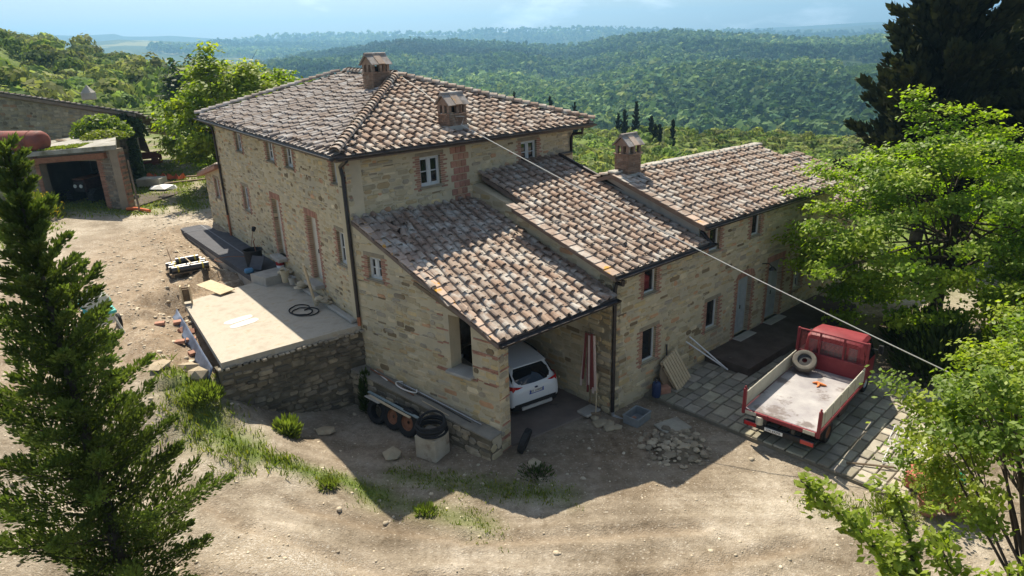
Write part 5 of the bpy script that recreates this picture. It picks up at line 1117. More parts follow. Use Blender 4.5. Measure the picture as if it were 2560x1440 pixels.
tb('chassis',M_dark,((-.4,2.4,.62),(.1,4.9,.18)),((.4,2.4,.62),(.1,4.9,.18)),((0,1.05,.36),(1.5,.12,.12)),((0,.4,.6),(.8,.1,.14)),((.75,2.4,.52),(.45,.8,.36)))
bu=tb('rear_bumper',M_blackp,((0,-.03,.42),(2.02,.05,.16)),((0,-.0,.50),(2.02,.07,.02)))
p_=tb('number_plate',M_plate,((-.12,-.062,.42),(.52,.014,.11),.005),parent=TRK); text('DA 692FB',.095,(-.12,-.0705,.42),(R(90),0,0),M_ink,p_,'plate_lettering')
tk=MB(); tk.lathe([(.001,-.12),(.11,-.12),(.12,0),(.11,.12),(.001,.12)],(-.55,-.02,.62),12); tk.build('tow_buffer',M_alu,TRK)
def in_truck(x,y,z): return TRK.matrix_basis@Vector((x,y,z))
# spare wheel and rag on the bed
sw_=empty('spare_wheel',in_truck(-.62,BL-.42,BZ),TRK.rotation_euler.z,'dusty spare wheel leaning in the front corner of the truck bed','wheel')
Mt=rotm(R(40),0,R(18)); t=MB(); r=.36;w_=.22
t.lathe([(r*.6,-w_*.42),(r*.78,-w_*.5),(r*.94,-w_*.46),(r,-w_*.3),(r,w_*.3),(r*.94,w_*.46),(r*.78,w_*.5),(r*.6,w_*.42),(r*.58,0),(r*.6,-w_*.42)],(0,0,.36),28,Mt,cap=False); t.build('tyre',mat('dusty_tyre',(.11,.10,.085),(.17,.155,.13),6,5,.9),sw_,smooth=True,auto=35)
m=MB(); m.lathe([(r*.6,-w_*.3),(r*.5,-w_*.2),(r*.22,-w_*.05),(.09,-w_*.05),(.09,w_*.2),(r*.22,w_*.22),(r*.5,w_*.2),(r*.6,w_*.3)],(0,0,.36),22,Mt,cap=False); m.build('rim',M_dark,sw_,smooth=True,auto=30)
gl=MB(); gl.tube([(-.2,-.02,.03),(-.08,.03,.05),(.05,.0,.05),(.2,.04,.03)],[.02,.045,.05,.02],7); gl.tube([(-.02,.0,.04),(.02,-.12,.04),(.0,-.2,.02)],[.04,.03,.015],6); o=gl.build('work_glove',mat('orange_cloth',(.70,.19,.06),(.75,.28,.10),9,4,.9),smooth=True,loc=in_truck(.1,BL-1.05,BZ+.0),rot=(0,0,TRK.rotation_euler.z)); tag(o,'crumpled orange work glove lying on the truck bed','glove')

# ------------------------------------------------------------------ tyres, hose and clutter at the ledge
def tyre_thing(x,y,r,w_,tilt,yaw,lab,rim=True,z=None):
    z=hz(x,y) if z is None else z; e=empty('truck_tyre',(x,y,z),yaw,lab,'tyre'); Mt=rotm(R(90)-tilt); t=MB(); zc=r*math.cos(tilt)+w_*.4*math.sin(tilt)-.02
    t.lathe([(r*.58,-w_*.42),(r*.78,-w_*.5),(r*.94,-w_*.46),(r,-w_*.34),(r,w_*.34),(r*.94,w_*.46),(r*.78,w_*.5),(r*.58,w_*.42),(r*.56,0),(r*.58,-w_*.42)],(0,0,zc),28,Mt,cap=False); to=t.build('tyre',M_black,e,smooth=True,auto=35)
    tr=MB()
    for k in range(22): a=2*math.pi*k/22; p=Mt@Vector((r*math.cos(a),r*math.sin(a),0))+Vector((0,0,zc)); tr.box(p,(.025,.05,w_*.62),Mt@Matrix.Rotation(a,3,'Z'))
    tag(tr.build('tread',M_black,to),kind='stuff')
    if rim: m=MB(); m.lathe([(r*.58,-w_*.3),(r*.52,-w_*.3),(r*.48,-w_*.1),(r*.2,0),(r*.12,0),(r*.12,.03),(r*.2,.03),(r*.48,w_*.1),(r*.52,w_*.3),(r*.58,w_*.3)],(0,0,zc),22,Mt,cap=False); m.build('rim',M_rust,e,smooth=True,auto=30)
    return e
yw=math.atan2(FC.e[1],FC.e[0])
def fc(u,d,z=0): return FC.P(u-.33,z,d)
for u,d,r,til,rim,lab in ((4.55,.80,.40,.28,False,'empty worn tyre, first in the row against the stone ledge'),(3.85,.78,.40,.26,True,'middle truck wheel in the row against the stone ledge'),(3.2,.80,.43,.24,True,'rusty-rimmed truck wheel nearest the stone block')):
    p=fc(u,d); tyre_thing(p[0],p[1],r,.24,til,yw+math.pi,lab,rim)
p=fc(-.35,-.1); tyre_thing(.22,16.62,.36,.2,.3,yw+1.9,'old tyre leaning inside the bay pillar',False)
bl=MB(); bl.cbox((0,0,.36),(.72,.70,.72),.03,rotm(0,0,.0)); p=fc(1.95,1.12); o=bl.build('stone_block',mat('block_stone',(.40,.34,.26),(.50,.44,.35),3,6,.95,bump=.4,bscale=18,c3=(.27,.20,.15),s3=2.2,t3=(.55,.7)),loc=(p[0],p[1],hz(p[0],p[1])-.02),rot=(0,0,yw+.12)); tag(o,'square pale stone block standing before the ledge','stone block')
hs=MB(); pts=[]; ztop=hz(p[0],p[1])+.70
for i in range(6*26): a=2*math.pi*i/26; lay=i/26; rr=.40+.03*math.sin(lay*2.3); pts.append((rr*math.cos(a)+.03*math.sin(lay*1.7),rr*math.sin(a)+.03*math.cos(lay*2.1),.05+.05*lay+(.10*max(0,math.sin(a+.4))*max(0,lay-3.5))))
hs.tube(pts,.036,7); o=hs.build('black_hose',M_black,smooth=True,loc=(p[0],p[1],ztop)); tag(o,'thick black corrugated hose coiled on top of the stone block','hose')
M_pvc=mat('white_pvc',(.62,.60,.55),(.70,.68,.63),5,3,.5)
def fcz(u,d): return 1.37-(6.03-u)/5.74*.58+.01
def rod(name,pts,r,mat_,lab,cat='pipe',n=6):
    m=MB(); m.tube(pts,r,n); o=m.build(name,mat_,smooth=True); return tag(o,lab,cat)
rod('conduit_pipe',[fc(5.35,.12,fcz(5.35,0)+.03),fc(4.6,.28,fcz(4.6,0)+.03)],.022,M_pvc,'short white plastic pipe at the far end of the ledge')
lp=[]
for i in range(15): a=-.6+4.6*i/14; lp.append(fc(3.9-.42*math.cos(a)-.1,.24+.17*math.sin(a),fcz(3.9,0)+.03+.12*abs(math.sin(a*.5))))
rod('conduit_pipe',lp,.022,M_pvc,'white flexible conduit bent into a loop on the ledge')
rod('steel_rod',[fc(4.3,.1,fcz(4.3,0)+.03),fc(3.2,.12,fcz(3.2,0)+.05),fc(.9,.16,fcz(.9,0)+.03)],.016,M_steel,'long grey rod lying close to the wall on the ledge')
rod('steel_rod',[fc(4.0,.2,fcz(4.0,0)+.03),fc(2.6,.21,fcz(2.6,0)+.05),fc(1.2,.27,fcz(1.2,0)+.03)],.016,M_dark,'dark rod beside the grey rod on the ledge')
rod('steel_rod',[fc(3.0,.38,fcz(3.0,0)+.02),fc(1.9,.43,fcz(1.9,0)+.02)],.014,M_pine,'thin pale stick near the outer rim of the ledge','stick')
rod('iron_bar',[fc(5.5,.16,fcz(5.5,0)+.05),fc(3.4,.33,fcz(3.4,0)+.03)],.022,M_rust,'rusty bar crossing under the white loop on the ledge','bar')
# long boards laid over the tyres
m=MB(); a=Vector(fc(5.0,.72,.92)); b=Vector(fc(2.75,.85,.80)); d=(b-a).normalized(); s_=d.cross(Vector((0,0,1))).normalized(); m.box((a+b)/2+Vector((0,0,.03)),(2.3,.09,.03),Matrix((d,s_,s_.cross(d))).transposed()); tag(m.build('timber_batten',mat('bluish_board',(.20,.26,.27),(.30,.35,.35),5,4,.8)),'blue-grey batten laid across the three tyres','batten')
m=MB(); m.box((a+b)/2+Vector((0,0,.03))+s_*.14,(1.9,.07,.03),Matrix((d,s_,s_.cross(d))).transposed()); tag(m.build('timber_batten',M_pine),'tan batten laid across the tyres beside the blue one','batten')
m=MB(); m.cbox((0,0,0),(.62,.34,.03),.008); p=fc(4.55,.88,.0); o=m.build('scrap_panel',M_conc,loc=(p[0],p[1],hz(p[0],p[1])+.84),rot=(R(16),R(-6),yw)); tag(o,'small grey panel resting on the first tyre','panel')

# ------------------------------------------------------------------ along the front wall
def fd(u,d,z=0): return FD.P(u,z,d)
wy=math.atan2(eD[1],eD[0])
# pallet leaning on the wall
PL=empty('timber_pallet',fd(3.0,.62,.17),wy,'pale wooden pallet leaning against the front wall','pallet')
lean=rotm(R(-24)); Lm=Matrix.Rotation(R(-16),3,'Y')
def plk(name,c,d): m=MB(); m.box(lean@(Lm@Vector(c)),d,lean@Lm); return m.build(name,M_pine,PL)
for k in range(7): plk('slat',(-.38+k*.128,-.06,.60),(.095,.022,1.16))
for z_ in (.07,.60,1.13): plk('bearer',(0,0,z_),(.84,.09,.09))
for k in range(3): plk('slat',(-.36+k*.36,.06,.60),(.1,.02,1.16))
m=MB(); m.tube([fd(2.55,.28,.15),fd(2.75,.05,1.55)],.03,6); tag(m.build('iron_post',M_dark),'black post propped on the wall behind the pallet','post')
cw=MB(); cw.lathe([(.38,-.04),(.42,-.02),(.42,.02),(.38,.04),(.06,.03),(.06,-.03)],(0,0,0),26,None); o=cw.build('cart_wheel',M_wood,smooth=True,auto=30,loc=fd(2.55,.30,.60),rot=(R(72),0,wy)); tag(o,'dark round wooden disc leaning behind the pallet','disc')
# gas bottle
GB=empty('gas_bottle',fd(1.75,.45,.16),0,'dark blue gas bottle standing by the front wall','gas bottle'); m=MB(); m.lathe([(.001,0),(.13,0),(.145,.04),(.145,.42),(.12,.50),(.05,.54),(.001,.54)],(0,0,0),18); m.build('cylinder_body',mat('blue_bottle',(.02,.035,.09),(.03,.05,.12),6,4,.45),GB,smooth=True,auto=50)
m=MB(); m.torus((0,0,.62),.085,.012,None,16,6); [m.tube([(.085*math.cos(a),.085*math.sin(a),.50),(.085*math.cos(a),.085*math.sin(a),.62)],.01,5) for a in (0,2.1,4.2)]; m.build('collar',M_dark,GB); m=MB(); m.tube([(0,0,.53),(0,0,.60)],.02,8); m.build('valve',M_steel,GB)
tp=MB(); tp.cbox((0,0,.12),(.4,.3,.24),.03,rotm(0,0,.3)); p=fd(2.15,.45,.14); tag(tp.build('terracotta_block',M_brick,loc=p),'reddish block on the paving between gas bottle and pallet','block')
# two white bars
for k,(u0,u1,lab) in enumerate(((4.05,5.0,'white metal bar leaning on the wall, the steeper of two'),(3.85,5.02,'white metal bar leaning on the wall, the flatter of two'))):
    m=MB(); a=Vector(fd(u1,1.05-.05*k,.17)); b=Vector(fd(u0,.06,1.42-.12*k)); m.tube([a,b],.026,4); tag(m.build('metal_bar',M_white),lab,'bar')
# plastic crate
CRT=empty('plastic_crate',(3.72,18.22,hz(3.72,18.22)),wy+.1,'grey plastic crate on the ground below the downpipe','crate')
M_crate=mat('grey_plastic',(.20,.215,.22),(.25,.265,.27),6,3,.6)
for nm,c,d in (('side',(0,-.25,.14),(.70,.025,.28)),('side',(0,.25,.14),(.70,.025,.28)),('side',(-.36,0,.14),(.025,.52,.28)),('side',(.36,0,.14),(.025,.52,.28)),('bottom',(0,0,.02),(.70,.48,.03))): m=MB(); m.cbox(c,d,.006); m.build(nm,M_crate,CRT)
m=MB(); 
for c,d in (((0,-.26,.27),(.78,.05,.03)),((0,.26,.27),(.78,.05,.03)),((-.37,0,.27),(.05,.48,.03)),((.37,0,.27),(.05,.48,.03))): m.cbox(c,d,.008)
m.build('rim',M_crate,CRT)
m=MB(); m.cbox((-.1,.02,.09),(.25,.12,.08),.02,rotm(0,.1,.5)); tag(m.build('brick_piece',M_brick,loc=(3.70,18.22,hz(3.7,18.22)),rot=(0,0,.3)),'red brick piece inside the grey crate','brick')
# folded striped parasol and broom against the bay wall
UM=empty('folded_parasol',FM.P(.62,.18,.22),math.atan2(mD[1],mD[0]),'folded red and white striped parasol hanging by the bay pier','parasol')
M_sred=mat('stripe_maroon',(.17,.045,.04),(.22,.06,.055),9,3,.9); M_spink=mat('stripe_pale',(.60,.48,.43),(.68,.56,.50),9,3,.9)
for k in range(9):
    m=MB(); x=-.20+k*.052; top=2.48+.05*math.sin(k*1.3); bot=.62+.16*math.sin(k*2.1)+(.12 if k>6 else 0); sp=1.25 if k<6 else 1.25+.5*(k-5)
    P=[]
    for j in range(7): t=j/6; z_=top+(bot-top)*t; xx=x*(.75+.35*t*sp); P.append((xx,.05+.04*math.sin(k*1.9)-.0*t+ (.03 if k%2 else 0),z_))
    V_=[]; 
    for (xx,yy,z_) in P: V_+=[(xx-.028,yy,z_),(xx+.028,yy+.012,z_),(xx+.028,yy-.03,z_),(xx-.028,yy-.035,z_)]
    F=[(4*j+i,4*j+(i+1)%4,4*j+4+(i+1)%4,4*j+4+i) for j in range(6) for i in range(4)]+[(3,2,1,0),(24,25,26,27)]; m.add(V_,F); m.build('canvas_fold',M_sred if k%2 else M_spink,UM)
m=MB(); m.tube([(0,.02,.05),(0,.02,2.66)],.02,8); m.build('pole',M_wood,UM); m=MB(); m.tube([(-.2,.05,2.5),(.2,.05,2.5)],.03,6); m.build('tie',M_wood,UM)
BR=empty('broom',FM.P(.15,.13,.5),0,'yard broom with pale handle leaning beside the striped parasol','broom'); m=MB(); m.tube([(0,0,.05),(.05,.18,1.35)],.016,6); m.build('handle',M_pine,BR); m=MB(); m.cbox((0,0,.05),(.32,.08,.1),.02); m.build('brush_head',M_wood,BR)
bs=MB(); bs.cbox((0,0,.05),(.62,.46,.09),.02); o=bs.build('parasol_base',M_conc,loc=(2.28,18.62,.12),rot=(0,0,wy)); tag(o,'square concrete slab at the foot of the broom','slab')

# ------------------------------------------------------------------ drying rack, red box and pots
RK=empty('drying_rack',(10.75,15.35,.08),.9,'white wire drying rack standing on the paving under the oak','rack')
def wire(name,par,mat_,*segs,r=.012):
    m=MB(); 
    for s_ in segs: m.tube(s_,r,5)
    return m.build(name,mat_,par)
wire('leg_frame',RK,M_white,[(-.45,-.9,0),(-.45,.55,.72)],[(.45,-.9,0),(.45,.55,.72)],[(-.45,-.9,.02),(.45,-.9,.02)]); wire('leg_frame',RK,M_white,[(-.42,.8,0),(-.42,-.35,.55)],[(.42,.8,0),(.42,-.35,.55)],[(-.42,.8,.02),(.42,.8,.02)])
wire('top_frame',RK,M_white,[(-.48,-.2,.72),(-.48,.75,.74),(.48,.75,.74),(.48,-.2,.72),(-.48,-.2,.72)]); wire('line_wires',RK,M_white,*[[(-.48,-.15+k*.1,.72),(.48,-.15+k*.1,.72)] for k in range(9)],r=.005)
RB=empty('storage_box',(10.35,14.6,.06),.78,'red plastic box with ribbed lid beside the drying rack','box'); M_rbox=mat('faded_red_plastic',(.40,.115,.075),(.47,.16,.11),4,4,.6)
m=MB(); m.cbox((0,0,.17),(.78,.56,.34),.03); m.build('box_body',M_rbox,RB); m=MB(); m.cbox((0,0,.37),(.86,.62,.07),.03); lid=m.build('lid',M_rbox,RB)
for k in range(9): m=MB(); m.cbox((-.1+.0,-.24+k*.06,.412),(.6,.022,.012),.004); m.build('lid_rib',M_rbox,lid)
M_terra=mat('terracotta',(.36,.15,.09),(.45,.22,.14),6,5,.9,bump=.2,bscale=20)
def pot(x,y,r,lab,leaf,z=None):
    z=hz(x,y) if z is None else z; e=empty('potted_plant',(x,y,z),0,lab,'potted plant'); m=MB(); h=r*1.7
    m.lathe([(.001,0),(r*.68,0),(r*.95,h*.85),(r*1.06,h*.85),(r*1.06,h),(r*.94,h),(r*.86,h*.86),(.001,h*.86)],(0,0,0),20); m.build('flowerpot',M_terra,e,smooth=True,auto=40)
    C=RNG.normal(0,1,(leaf,3))*np.array([[r*1.1,r*1.1,r*.9]])+np.array([[0,0,h+r*1.3]]); C[:,2]=np.maximum(C[:,2],h*.8); V_,Q_=leaf_quads(C,np.full(leaf,.085),None,1.5); np_mesh('leaves',V_,Q_,M_grass,tint=(.75+.5*RNG.random((leaf,1)))*np.array([[1.05,1,.8]]),parent=e)
    m=MB(); [m.tube([(0,0,h*.8),(random.uniform(-r,r),random.uniform(-r,r),h+r*1.8)],.008,4) for _ in range(6)]; m.build('stems',M_wood,e)
    return e
pot(9.95,13.55,.26,'terracotta pot with bushy plant at the front of the paving',650); pot(10.5,13.6,.24,'terracotta pot of low greenery right of the bushy one',260); pot(10.75,13.25,.18,'small terracotta pot in front of the other pots',120)
m=MB(); pts=[(10.75+.25*math.cos(a*.9)+a*.02,14.35+.28*math.sin(a*.9),.14+.02*a) for a in np.linspace(0,20,60)]; m.tube(pts,.03,6); tag(m.build('garden_hose',mat('green_hose',(.02,.22,.11),(.04,.28,.14),5,3,.5),smooth=True),'green garden hose heaped behind the potted plants','hose')
m=MB(); m.tube([(8.9,15.55,.12),(10.0,15.2,.16)],.03,5); tag(m.build('timber_stick',M_wood),'dark stick lying on the sunlit paving','stick')

# ------------------------------------------------------------------ terrace clutter
def onter(x,y): return (x,y,2.76)
m=MB(); m.cbox((0,0,0),(1.5,.62,.03),.005); o=m.build('plywood_board',M_pine,loc=(-11.0,23.75,2.90),rot=(R(2),R(4),math.atan2(-1.05,1.5))); tag(o,'pale plywood board bridging to the back edge of the terrace','board')
FK=empty('formwork_post',(-11.45,22.4,2.76),.4,'short timber formwork upright on the far terrace corner','formwork')
for c,d in (((-.14,0,.35),(.05,.22,.70)),((.14,.02,.33),(.05,.22,.66))): m=MB(); m.box(c,d); m.build('plank',M_pine,FK)
m=MB(); m.box((0,.1,.3),(.3,.04,.45)); m.build('plank',M_wood,FK)
m=MB(); m.box((0,0,.6),(.23,.05,.05)); m.build('crosspiece',M_wood,FK)
hp=[]; 
for i in range(70):
    a=i*.22; hp.append((.42*math.cos(a)+.10*math.sin(a*.31)+.012*i-.3,.34*math.sin(a)+.08*math.cos(a*.4),.025+.02*(i%14)/14))
p=SW+aD*2.6+FA.n*1.05; m=MB(); m.tube(hp,.022,6); o=m.build('black_cable',M_black,smooth=True,loc=(p[0],p[1],2.76),rot=(0,0,-.7)); tag(o,'loose coil of black hose on the shaded terrace','hose')
p=SW+aD*2.75; m=MB(); m.box((0,0,.72),(.07,.07,1.5),rotm(R(0),R(10),0)); o=m.build('timber_stake',M_pine,loc=(p[0]+FA.n[0]*.55,p[1]+FA.n[1]*.55,2.76),rot=(0,0,math.atan2(aD[1],aD[0])+.8)); tag(o,'pale timber stake propped against the house wall','stake')
def bucket(x,y,z,r,h,mat_,lab,band=None,name='bucket',fill=True):
    e=empty(name,(x,y,z),random.uniform(0,3),lab,'bucket'); m=MB(); m.lathe([(.001,0),(r*.82,0),(r,h),(r*1.05,h),(r*1.05,h*.96),(r*.99,h*.95)] if False else [(.001,0),(r*.82,0),(r*.99,h*.94),(r*1.06,h*.94),(r*1.06,h),(r*.93,h),(r*.78,.03),(.001,.03)],(0,0,0),22); m.build('tub',mat_,e,smooth=True,auto=40)
    if band: m=MB(); m.lathe([(r*.88,h*.28),(r*.96,h*.72),(r*.965,h*.72),(r*.89,h*.28)],(0,0,0),22,None,False); m.build('label_band',band,e)
    m=MB(); m.tube([(-r*1.05,0,h*.9),(-r*.9,0,h*1.15),(0,0,h*1.3),(r*.9,0,h*1.15),(r*1.05,0,h*.9)],.006,4); m.build('handle',M_steel,e)
    return e
def fa(u,d,z): return FA.P(u,z,d)
p=fa(7.0,.95,3.1); bucket(-9.05,25.35,3.1,.17,.36,M_white,'white paint bucket with red label at the felt edge',mat('red_label',(.35,.03,.03),rough=.6))
p=fa(5.55,.45,2.90); bucket(p[0],p[1],p[2],.16,.46,mat('tan_plastic',(.42,.36,.24),(.50,.43,.30),5,3,.7),'tall tan tub full of stones by the house wall')
p=fa(5.1,.35,2.90); bucket(p[0],p[1],p[2],.14,.26,M_conc,'small grey pot of stones behind the tan tub')
p=fa(8.2,.75,3.0); DR=empty('black_drum',p,0,'big black rubber drum on the felt platform','drum'); m=MB(); m.lathe([(.001,0),(.30,0),(.33,.35),(.36,.62),(.39,.62),(.39,.66),(.34,.66),(.30,.05),(.001,.05)],(0,0,0),24); m.build('drum_body',M_black,DR,smooth=True,auto=40)
m=MB(); m.tube([(.1,.1,.4),(.05,.12,.95),(.12,.1,1.05)],.02,6); m.build('tool_handle',M_rust,DR)
m=MB(); m.cbox((0,0,.28),(.62,.04,.55),.01,rotm(R(-32))); p=fa(7.5,.85,3.0); tag(m.build('dark_tray',M_felt,loc=p,rot=(0,0,rA-1.2)),'dark square tray leaning on the black drum','tray')
m=MB(); m.cbox((0,0,.09),(.34,.24,.18),.05,rotm(0,0,.4)); p=fa(7.3,1.25,3.0); tag(m.build('blue_bag',mat('blue_film',(.05,.16,.30),(.09,.24,.40),5,3,.5),loc=p,smooth=True),'crumpled blue bag between tray and white bucket','bag')
TO=empty('roofing_torch',fa(9.3,.25,3.0),0,'long thin roofing torch leaning on the left facade','torch'); a=Vector((0,0,0)); m=MB(); m.tube([(-.1,-.75,.03),(.0,-.15,1.15)],.012,5); m.build('lance',M_rust,TO); m=MB(); m.lathe([(.001,0),(.07,0),(.09,.16),(.001,.16)],(.01,-.12,1.15),10,rotm(R(-50))); m.build('burner',M_black,TO)
m=MB(); pts=[(.9*math.cos(a)*1.0,.45*math.sin(a),.03+.18*max(0,math.sin(a*.5))) for a in np.linspace(.3,4.2,22)]; m.tube(pts,.012,5); p=fa(8.9,1.2,3.0); tag(m.build('gas_hose',M_rust,loc=p,smooth=True),'thin tan gas hose arcing over the felt platform','hose')
for k,(u,z_) in enumerate(((4.6,2.95),(2.4,2.95),(6.0,3.1))):
    e=empty('rubble_heap',fa(u,.25,z_-.05),0,('small heap of stones under the nearer cream door','small heap of stones at the wall near the window','heap of stones below the farther cream door')[k],'rubble heap')
    for i in range(10): v,f=ROCKS[i]; m=MB(); q=random.uniform(.7,1.2); m.tint=(q,q*.97,q*.9); s_=random.uniform(.09,.18); off=Vector((random.uniform(-.35,.35)*aD[0],random.uniform(-.35,.35)*aD[1],random.uniform(.02,.16))); m.add([Vector(x_)*s_+off for x_ in v],[tuple(t) for t in f]); m.build('stone',M_pebble,e)
# felt rolls on a pallet
PB=empty('roll_pallet',(-13.0,26.0,hz(-13,26)+.02),math.atan2(bD[1],bD[0])-.18,'low dark pallet under the black felt rolls','pallet')
for k in range(6): m=MB(); m.box((0,-.5+k*.2,.13),(1.5,.12,.025)); m.build('slat',M_wood,PB)
for x in (-.65,0,.65): m=MB(); m.box((x,0,.06),(.1,1.12,.1)); m.build('bearer',M_wood,PB)
M_roll=mat('felt_roll',(.03,.03,.034),(.045,.045,.05),4,4,.35,spec=.6); M_tape=mat('yellow_tape',(.50,.40,.08),rough=.6)
Mr=Matrix.Rotation(PB.rotation_euler.z,3,'Z'); base=Vector(PB.location)
for k,(y_,z_,lab) in enumerate(((-.42,.27,'black felt roll at the near side of the pallet'),(-.16,.27,'black felt roll second from the near side'),(.18,.27,'black felt roll third from the near side'),(.44,.27,'black felt roll at the far side of the pallet'),(.05,.49,'short black felt roll lying on the other rolls'))):
    L_=1.35 if k<4 else .85; e=empty('felt_roll',base+Mr@Vector((.04*(-1)**k,y_,z_)),PB.rotation_euler.z+random.uniform(-.05,.05),lab,'roll','felt rolls on the pallet'); m=MB(); m.lathe([(.03,-L_/2),(.125,-L_/2),(.125,L_/2),(.03,L_/2)],(0,0,0),18,Matrix.Rotation(R(90),3,'Y')); m.build('sheet',M_roll,e,smooth=True,auto=40)
    for x in (-.45,.45): m=MB(); m.lathe([(.1265,-.03),(.128,-.03),(.128,.03),(.1265,.03)],(x*L_/1.35,0,0),18,Matrix.Rotation(R(90),3,'Y'),False); m.build('tape',M_tape,e)
m=MB(); m.tube([base+Mr@Vector((.1,-.6,.44)),base+Mr@Vector((-.2,.75,.78))],.022,6); tag(m.build('timber_pole',M_pine),'slim pole lying across the felt rolls','pole')
m=MB(); m.tube([base+Mr@Vector((-.4,.85,0)),base+Mr@Vector((-.5,.9,.85))],.012,5); tag(m.build('iron_stake',M_rust),'thin iron stake behind the felt rolls','stake')
# bricks, tarpaulin and sticks by the terrace edge
def brick_thing(x,y,rz,lab,tilt=0,z=None,s=1.0,size=(.30,.2,.10)):
    m=MB(); m.tint=(random.uniform(.9,1.2),)*3; m.cbox((0,0,size[2]/2),size,.008); z=hz(x,y) if z is None else z; o=m.build('loose_brick',M_brick,loc=(x,y,z),rot=(tilt,0,rz)); return tag(o,lab,'brick')
brick_thing(-11.75,20.9,.3,'single red brick alone on the bare yard earth')
for x,y,rz,t,lab in ((-11.35,21.3,.5,.1,'red brick on the blue tarpaulin, farthest along the terrace edge'),(-11.1,20.95,1.3,.9,'brick standing on edge against the terrace side'),(-10.75,20.85,.2,.5,'tilted brick wedged on the tarpaulin beside the slab'),(-10.35,20.0,.35,.0,'upper brick of the pair at mid terrace edge'),(-10.6,19.75,.3,.0,'lower brick of the pair at mid terrace edge'),(-10.0,19.3,.8,.2,'brick near the stones at the terrace edge')): brick_thing(x,y,rz,lab,t,z=hz(x,y)+.03+(.12 if 'upper' in lab else 0))
tr=MB(); a=Vector((-11.78,22.3,0)); b=Vector((-8.55,17.45,0)); d=(b-a); n_=Vector((-.83,-.55,0)); V_=[];F_=[];NN=34
for i in range(NN+1):
    t=i/NN; p=a+d*t
    for j in range(6): w_=j/5; q=p+n_*(.04+.20*w_*(1+.25*math.sin(i*.55)+.12*math.sin(i*1.7))); z_=2.64*(1-w_)+(hz(q.x,q.y)+.04)*w_+.025*math.sin(i*2.3+j*1.7)*(w_>.1); V_.append((q.x,q.y,z_))
for i in range(NN):
    for j in range(5): F_.append((i*6+j,i*6+j+1,i*6+j+7,i*6+j+6))
tr.add(V_,F_); o=tr.build('tarpaulin',mat('blue_grey_tarp',(.06,.08,.13),(.14,.17,.23),3,5,.55),smooth=True,auto=60); sm=o.modifiers.new('thickness','SOLIDIFY'); sm.thickness=.008; tag(o,'crumpled blue-grey tarpaulin along the terrace slab edge','tarpaulin')
# cement mixer
MX=empty('cement_mixer',(-13.25,20.2,hz(-13.25,20.2)),.75,'pale cement mixer with teal trim behind the conifer','cement mixer')
M_cmx=mat('cement_white',(.55,.54,.48),(.66,.65,.60),4,5,.7,c3=(.40,.38,.33),s3=3,t3=(.5,.65)); M_teal=mat('teal_paint',(.05,.38,.34),(.09,.46,.41),4,4,.6)
Mt=rotm(R(35)); m=MB(); m.lathe([(.001,-.38),(.22,-.36),(.40,-.12),(.42,.10),(.26,.42),(.24,.46),(.20,.44),(.36,.10),(.001,-.3)],(0,.05,1.15),24,Mt); m.build('drum',M_cmx,MX,smooth=True,auto=40)
m=MB(); m.torus((0,.05,1.15),.43,.03,Mt,24,6); m.build('ring_gear',M_teal,MX)
m=MB(); m.cbox((0,-.35,.92),(.85,.5,.10),.02,rotm(R(8))); m.build('hood',M_teal,MX); m=MB(); m.cbox((0,-.38,.70),(.62,.42,.36),.03); m.build('motor_housing',M_cmx,MX); m=MB(); m.cbox((-.05,-.60,.70),(.30,.02,.14),.004); m.build('vent_grille',M_black,MX)
m=MB(); m.tube([(-.35,-.3,.7),(-.5,-.55,.1)],.035,6); m.tube([(.35,-.3,.7),(.5,-.55,.1)],.035,6); m.tube([(-.38,.25,.75),(-.55,.42,.2)],.035,6); m.tube([(.38,.25,.75),(.55,.42,.2)],.035,6); m.tube([(-.38,-.3,.75),(-.38,.3,.78)],.035,6); m.tube([(.38,-.3,.75),(.38,.3,.78)],.035,6); m.build('frame',M_cmx,MX)
m=MB(); m.cbox((-.5,-.55,.18),(.1,.14,.36),.02); m.build('stand_foot',M_teal,MX)
for s_ in (-1,1): wheel(MX,(s_*.62,.42,.24),.24,.1,M_cmx)
# overhead cable
m=MB(); pts=[]; A_=Vector((CH2[0]+.3,CH2[1]-.3,8.55)); B_=Vector((10.45,15.88,3.2))+ (Vector((10.45,15.88,3.2))-A_)*.25
for i in range(31): t=i/30; p=A_.lerp(B_,t); p.z-=.9*4*t*(1-t)*.22; pts.append(p)
m.tube(pts,.016,5); tag(m.build('overhead_cable',mat('pale_cable',(.55,.54,.5),rough=.6)),'pale cable stretched from roof chimney across the yard','cable')
m=MB(); m.tube([(-3.9,27.0,9.98),(-3.0,25.4,9.55),(CH2[0]-.42,CH2[1]+.1,9.15)],.012,5); m.tube([(CH2[0]-.45,CH2[1]-.02,8.95),(CH2[0]-.15,CH2[1]-.42,8.86),(CH2[0]+.42,CH2[1]-.18,8.80),(CH2[0]+.32,CH2[1]-.3,8.55)],.012,5); tag(m.build('roof_cable',MATS['pale_cable']),'thin white cable from the main ridge round the middle chimney','cable')
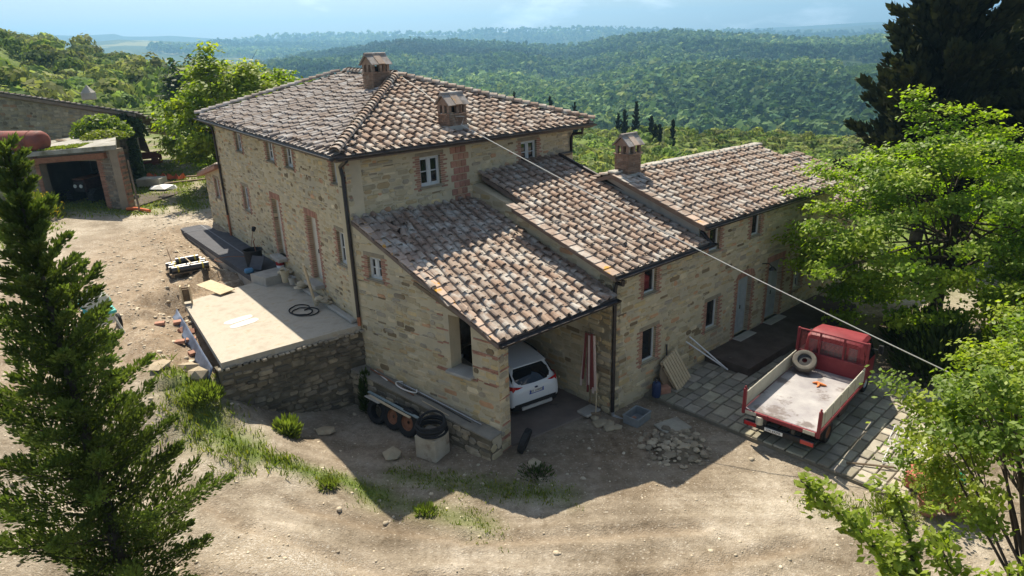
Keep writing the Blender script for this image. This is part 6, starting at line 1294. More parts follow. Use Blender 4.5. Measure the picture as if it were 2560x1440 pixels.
# ------------------------------------------------------------------ barn, brick shed, crawler tractor
BARN=empty('stone_barn',(-26,48,3),0,'old stone barn with sloping tile roof behind the brick shed','barn')
B0=V2((-24.4,45.0)); B1=V2((-39,48.2)); FBn=Fr(B0,B1,(0,-1))
def reparent(o,p): o.parent=p; o.matrix_parent_inverse=Matrix.Translation(-p.location); return o
M_bstone=mat('barn_stone',(.20,.17,.135),(.31,.27,.22),2.5,6,.95,tint=True,bump=.5,bscale=14,c3=(.13,.12,.10),s3=.8,t3=(.5,.7)); M_bmort=mat('barn_mortar',(.22,.19,.15),(.30,.26,.20),1.5,6,.95,bump=.4,bscale=12)
tb_=[(0,7.7),(FBn.L,9.85)]; w=wall(FBn,tb_,[(0,2),(FBn.L,2)],[],.5,BARN,M_bmort); reparent(w,BARN); stones(FBn,tb_,[(0,5.0),(FBn.L,5.5)],[],w,M_bstone,[tuple(c*1.2 for c in p) for p in PAL],0,seed=41,hs=(.14,.28),ws=(.2,.6))
FBs=Fr(B0,B0+V2((-.44,.9))*9,(1,0)); w2=wall(FBs,[(0,7.7),(FBs.L,4.3)],[(0,2),(FBs.L,2)],[],.5,BARN,M_bmort); reparent(w2,BARN); stones(FBs,[(0,7.7),(FBs.L,4.3)],[(0,3),(FBs.L,3)],[],w2,M_bstone,PAL,0,seed=42,hs=(.16,.3),ws=(.25,.6))
dB=V2(FBn.e); nB=V2(FBn.n)
rr=[np.append(B0-dB*.8+nB*.25,7.62),np.append(B1+nB*.25,9.88),np.append(B1-nB*9,6.4),np.append(B0-dB*.8+V2((-.44,.9))*9,4.2)]
m=MB(); C=[Vector(c) for c in rr]; D_=[c-Vector((0,0,.18)) for c in C]; m.add(C+D_,[(0,1,2,3),(7,6,5,4),(0,4,5,1),(1,5,6,2),(2,6,7,3),(3,7,4,0)]); ro=reparent(m.build('roof',M_under),BARN)
def posB(c,s): p=B0-dB*.8+nB*.25; x=p+dB*s*.988-nB*c; return np.array((x[0],x[1],7.66+s*.988*(9.88-7.62)/(FBn.L+.8)-c*.378))
tile_field(posB,.05,8.5,lambda c:0.0,lambda c:14.5,ro,M_tileg,TP_GREY,False,seed=43,pitch=.4,expo=.42)
m=MB(); m.cbox((-27.3,46.2,8.75),(.7,.6,.5),.05); m.add([(-27.6,45.95,9.0),(-27.0,45.95,9.0),(-27.0,46.45,9.0),(-27.6,46.45,9.0),(-27.3,46.2,9.45)],[(0,1,4),(1,2,4),(2,3,4),(3,0,4)]); reparent(m.build('chimney',M_conc),BARN)
# shed
SH=empty('brick_shed',(-25,39.5,3),0,'brick and stone shed with flat concrete roof and dark open front','shed')
S0=V2((-21.2,37.3)); S1=V2((-29.8,39.16)); FS=Fr(S0,S1,(0,-1)); oS=[op(1.45,5.3,2.4,5.72,.0)]
tS=[(0,6.38),(FS.L,5.75)]; w=wall(FS,tS,[(0,2.2),(FS.L,2.2)],oS,.45,SH,M_bmort); reparent(w,SH)
stones(FS,tS,[(0,2.9),(FS.L,2.9)],oS,w,M_bstone,[(1,.9,.8),(.75,.72,.7),(1.15,1.0,.85),(.9,.8,.7)],0,seed=44,hs=(.12,.22),ws=(.18,.45),u0=.3,u1=1.2)
stones(FS,tS,[(0,2.9),(FS.L,2.9)],oS,w,M_bstone,PAL,0,seed=45,hs=(.12,.22),ws=(.18,.45),u0=5.6)
bb=MB(); z=2.95; k=0
while z<6.1:
    for u,wd in ((.14,.26 if k%2 else .38),(1.31,.26 if k%2 else .36),(5.44,.26)):
        q=random.uniform(.65,1.1); bb.tint=(q,q*.95,q*.9); uu=u+(.0 if u>1 else (wd-.28)/2) - (0 if u<1 or u>2 else (wd-.26)/2); bb.box(FS.P(uu,z+.035,-.02),(wd,.1,.06),FS.M())
    z+=.075; k+=1
tag(reparent(bb.build('brickwork',M_brick),SH),kind='stuff')
FSs=Fr(S0,S0+V2((-.5,.87))*6.2,(1,0)); w=wall(FSs,[(0,6.38),(6.2,6.4)],[(0,2.2),(6.2,2.2)],[],.4,SH,M_bmort); reparent(w,SH); stones(FSs,[(0,6.38),(6.2,6.4)],[(0,2.9),(6.2,2.9)],[],w,M_bstone,PAL,0,seed=46,hs=(.12,.22),ws=(.18,.45))
FSe=Fr(S0,S0-FS.n*.45,(1,0)); stones(FSe,[(0,6.3),(.46,6.3)],[(0,2.9),(.46,2.9)],[],w,M_bstone,[(1,.9,.8),(.75,.72,.7),(1.15,1.0,.85)],0,seed=47,hs=(.12,.2),ws=(.14,.3),bands=(lambda z:(z%.3)<.16,lambda u:True))
FSb=Fr(S0+V2((-.5,.87))*6.2,S1-FS.n*6.2,(0,-1)); w=wall(FSb,[(0,6.3),(FSb.L,5.8)],[(0,2.2),(FSb.L,2.2)],[],.3,SH,M_bmort); reparent(w,SH)
FSl=Fr(S1,S1-FS.n*6.2,(-1,0)); w=wall(FSl,[(0,5.75),(6.2,5.8)],[(0,2.2),(6.2,2.2)],[],.3,SH,M_bmort); reparent(w,SH)
m=MB(); m.box(FS.P(3.3,5.86,.02),(5.2,.42,.30),FS.M()@Matrix.Rotation(math.atan2(-.63,FS.L)*-1 if FS.flip else -math.atan2(.63,FS.L)*-1,3,'Y')); reparent(m.build('lintel_beam',M_rust),SH)
rc_=[np.append(S0-V2(FS.e)*.25+FS.n*.3,6.62),np.append(S1+V2(FS.e)*.3+FS.n*.3,5.98),np.append(S1+V2(FS.e)*.3-FS.n*6.4,6.25),np.append(S0-V2(FS.e)*.25+V2((-.5,.87))*6.6,6.75)]
m=MB(); C=[Vector(c) for c in rc_]; D_=[c-Vector((0,0,.24)) for c in C]; m.add(C+D_,[(3,2,1,0),(4,5,6,7),(0,1,5,4),(1,2,6,5),(2,3,7,6),(3,0,4,7)]); rs_=reparent(m.build('roof',mat('shed_concrete',(.27,.26,.23),(.40,.38,.34),1.2,6,.95,bump=.3,bscale=10,c3=(.16,.15,.10),s3=.7,t3=(.5,.65))),SH)
fl=MB(); fl.prism([tuple(S0-FS.n*.0)[:2],tuple(S1)[:2],tuple(S1-FS.n*6),tuple(S0-FS.n*6)],.1,None,(0,0,2.98)); reparent(fl.build('floor',mat('shed_floor',(.08,.065,.05),(.12,.10,.08),2,5,.95)),SH)
def rz_at(x,y):
    u=(V2((x,y))-S0)@FS.e; d=-(V2((x,y))-S0)@FS.n; return 6.62-.64*u/FS.L+.0+(.13+.14*u/FS.L)*d/6.4
# tank, moss and ivy on the shed roof
TK=empty('fuel_tank',(-27.6,38.9,rz_at(-27.6,38.9)),0,'rusty red cylindrical tank lying on the shed roof','tank'); M_trust=mat('tank_rust',(.20,.055,.04),(.28,.09,.065),3,5,.7,c3=(.12,.05,.04),s3=1.5,t3=(.5,.7))
Mt=Matrix.Rotation(math.atan2(FS.e[1],FS.e[0]),3,'Z')@Matrix.Rotation(R(90),3,'Y'); m=MB(); m.lathe([(.001,-1.9),(.35,-1.86),(.52,-1.76),(.58,-1.6),(.58,1.6),(.52,1.76),(.35,1.86),(.001,1.9)],(0,0,.62),24,Mt,False); m.build('shell',M_trust,TK,smooth=True,auto=50)
for x in (-1.1,1.1): m=MB(); m.torus((0,0,.62),.585,.018,None,24,6); o=m.build('band',M_trust,TK); o.data.transform((Matrix.Translation((0,0,.62))@Mt.to_4x4()@Matrix.Translation((0,0,x))@Matrix.Translation((0,0,-.62))))
for x in (-1.0,1.0): m=MB(); m.box(Vector((V2(FS.e)[0]*x,V2(FS.e)[1]*x,.05)),(.25,.9,.16),Matrix.Rotation(math.atan2(FS.e[1],FS.e[0]),3,'Z')); m.build('cradle',M_rust,TK)
def clump(name,lab,cat,c,r,n,size,mat_,tn=(1,1,1),kind=None,sq=.5):
    d=unit(n); d[:,2]=np.abs(d[:,2])*1.0; P=np.array(c)+d*np.array(r)*(RNG.random((n,1))**sq); nr=d*.6+np.array([0,0,.5]); nr/=np.linalg.norm(nr,axis=1,keepdims=True); V_,Q_=leaf_quads(P,np.full(n,size),nr,1.4,.5); o=np_mesh(name,V_,Q_,mat_,tint=(.6+.8*RNG.random((n,1)))*np.array([tn])); return tag(o,lab,cat,kind=kind)
M_leafb=mat('bright_leaves',(.15,.215,.030),(.19,.25,.045),.8,4,.6,tint=True,spec=.35,trans=(.45,(1.15,1.25,.35)))
M_leafd=mat('deep_green_leaves',(.055,.085,.022),(.08,.11,.03),.8,4,.6,tint=True,spec=.35,trans=(.35,(1.1,1.25,.45)))
clump('ivy_bush','bright green ivy bush growing over the shed roof corner','bush',(-24.9,42.6,6.5),(1.9,1.2,1.35),2600,.19,M_leafb)
clump('ivy_creeper','dark ivy creeping up the barn wall corner','ivy',(-24.6,44.75,6.2),(1.6,.28,1.5),1500,.17,M_leafd); clump('ivy_creeper','ivy hanging along the barn corner down to the meadow','ivy',(-24.4,44.9,3.3),(.35,.45,3.9),1500,.18,M_leafd)
clump('roof_weeds','low yellow-green weeds beside the ivy on the shed roof','weeds',(-23.7,40.8,6.55),(1.4,1.0,.55),1600,.12,M_leafb,(1.15,1,.8),'stuff')
gx_,gy_=RNG.uniform(-27.2,-23.5,1500),RNG.uniform(37.6,39.4,1500); keep=np.array([0<(V2((a,b))-S0)@(-FS.n)+.2<2.0 for a,b in zip(gx_,gy_)]); gx_,gy_=gx_[keep],gy_[keep]; P=np.column_stack([gx_,gy_,[rz_at(a,b)+.05 for a,b in zip(gx_,gy_)]]); V_,Q_=leaf_quads(P,np.full(len(P),.16),np.tile((0,0,1.),(len(P),1)),1.3,.5); o=np_mesh('roof_moss',V_,Q_,M_grass,tint=(.8+.5*RNG.random((len(P),1)))*np.array([[1.2,1.1,.8]])); tag(o,'mossy green growth along the front of the shed roof','moss',kind='stuff')
for k,(x,y,lab) in enumerate(((-26.3,42.0,'weathered plank lying on the shed roof by the barn wall'),(-25.6,41.2,'second weathered plank on the shed roof nearer the front'))): m=MB(); m.cbox((0,0,.06),(2.6,.2,.05),.01); tag(m.build('roof_plank',M_wood,loc=(x,y,rz_at(x,y)),rot=(0,.05,-.2+.15*k)),lab,'plank')
# crawler tractor
TR=empty('crawler_tractor',(-24.9,40.6,3.08),math.atan2(-FS.n[1],-FS.n[0])-math.pi/2,'dark crawler tractor parked in the shed with two pale headlights','tractor')
M_tr=mat('old_tractor_paint',(.06,.03,.03),(.09,.05,.045),5,4,.6)
m=MB(); m.cbox((0,-.3,.95),(.75,1.6,.75),.08); m.build('hood',M_tr,TR); m=MB(); m.cbox((0,-1.12,.92),(.68,.05,.62),.02); m.build('radiator_grille',M_dark,TR); m=MB(); m.cbox((0,-.3,1.35),(.82,1.66,.05),.02); m.build('hood_top',M_rust,TR)
for s_ in (-1,1):
    m=MB(); m.lathe([(.001,0),(.09,0),(.11,.05),(.10,.07),(.001,.075)],(s_*.2,-1.14,.95),14,rotm(R(90))); m.build('headlight',mat('lamp_glass',(.75,.77,.72),rough=.15,spec=.7),TR,smooth=True)
    m=MB(); prof=[(-1.2,.25),(-1.05,.05),(1.05,.05),(1.25,.28),(1.25,.45),(1.0,.70),(-.9,.72),(-1.2,.5)]; Mx=Matrix(((0,0,1),(1,0,0),(0,1,0))); m.prism(prof,.36,Mx,(s_*.72-.18,0,0)); tr_=m.build('track',M_dark,TR)
    for k in range(9): m=MB(); m.box((s_*.72,-1.0+k*.25,.735),(.40,.08,.05)); m.build('track_shoe',M_dark,tr_)
    for k in range(4): m=MB(); m.box((s_*.72,-1.23-.01*k,.18+k*.13),(.40,.05,.07)); m.build('track_shoe',M_dark,tr_)
    m=MB(); m.tube([(s_*.45,.55,.9),(s_*.45,.5,2.3)],.035,6); m.build('roll_bar_post',M_dark,TR)
m=MB(); m.tube([(-.45,.5,2.3),(.45,.5,2.3)],.035,6); m.build('roll_bar_top',M_dark,TR); m=MB(); m.cbox((0,.75,1.05),(.6,.5,.12),.04); m.cbox((0,1.0,1.35),(.6,.1,.5),.04); m.build('seat',M_black,TR); m=MB(); m.torus((0,.35,1.55),.2,.018,rotm(R(40)),18,6); m.build('steering_wheel',M_black,TR)
# things round the barn
m=MB(); m.tube([(-20.35,36.7,hz(-20.35,36.7)+.02),(-21.0,37.75,5.7)],.055,5); tag(m.build('timber_prop',M_wood),'long timber prop leaning on the shed corner','prop')
m=MB(); m.tube([(-21.2,37.0,3.12),(-20.6,36.9,3.15),(-19.7,36.5,3.08)],.09,8); tag(m.build('drain_pipe',mat('orange_pvc',(.62,.12,.03),(.68,.17,.06),4,3,.5),smooth=True),'orange drain pipe lying at the shed corner','pipe')
JF=empty('farm_implement',(-27.2,50.5,hz(-27.2,50.5)),.5,'rusty red farm implement frame beyond the barn corner','implement')
for c,d in (((0,0,.75),(3.0,.18,.5)),((1.4,.3,.4),(.2,.8,.5)),((-.8,.4,.35),(.2,1.0,.4)),((.4,-.3,.3),(1.6,.15,.2))): m=MB(); m.cbox(c,d,.03); m.build('steel_beam',M_trust,JF)
for x in (-.8,1.0): m=MB(); m.lathe([(.001,-.06),(.3,-.06),(.3,.06),(.001,.06)],(x,-.2,.3),16,rotm(R(90))); m.build('wheel',M_rust,JF)
m=MB(); m.cbox((0,0,.25),(1.5,1.1,.5),.03); tag(m.build('sheet_stack',M_conc,loc=(-23.2,44.0,hz(-23.2,44))),'pale stack of sheets at the barn corner','sheet stack')
NT=empty('safety_net',(-24.3,46.5,hz(-24.3,46.5)),0,'orange plastic safety net lying along the meadow edge','net'); m=MB(); V_=[];F_=[]
for i in range(41):
    t=i/40; x=-2.2+4.6*t; y=.6-1.6*t+.15*math.sin(i*.8); zb=hz(-24.3+x,46.5+y)-NT.location.z
    V_+=[(x,y,zb+.05),(x+.02,y+.12,zb+.32+.12*math.sin(i*1.3)),(x,y+.4,zb+.06)]
for i in range(40): F_+=[(3*i,3*i+3,3*i+4,3*i+1),(3*i+1,3*i+4,3*i+5,3*i+2)]
m.add(V_,F_); o=m.build('netting',mat('orange_net',(.75,.12,.05),(.80,.22,.10),9,3,.6),NT); sm=o.modifiers.new('thickness','SOLIDIFY'); sm.thickness=.02
v,f=rock(.9,77,.35); m=MB(); m.add(v,[tuple(q) for q in f]); tag(m.build('white_sack',M_white,loc=(-21.9,42.7,hz(-21.9,42.7)+.1)),'crumpled white sack on the meadow grass','sack')
for x,y,rz,lab in ((-21.2,44.6,.5,'dark plank lying by the track on the meadow'),(-22.6,46.4,.25,'second dark plank farther along the track')): m=MB(); m.cbox((0,0,.06),(2.8,.25,.1),.02); tag(m.build('timber_plank',M_wood,loc=(x,y,hz(x,y)),rot=(0,0,rz)),lab,'plank')
m=MB(); m.cbox((0,0,.14),(1.3,.6,.28),.08); tag(m.build('stone_slab',M_lintel,loc=(-19.2,24.8,hz(-19.2,24.8)),rot=(.05,.05,-.5)),'long pale stone slab left of the young conifer','stone slab')
# ------------------------------------------------------------------ trees
M_bark=mat('tree_bark',(.055,.043,.032),(.10,.08,.06),6,6,.95,bump=.5,bscale=30)
M_lime=mat('lime_leaves',(.22,.32,.028),(.28,.365,.045),.7,4,.5,tint=True,spec=.4,trans=(.52,(1.05,1.25,.35)))
M_oak=mat('oak_leaves',(.20,.285,.032),(.265,.335,.05),.9,4,.5,tint=True,spec=.4,trans=(.52,(1.2,1.3,.40)))
M_waln=mat('walnut_leaves',(.20,.285,.026),(.26,.325,.04),.7,4,.55,tint=True,spec=.35,trans=(.55,(1.2,1.25,.35)))
M_cyp=mat('cypress_foliage',(.022,.028,.013),(.045,.048,.02),.8,5,.85,tint=True,spec=.15,trans=(.12,(1.1,1.2,.6)))
M_con=mat('conifer_foliage',(.09,.13,.03),(.14,.18,.042),1.2,5,.8,tint=True,spec=.2,trans=(.30,(1.15,1.25,.5)))
def limb(mb,a,b,r0,r1,bend=.12,n=5,seg=6):
    a,b=Vector(a),Vector(b); L=(b-a).length; k=Vector((random.uniform(-1,1),random.uniform(-1,1),random.uniform(.2,1)))*L*bend
    pts=[a.lerp(b,i/n)+k*math.sin(math.pi*i/n)*.8 for i in range(n+1)]; mb.tube(pts,[r0+(r1-r0)*i/n for i in range(n+1)],seg); return pts
def broadleaf(name,lab,base,top,tr,cc,cr,ncl,nl,lsz,mat_,sig=.14,flat=.6,tints_=((1,1,1),(.72,.8,.7),(1.25,1.15,.9)),asp=1.4,extra=(),shell=.55,cat='tree',group=None,low=-.75):
    base=Vector(base); e=empty(name,base,0,lab,cat,group); mb=MB(); top=Vector(top)-base; c=Vector(cc)-base; cr=np.array(cr)
    tp=limb(mb,(0,0,-.15),top,tr,tr*.45,.04,7,9)
    cl=[]
    while len(cl)<ncl:
        d=unit(1)[0]
        if d[2]<low: continue
        r=shell+(1-shell)*RNG.random()**.6; r*=.82+.36*vnoise(d[0]*2+5,d[1]*2+d[2]*3+9,.7,3); cl.append(np.array(c)+d*cr*r)
    cl+= [np.array(Vector(x)-base) for x in extra]; cl=np.array(cl)
    for k in range(min(len(cl),46)):
        q=Vector(cl[k]); t=random.uniform(.35,1.0); s_=tp[min(7,int(t*7))]; mid=s_.lerp(q,.5)+Vector((0,0,random.uniform(-.1,.3))); limb(mb,s_,q,tr*.30*(1.2-t*.6),.012,.08,5,5)
        for j in range(2): q2=q+Vector(RNG.normal(0,1,3)*cr*.16); limb(mb,s_.lerp(q,.6),q2,tr*.09,.008,.08,3,4)
    mb.build('trunk',M_bark,e,smooth=True,auto=60)
    n=ncl*nl; ci=RNG.integers(0,len(cl),n); s3=np.array([sig*cr[0],sig*cr[1],sig*cr.mean()*flat]); P=cl[ci]+RNG.normal(0,1,(n,3))*s3
    out=(P-np.array(c))/cr; out/=np.linalg.norm(out,axis=1,keepdims=True)+1e-6; nr=out*.45+np.array([0,0,.55])+RNG.normal(0,.25,(n,3)); nr/=np.linalg.norm(nr,axis=1,keepdims=True)
    V_,Q_=leaf_quads(P,np.full(n,lsz),nr,asp,.35); ta=np.array(tints_); ct=ta[RNG.integers(0,len(ta),len(cl))]; tn=ct[ci]*(.75+.5*RNG.random((n,1))); np_mesh('crown',V_,Q_,mat_,tint=tn,parent=e); return e
broadleaf('walnut_tree','bright green walnut tree standing behind the far end of the house',(-17.8,42.3,2.9),(-17.4,42.4,7.5),.28,(-15.9,42.8,7.0),(4.9,4.4,3.7),230,130,.20,M_waln,.075,.55,extra=[(-17.6,42,10.9),(-17.7,42,10.4),(-17.4,42.2,11.4),(-20.6,42.0,7.6),(-20.3,41.8,7.0),(-14,41.6,9.2),(-20.9,42,8.2)])
broadleaf('lime_tree','bright lime-green broad tree overhanging the end of the long wing',(16.2,24.2,0),(16.6,24.4,5.0),.26,(15.9,23.4,4.0),(6.0,3.4,3.8),330,170,.115,M_lime,.058,.45,extra=[(14.5,24.6,9.0),(14.6,24.6,8.6),(14.8,24.6,8.2),(15.0,24.6,7.7),(15.9,24.4,8.4),(15.8,24.4,7.9),(17.6,24.2,7.6),(16.9,24.2,8.2),(17.0,24.2,7.7),(19.0,24,7.2),(11.3,23.3,4.6),(11.0,23.6,3.9),(11.6,22.8,3.4)],low=-.8)
broadleaf('oak_tree','leafy young oak overhanging the front corner of the paving',(9.5,9.5,-.1),(9.0,10.2,3.6),.12,(9.5,10.7,3.7),(1.9,1.9,2.1),130,170,.078,M_oak,.10,.5,extra=[(7.75,11.6,4.3),(7.5,11.9,4.5),(8.0,11.3,4.0),(7.5,11.2,3.2),(9.6,11.8,5.6),(7.9,11.5,3.6)],low=-.6)
broadleaf('oak_tree','second leafy oak at the picture edge behind the front oak',(13.6,13.9,0),(13.4,13.7,3.2),.14,(13.3,13.9,3.7),(1.9,1.9,2.1),100,140,.09,M_oak,.11,.5,low=-.7)
broadleaf('lime_tree','smaller lime-green tree at the picture edge above the oaks',(18.8,19.2,0),(18.8,19.2,3.0),.15,(18.3,19.3,3.4),(3.2,2.4,2.6),130,150,.11,M_lime,.08,.5,low=-.8)
# slender oak sapling whose shoots reach into the lower picture edge
OS=empty('oak_sapling',(6.3,6.9,0),0,'slender oak sapling with leafy shoots at the lower picture edge','tree'); mb=MB(); base=Vector(OS.location); PT=[]
for path in (((0,0,-.1),(-.4,.05,2.2),(-1.0,.15,3.9),(-1.9,.2,4.95),(-2.75,.25,5.75)),((-.6,.1,2.9),(-.9,.3,3.9),(-1.3,.5,4.5)),((-.3,.0,2.0),(.2,.2,3.2),(.5,.4,4.2)),((-1.0,.15,3.9),(-1.0,.6,4.6),(-1.2,.8,5.2)),((-.2,0,2.6),(-1.1,-.3,3.6),(-2.0,-.3,4.1)),((.1,.1,2.9),(-.2,.6,3.8),(-.5,.9,4.4))):
    pts=[Vector(p) for p in path]; mb.tube(pts,[.035*(1-.75*i/(len(pts)-1)) for i in range(len(pts))],6)
    for i in range(len(pts)-1):
        n=int((pts[i+1]-pts[i]).length/.09)
        for j in range(n):
            if i==0 and len(pts)>3: continue
            q=pts[i].lerp(pts[i+1],j/n); PT.append(q)
            if j%2==0: t2=q+Vector((random.gauss(0,.16),random.gauss(0,.16),random.uniform(0,.2))); mb.tube([q,t2],[.007,.003],4); PT+= [t2]*2
mb.build('trunk',M_bark,OS,smooth=True,auto=60); PT=np.array([tuple(p) for p in PT]); ci=RNG.integers(0,len(PT),5200); P=PT[ci]+RNG.normal(0,.075,(5200,3)); nr=RNG.normal(0,.45,(5200,3))+np.array([0,0,.8]); nr/=np.linalg.norm(nr,axis=1,keepdims=True); V_,Q_=leaf_quads(P,np.full(5200,.078),nr,1.5,.3); np_mesh('crown',V_,Q_,M_oak,tint=(.7+.6*RNG.random((5200,1)))*np.array([[1.05,1.0,.9]]),parent=OS)

def conifer(name,lab,base,h,rad,n,mat_,size=.1,asp=2.6,tr=.12,up=.35,pw=.75,nb=90,dense=1.0,low=.03,group=None,cat='tree',col=1.0):
    """trunk with tiers of boughs, each bough a spray of scale-leaf tufts"""
    base=Vector(base); e=empty(name,base,0,lab,cat,group); mb=MB(); mb.tube([(0,0,-.2),(0,0,h*.5),(0,0,h*.97)],[tr,tr*.6,.01],8); P=[];Dr=[];TN=[]
    for k in range(nb):
        t=low+(1-low)*(k+.5)/nb; z=h*t*.98; L=rad*(1-t)**pw*random.uniform(.65,1.15)+.2; a=k*2.4+random.uniform(-.4,.4); el=up*random.uniform(.5,1.4)+.25*t
        d=Vector((math.cos(a)*math.cos(el),math.sin(a)*math.cos(el),math.sin(el))); tip=Vector((0,0,z))+d*L; o=Vector((0,0,z)); mid=o.lerp(tip,.5)-Vector((0,0,.06*L)); mb.tube([o,mid,tip],[max(.008,tr*.22*(1-t)),max(.006,tr*.12*(1-t)),.004],4)
        m=int(n*dense*(L/rad+.16)/nb*1.6); u=RNG.random(m)**.75; c=np.array(o)[None]*(1-u[:,None])+np.array(tip)[None]*u[:,None]; sp=(.03+.105*L/ max(rad,.1)*np.sin(np.pi*np.clip(u,0.05,.98))**.8*min(1,L))[:,None]*rad/2.2
        off=RNG.normal(0,1,(m,3))*sp*np.array([[1,1,.75]]); P.append(c+off); dd=np.array(d)[None]*.8+off/(np.linalg.norm(off,axis=1,keepdims=True)+1e-6)*.7+np.array([[0,0,.35]]); Dr.append(dd/np.linalg.norm(dd,axis=1,keepdims=True)); TN.append(np.full(m,random.uniform(.7,1.3))*(.65+.6*u))
    mb.build('trunk',M_bark,e,smooth=True,auto=60); P=np.concatenate(P);D_=np.concatenate(Dr);TN=np.concatenate(TN); m=len(P); b=np.cross(D_,unit(m)); b/=np.linalg.norm(b,axis=1,keepdims=True)+1e-9; s=size*(.6+.8*RNG.random(m))[:,None]; A_=D_*s*asp*.5; B_=b*s*.5
    V_=np.stack([P-A_,P+B_-A_*.1,P+A_,P-B_-A_*.1],1).reshape(-1,3); tn=TN[:,None]*np.array([[1,1,.95]])*(.8+.4*RNG.random((m,1)))*col; np_mesh('crown',V_,np.arange(4*m).reshape(-1,4),mat_,tint=tn,parent=e); return e
conifer('young_conifer','tall young conifer standing at the near left of the yard',(-7.35,10.1,hz(-7.35,10.1)),8.7,2.2,54000,M_con,.040,2.3,.13,.5,.85,135)
conifer('young_conifer','second young conifer cut by the left picture edge',(-11.5,9.6,hz(-11.5,9.6)),5.6,2.2,24000,M_con,.036,2.3,.11,.45,.95,80)
def big_cypress(lab,base,h,rad,n,seed):
    random.seed(seed); return conifer('cypress_tree',lab,base,h,rad,n,M_cyp,.24,1.9,.35,.75,.42,230,1.0,.06)
big_cypress('huge dark cypress tree towering behind the lime tree',(22.6,36.2,-.3),18.5,5.0,34000,3)
big_cypress('dark cypress tree at the upper right picture edge',(29.5,38.5,-.5),18,5.6,28000,4)
big_cypress('lower dark cypress behind the lime tree by the picture edge',(27.0,33.0,-.3),11.5,4.2,20000,8)
# slim cypresses on the slope
SC=[(19.5,114.4,4.4,.8),(21.7,116.0,5.6,.95),(18.6,115.5,3.7,.65),(22.5,107.7,4.4,.85),(23.0,103.5,3.8,.75),(25.3,105.0,4.4,.75),(22.5,104.6,3.6,.6),(11.8,120.4,6.3,1.0),(7.7,122.8,8.4,1.2),(1.5,126.0,10.6,1.3)]
SLAB=['slim cypress, middle of the three on the open slope','tallest slim cypress on the open slope behind the house','short slim cypress at the outer left of the slope group','broad slim cypress in the lower slope group','dark cypress at the foot of the lower slope group','lone slim cypress right of the lower slope group','smallest cypress beside the lower slope group','slim cypress rising just past the main roof corner','cypress tip showing above the front roof slope','cypress tip showing above the middle of the front roof hip']
for (x,y,h,r),lab in zip(SC,SLAB): conifer('slim_cypress',lab,(x,y,hz(x,y)-.3),h,r,2600,M_cyp,.2,1.7,.1,1.1,.40,60,1.0,.03,group='slim cypresses on the slope')
# bare slim trees among them
for k,(x,y) in enumerate(((23.4,105.2),(24.0,105.6))):
    e=empty('bare_tree',(x,y,hz(x,y)),0,('grey leafless tree among the slope cypresses, nearer one','grey leafless tree among the slope cypresses, taller one')[k],'tree','bare trees on the slope'); m=MB(); m.tube([(0,0,0),(.1,0,2.6+.8*k)],[.06,.01],5)
    for j in range(16): a=j*2.4; z=.6+j*.13; m.tube([(0,0,z),(.3*math.cos(a),.3*math.sin(a),z+.6)],[.02,.006],4)
    m.build('trunk',M_conc,e)
# scrub on the falling slope behind the house, wood on the left hill
def scrub(name,n,region,rad,lab,nq,tn,test,hmul=1.5,fs=3.4):
    g=np.random.default_rng(len(lab)); x=g.uniform(region[0],region[1],n); y=g.uniform(region[2],region[3],n); ok=test(x,y); x,y=x[ok],y[ok]; m=len(x); z=height(x,y)-.2; r=rad[0]+(rad[1]-rad[0])*g.random(m)**1.6; h=r*hmul*(.8+.5*g.random(m)); t=np.array(tn)[g.integers(0,len(tn),m)]*(.75+.5*g.random((m,1)))*(1+fbm(x,y,18,3,55)[:,None]*.9)
    o=wood(name,np.column_stack([x,y,z,r,h,t]),M_scrub,nq,fs=fs); return tag(o,lab,'scrub',kind='stuff')
TS=[(1,1,1),(.75,.92,.8),(1.15,1.1,.95),(.88,1.03,.78),(1.2,1.1,1.1)]
scrub('scrub',4200,(2,85,40,150),(.4,1.25),'pale green scrub covering the slope behind the long wing',50,TS,lambda x,y:(np.arctan2(x,y)<.80)&(np.arctan2(x,y)>.02)&~((y<46)&(x<26)))
scrub('hill_wood',1600,(-125,2,52,190),(1.2,3.0),'spring-green wood covering the hill left of the track',120,TS,lambda x,y:(seg_d(x,y,(-22,46),(-36,72))>4.5)&(seg_d(x,y,(-36,72),(-44,86))>2)&~((x>-40)&(x<-20)&(y<57))&(np.arctan2(x,y)>-.72)&~((x>-30)&(y<64)),1.5)
broadleaf('evergreen_oak','dark evergreen oak beside the track at the wood edge',(-33.2,76,hz(-33.2,76)),(-33,76,8),.3,(-33,76,7.0),(3.6,3.6,3.6),60,70,.42,M_leafd,.16,.7)
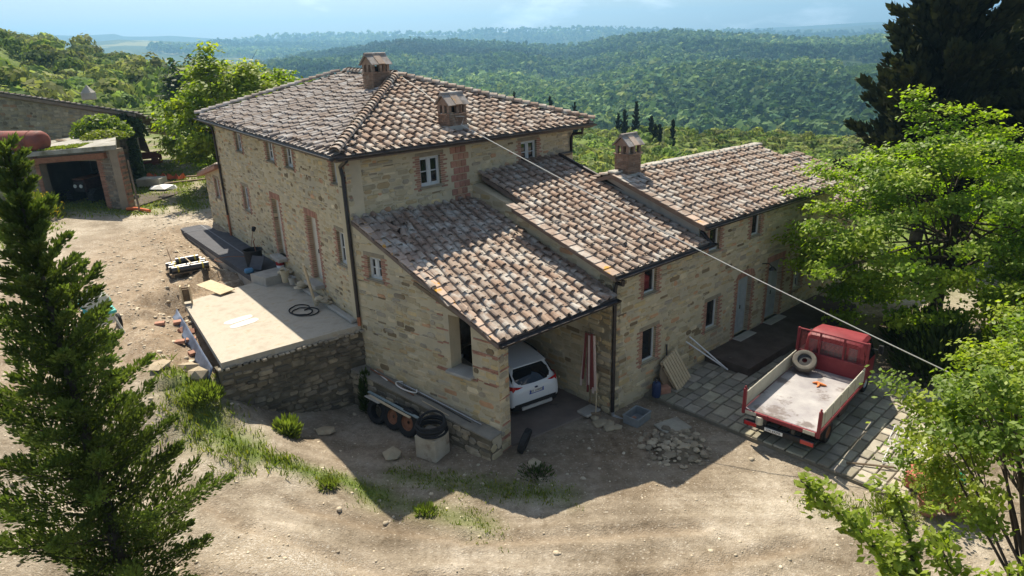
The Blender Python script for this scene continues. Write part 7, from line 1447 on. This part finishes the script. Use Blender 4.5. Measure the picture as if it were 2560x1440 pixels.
def bush(name,lab,x,y,r,h,n,size,mat_,flowers=0,group=None,tn=(1,1,1)):
    z=hz(x,y); e=empty(name,(x,y,z),0,lab,'bush',group); m=MB()
    for k in range(7): a=k*.9; m.tube([(0,0,-.05),(r*.6*math.cos(a),r*.6*math.sin(a),h*.8)],[.02,.005],4)
    m.build('stems',M_bark,e); d=unit(n); d[:,2]=np.abs(d[:,2]); P=d*np.array([[r,r,h]])*(RNG.random((n,1))**.45); dd=d*.7+np.array([[0,0,.6]]); dd/=np.linalg.norm(dd,axis=1,keepdims=True); b=np.cross(dd,unit(n)); b/=np.linalg.norm(b,axis=1,keepdims=True)+1e-9; s=size*(.6+.8*RNG.random(n))[:,None]; V_=np.stack([P-dd*s*1.3,P+b*s*.35,P+dd*s*1.3,P-b*s*.35],1).reshape(-1,3); np_mesh('foliage',V_,np.arange(4*n).reshape(-1,4),mat_,tint=(.65+.7*RNG.random((n,1)))*np.array([tn]),parent=e)
    if flowers:
        d=unit(flowers); d[:,2]=np.abs(d[:,2])*.8+.2; P=d*np.array([[r,r,h]])*(.75+.3*RNG.random((flowers,1))); V_,Q_=leaf_quads(P,np.full(flowers,.07),None,1.1); np_mesh('flowers',V_,Q_,mat('broom_flower',(.75,.50,.015),(.80,.60,.04),5,3,.7,trans=(.3,(1,1,.4))),parent=e)['kind']='stuff'
    return e
bush('broom_bush','yellow flowering broom bush beside the shed behind the conifer',-25.3,35.4,1.5,1.5,1400,.13,M_con,260,'broom bushes',(1.3,1.2,.9)); bush('broom_bush','yellow flowering broom bush at the left picture edge',-28.3,33.5,1.8,1.6,1500,.13,M_con,300,'broom bushes',(1.3,1.2,.9)); bush('broom_bush','green broom bush with few flowers left of the yard',-27.5,29.5,2.0,1.7,1700,.13,M_con,90,'broom bushes',(1.2,1.2,.8))
bush('broom_bush','yellow broom at the foot of the near conifer',-6.7,9.0,.8,.75,1200,.06,M_con,200,'broom bushes',(1.2,1.2,.8)); bush('broom_bush','yellow broom right of the near conifer foot',-5.9,8.7,.6,.55,800,.06,M_con,150,'broom bushes',(1.2,1.2,.8)); bush('broom_bush','yellow broom at the lower left picture corner',-9.6,9.2,.8,.7,1100,.06,M_con,140,'broom bushes',(1.2,1.2,.8))
bush('weed_clump','tall grass clump at the foot of the retaining wall',-6.6,17.0,.45,.6,500,.10,M_grass); bush('weed_clump','leafy weed clump at the left end of the retaining wall',-8.7,16.9,.55,.55,700,.07,M_grass); bush('weed_clump','dark leafy climber in the corner of terrace wall and house',-4.75,19.35,.3,1.5,900,.08,M_leafd); bush('weed_clump','round green weed on the road edge in sunlight',-4.9,14.75,.3,.22,350,.05,M_grass); bush('weed_clump','weed tuft at the edge of the shaded forecourt',-2.3,13.9,.32,.2,350,.05,M_grass); bush('weed_clump','weeds at the front corner of the bay pillar',.5,15.6,.5,.14,350,.05,M_leafd)
bush('weed_clump','bushy weeds left of the potted plants',9.1,13.75,.5,.3,500,.05,M_grass)
bush('laurel_bush','dense green bush below the lime tree behind the truck cab',14.6,20.6,1.7,1.9,2600,.12,M_leafd); bush('laurel_bush','dense bush at the picture edge below the lime tree',17.6,20.0,2.2,2.4,3200,.13,M_lime); bush('laurel_bush','low bush between lime tree trunk and porch slab',15.4,23.0,1.6,1.5,1800,.12,M_leafd)
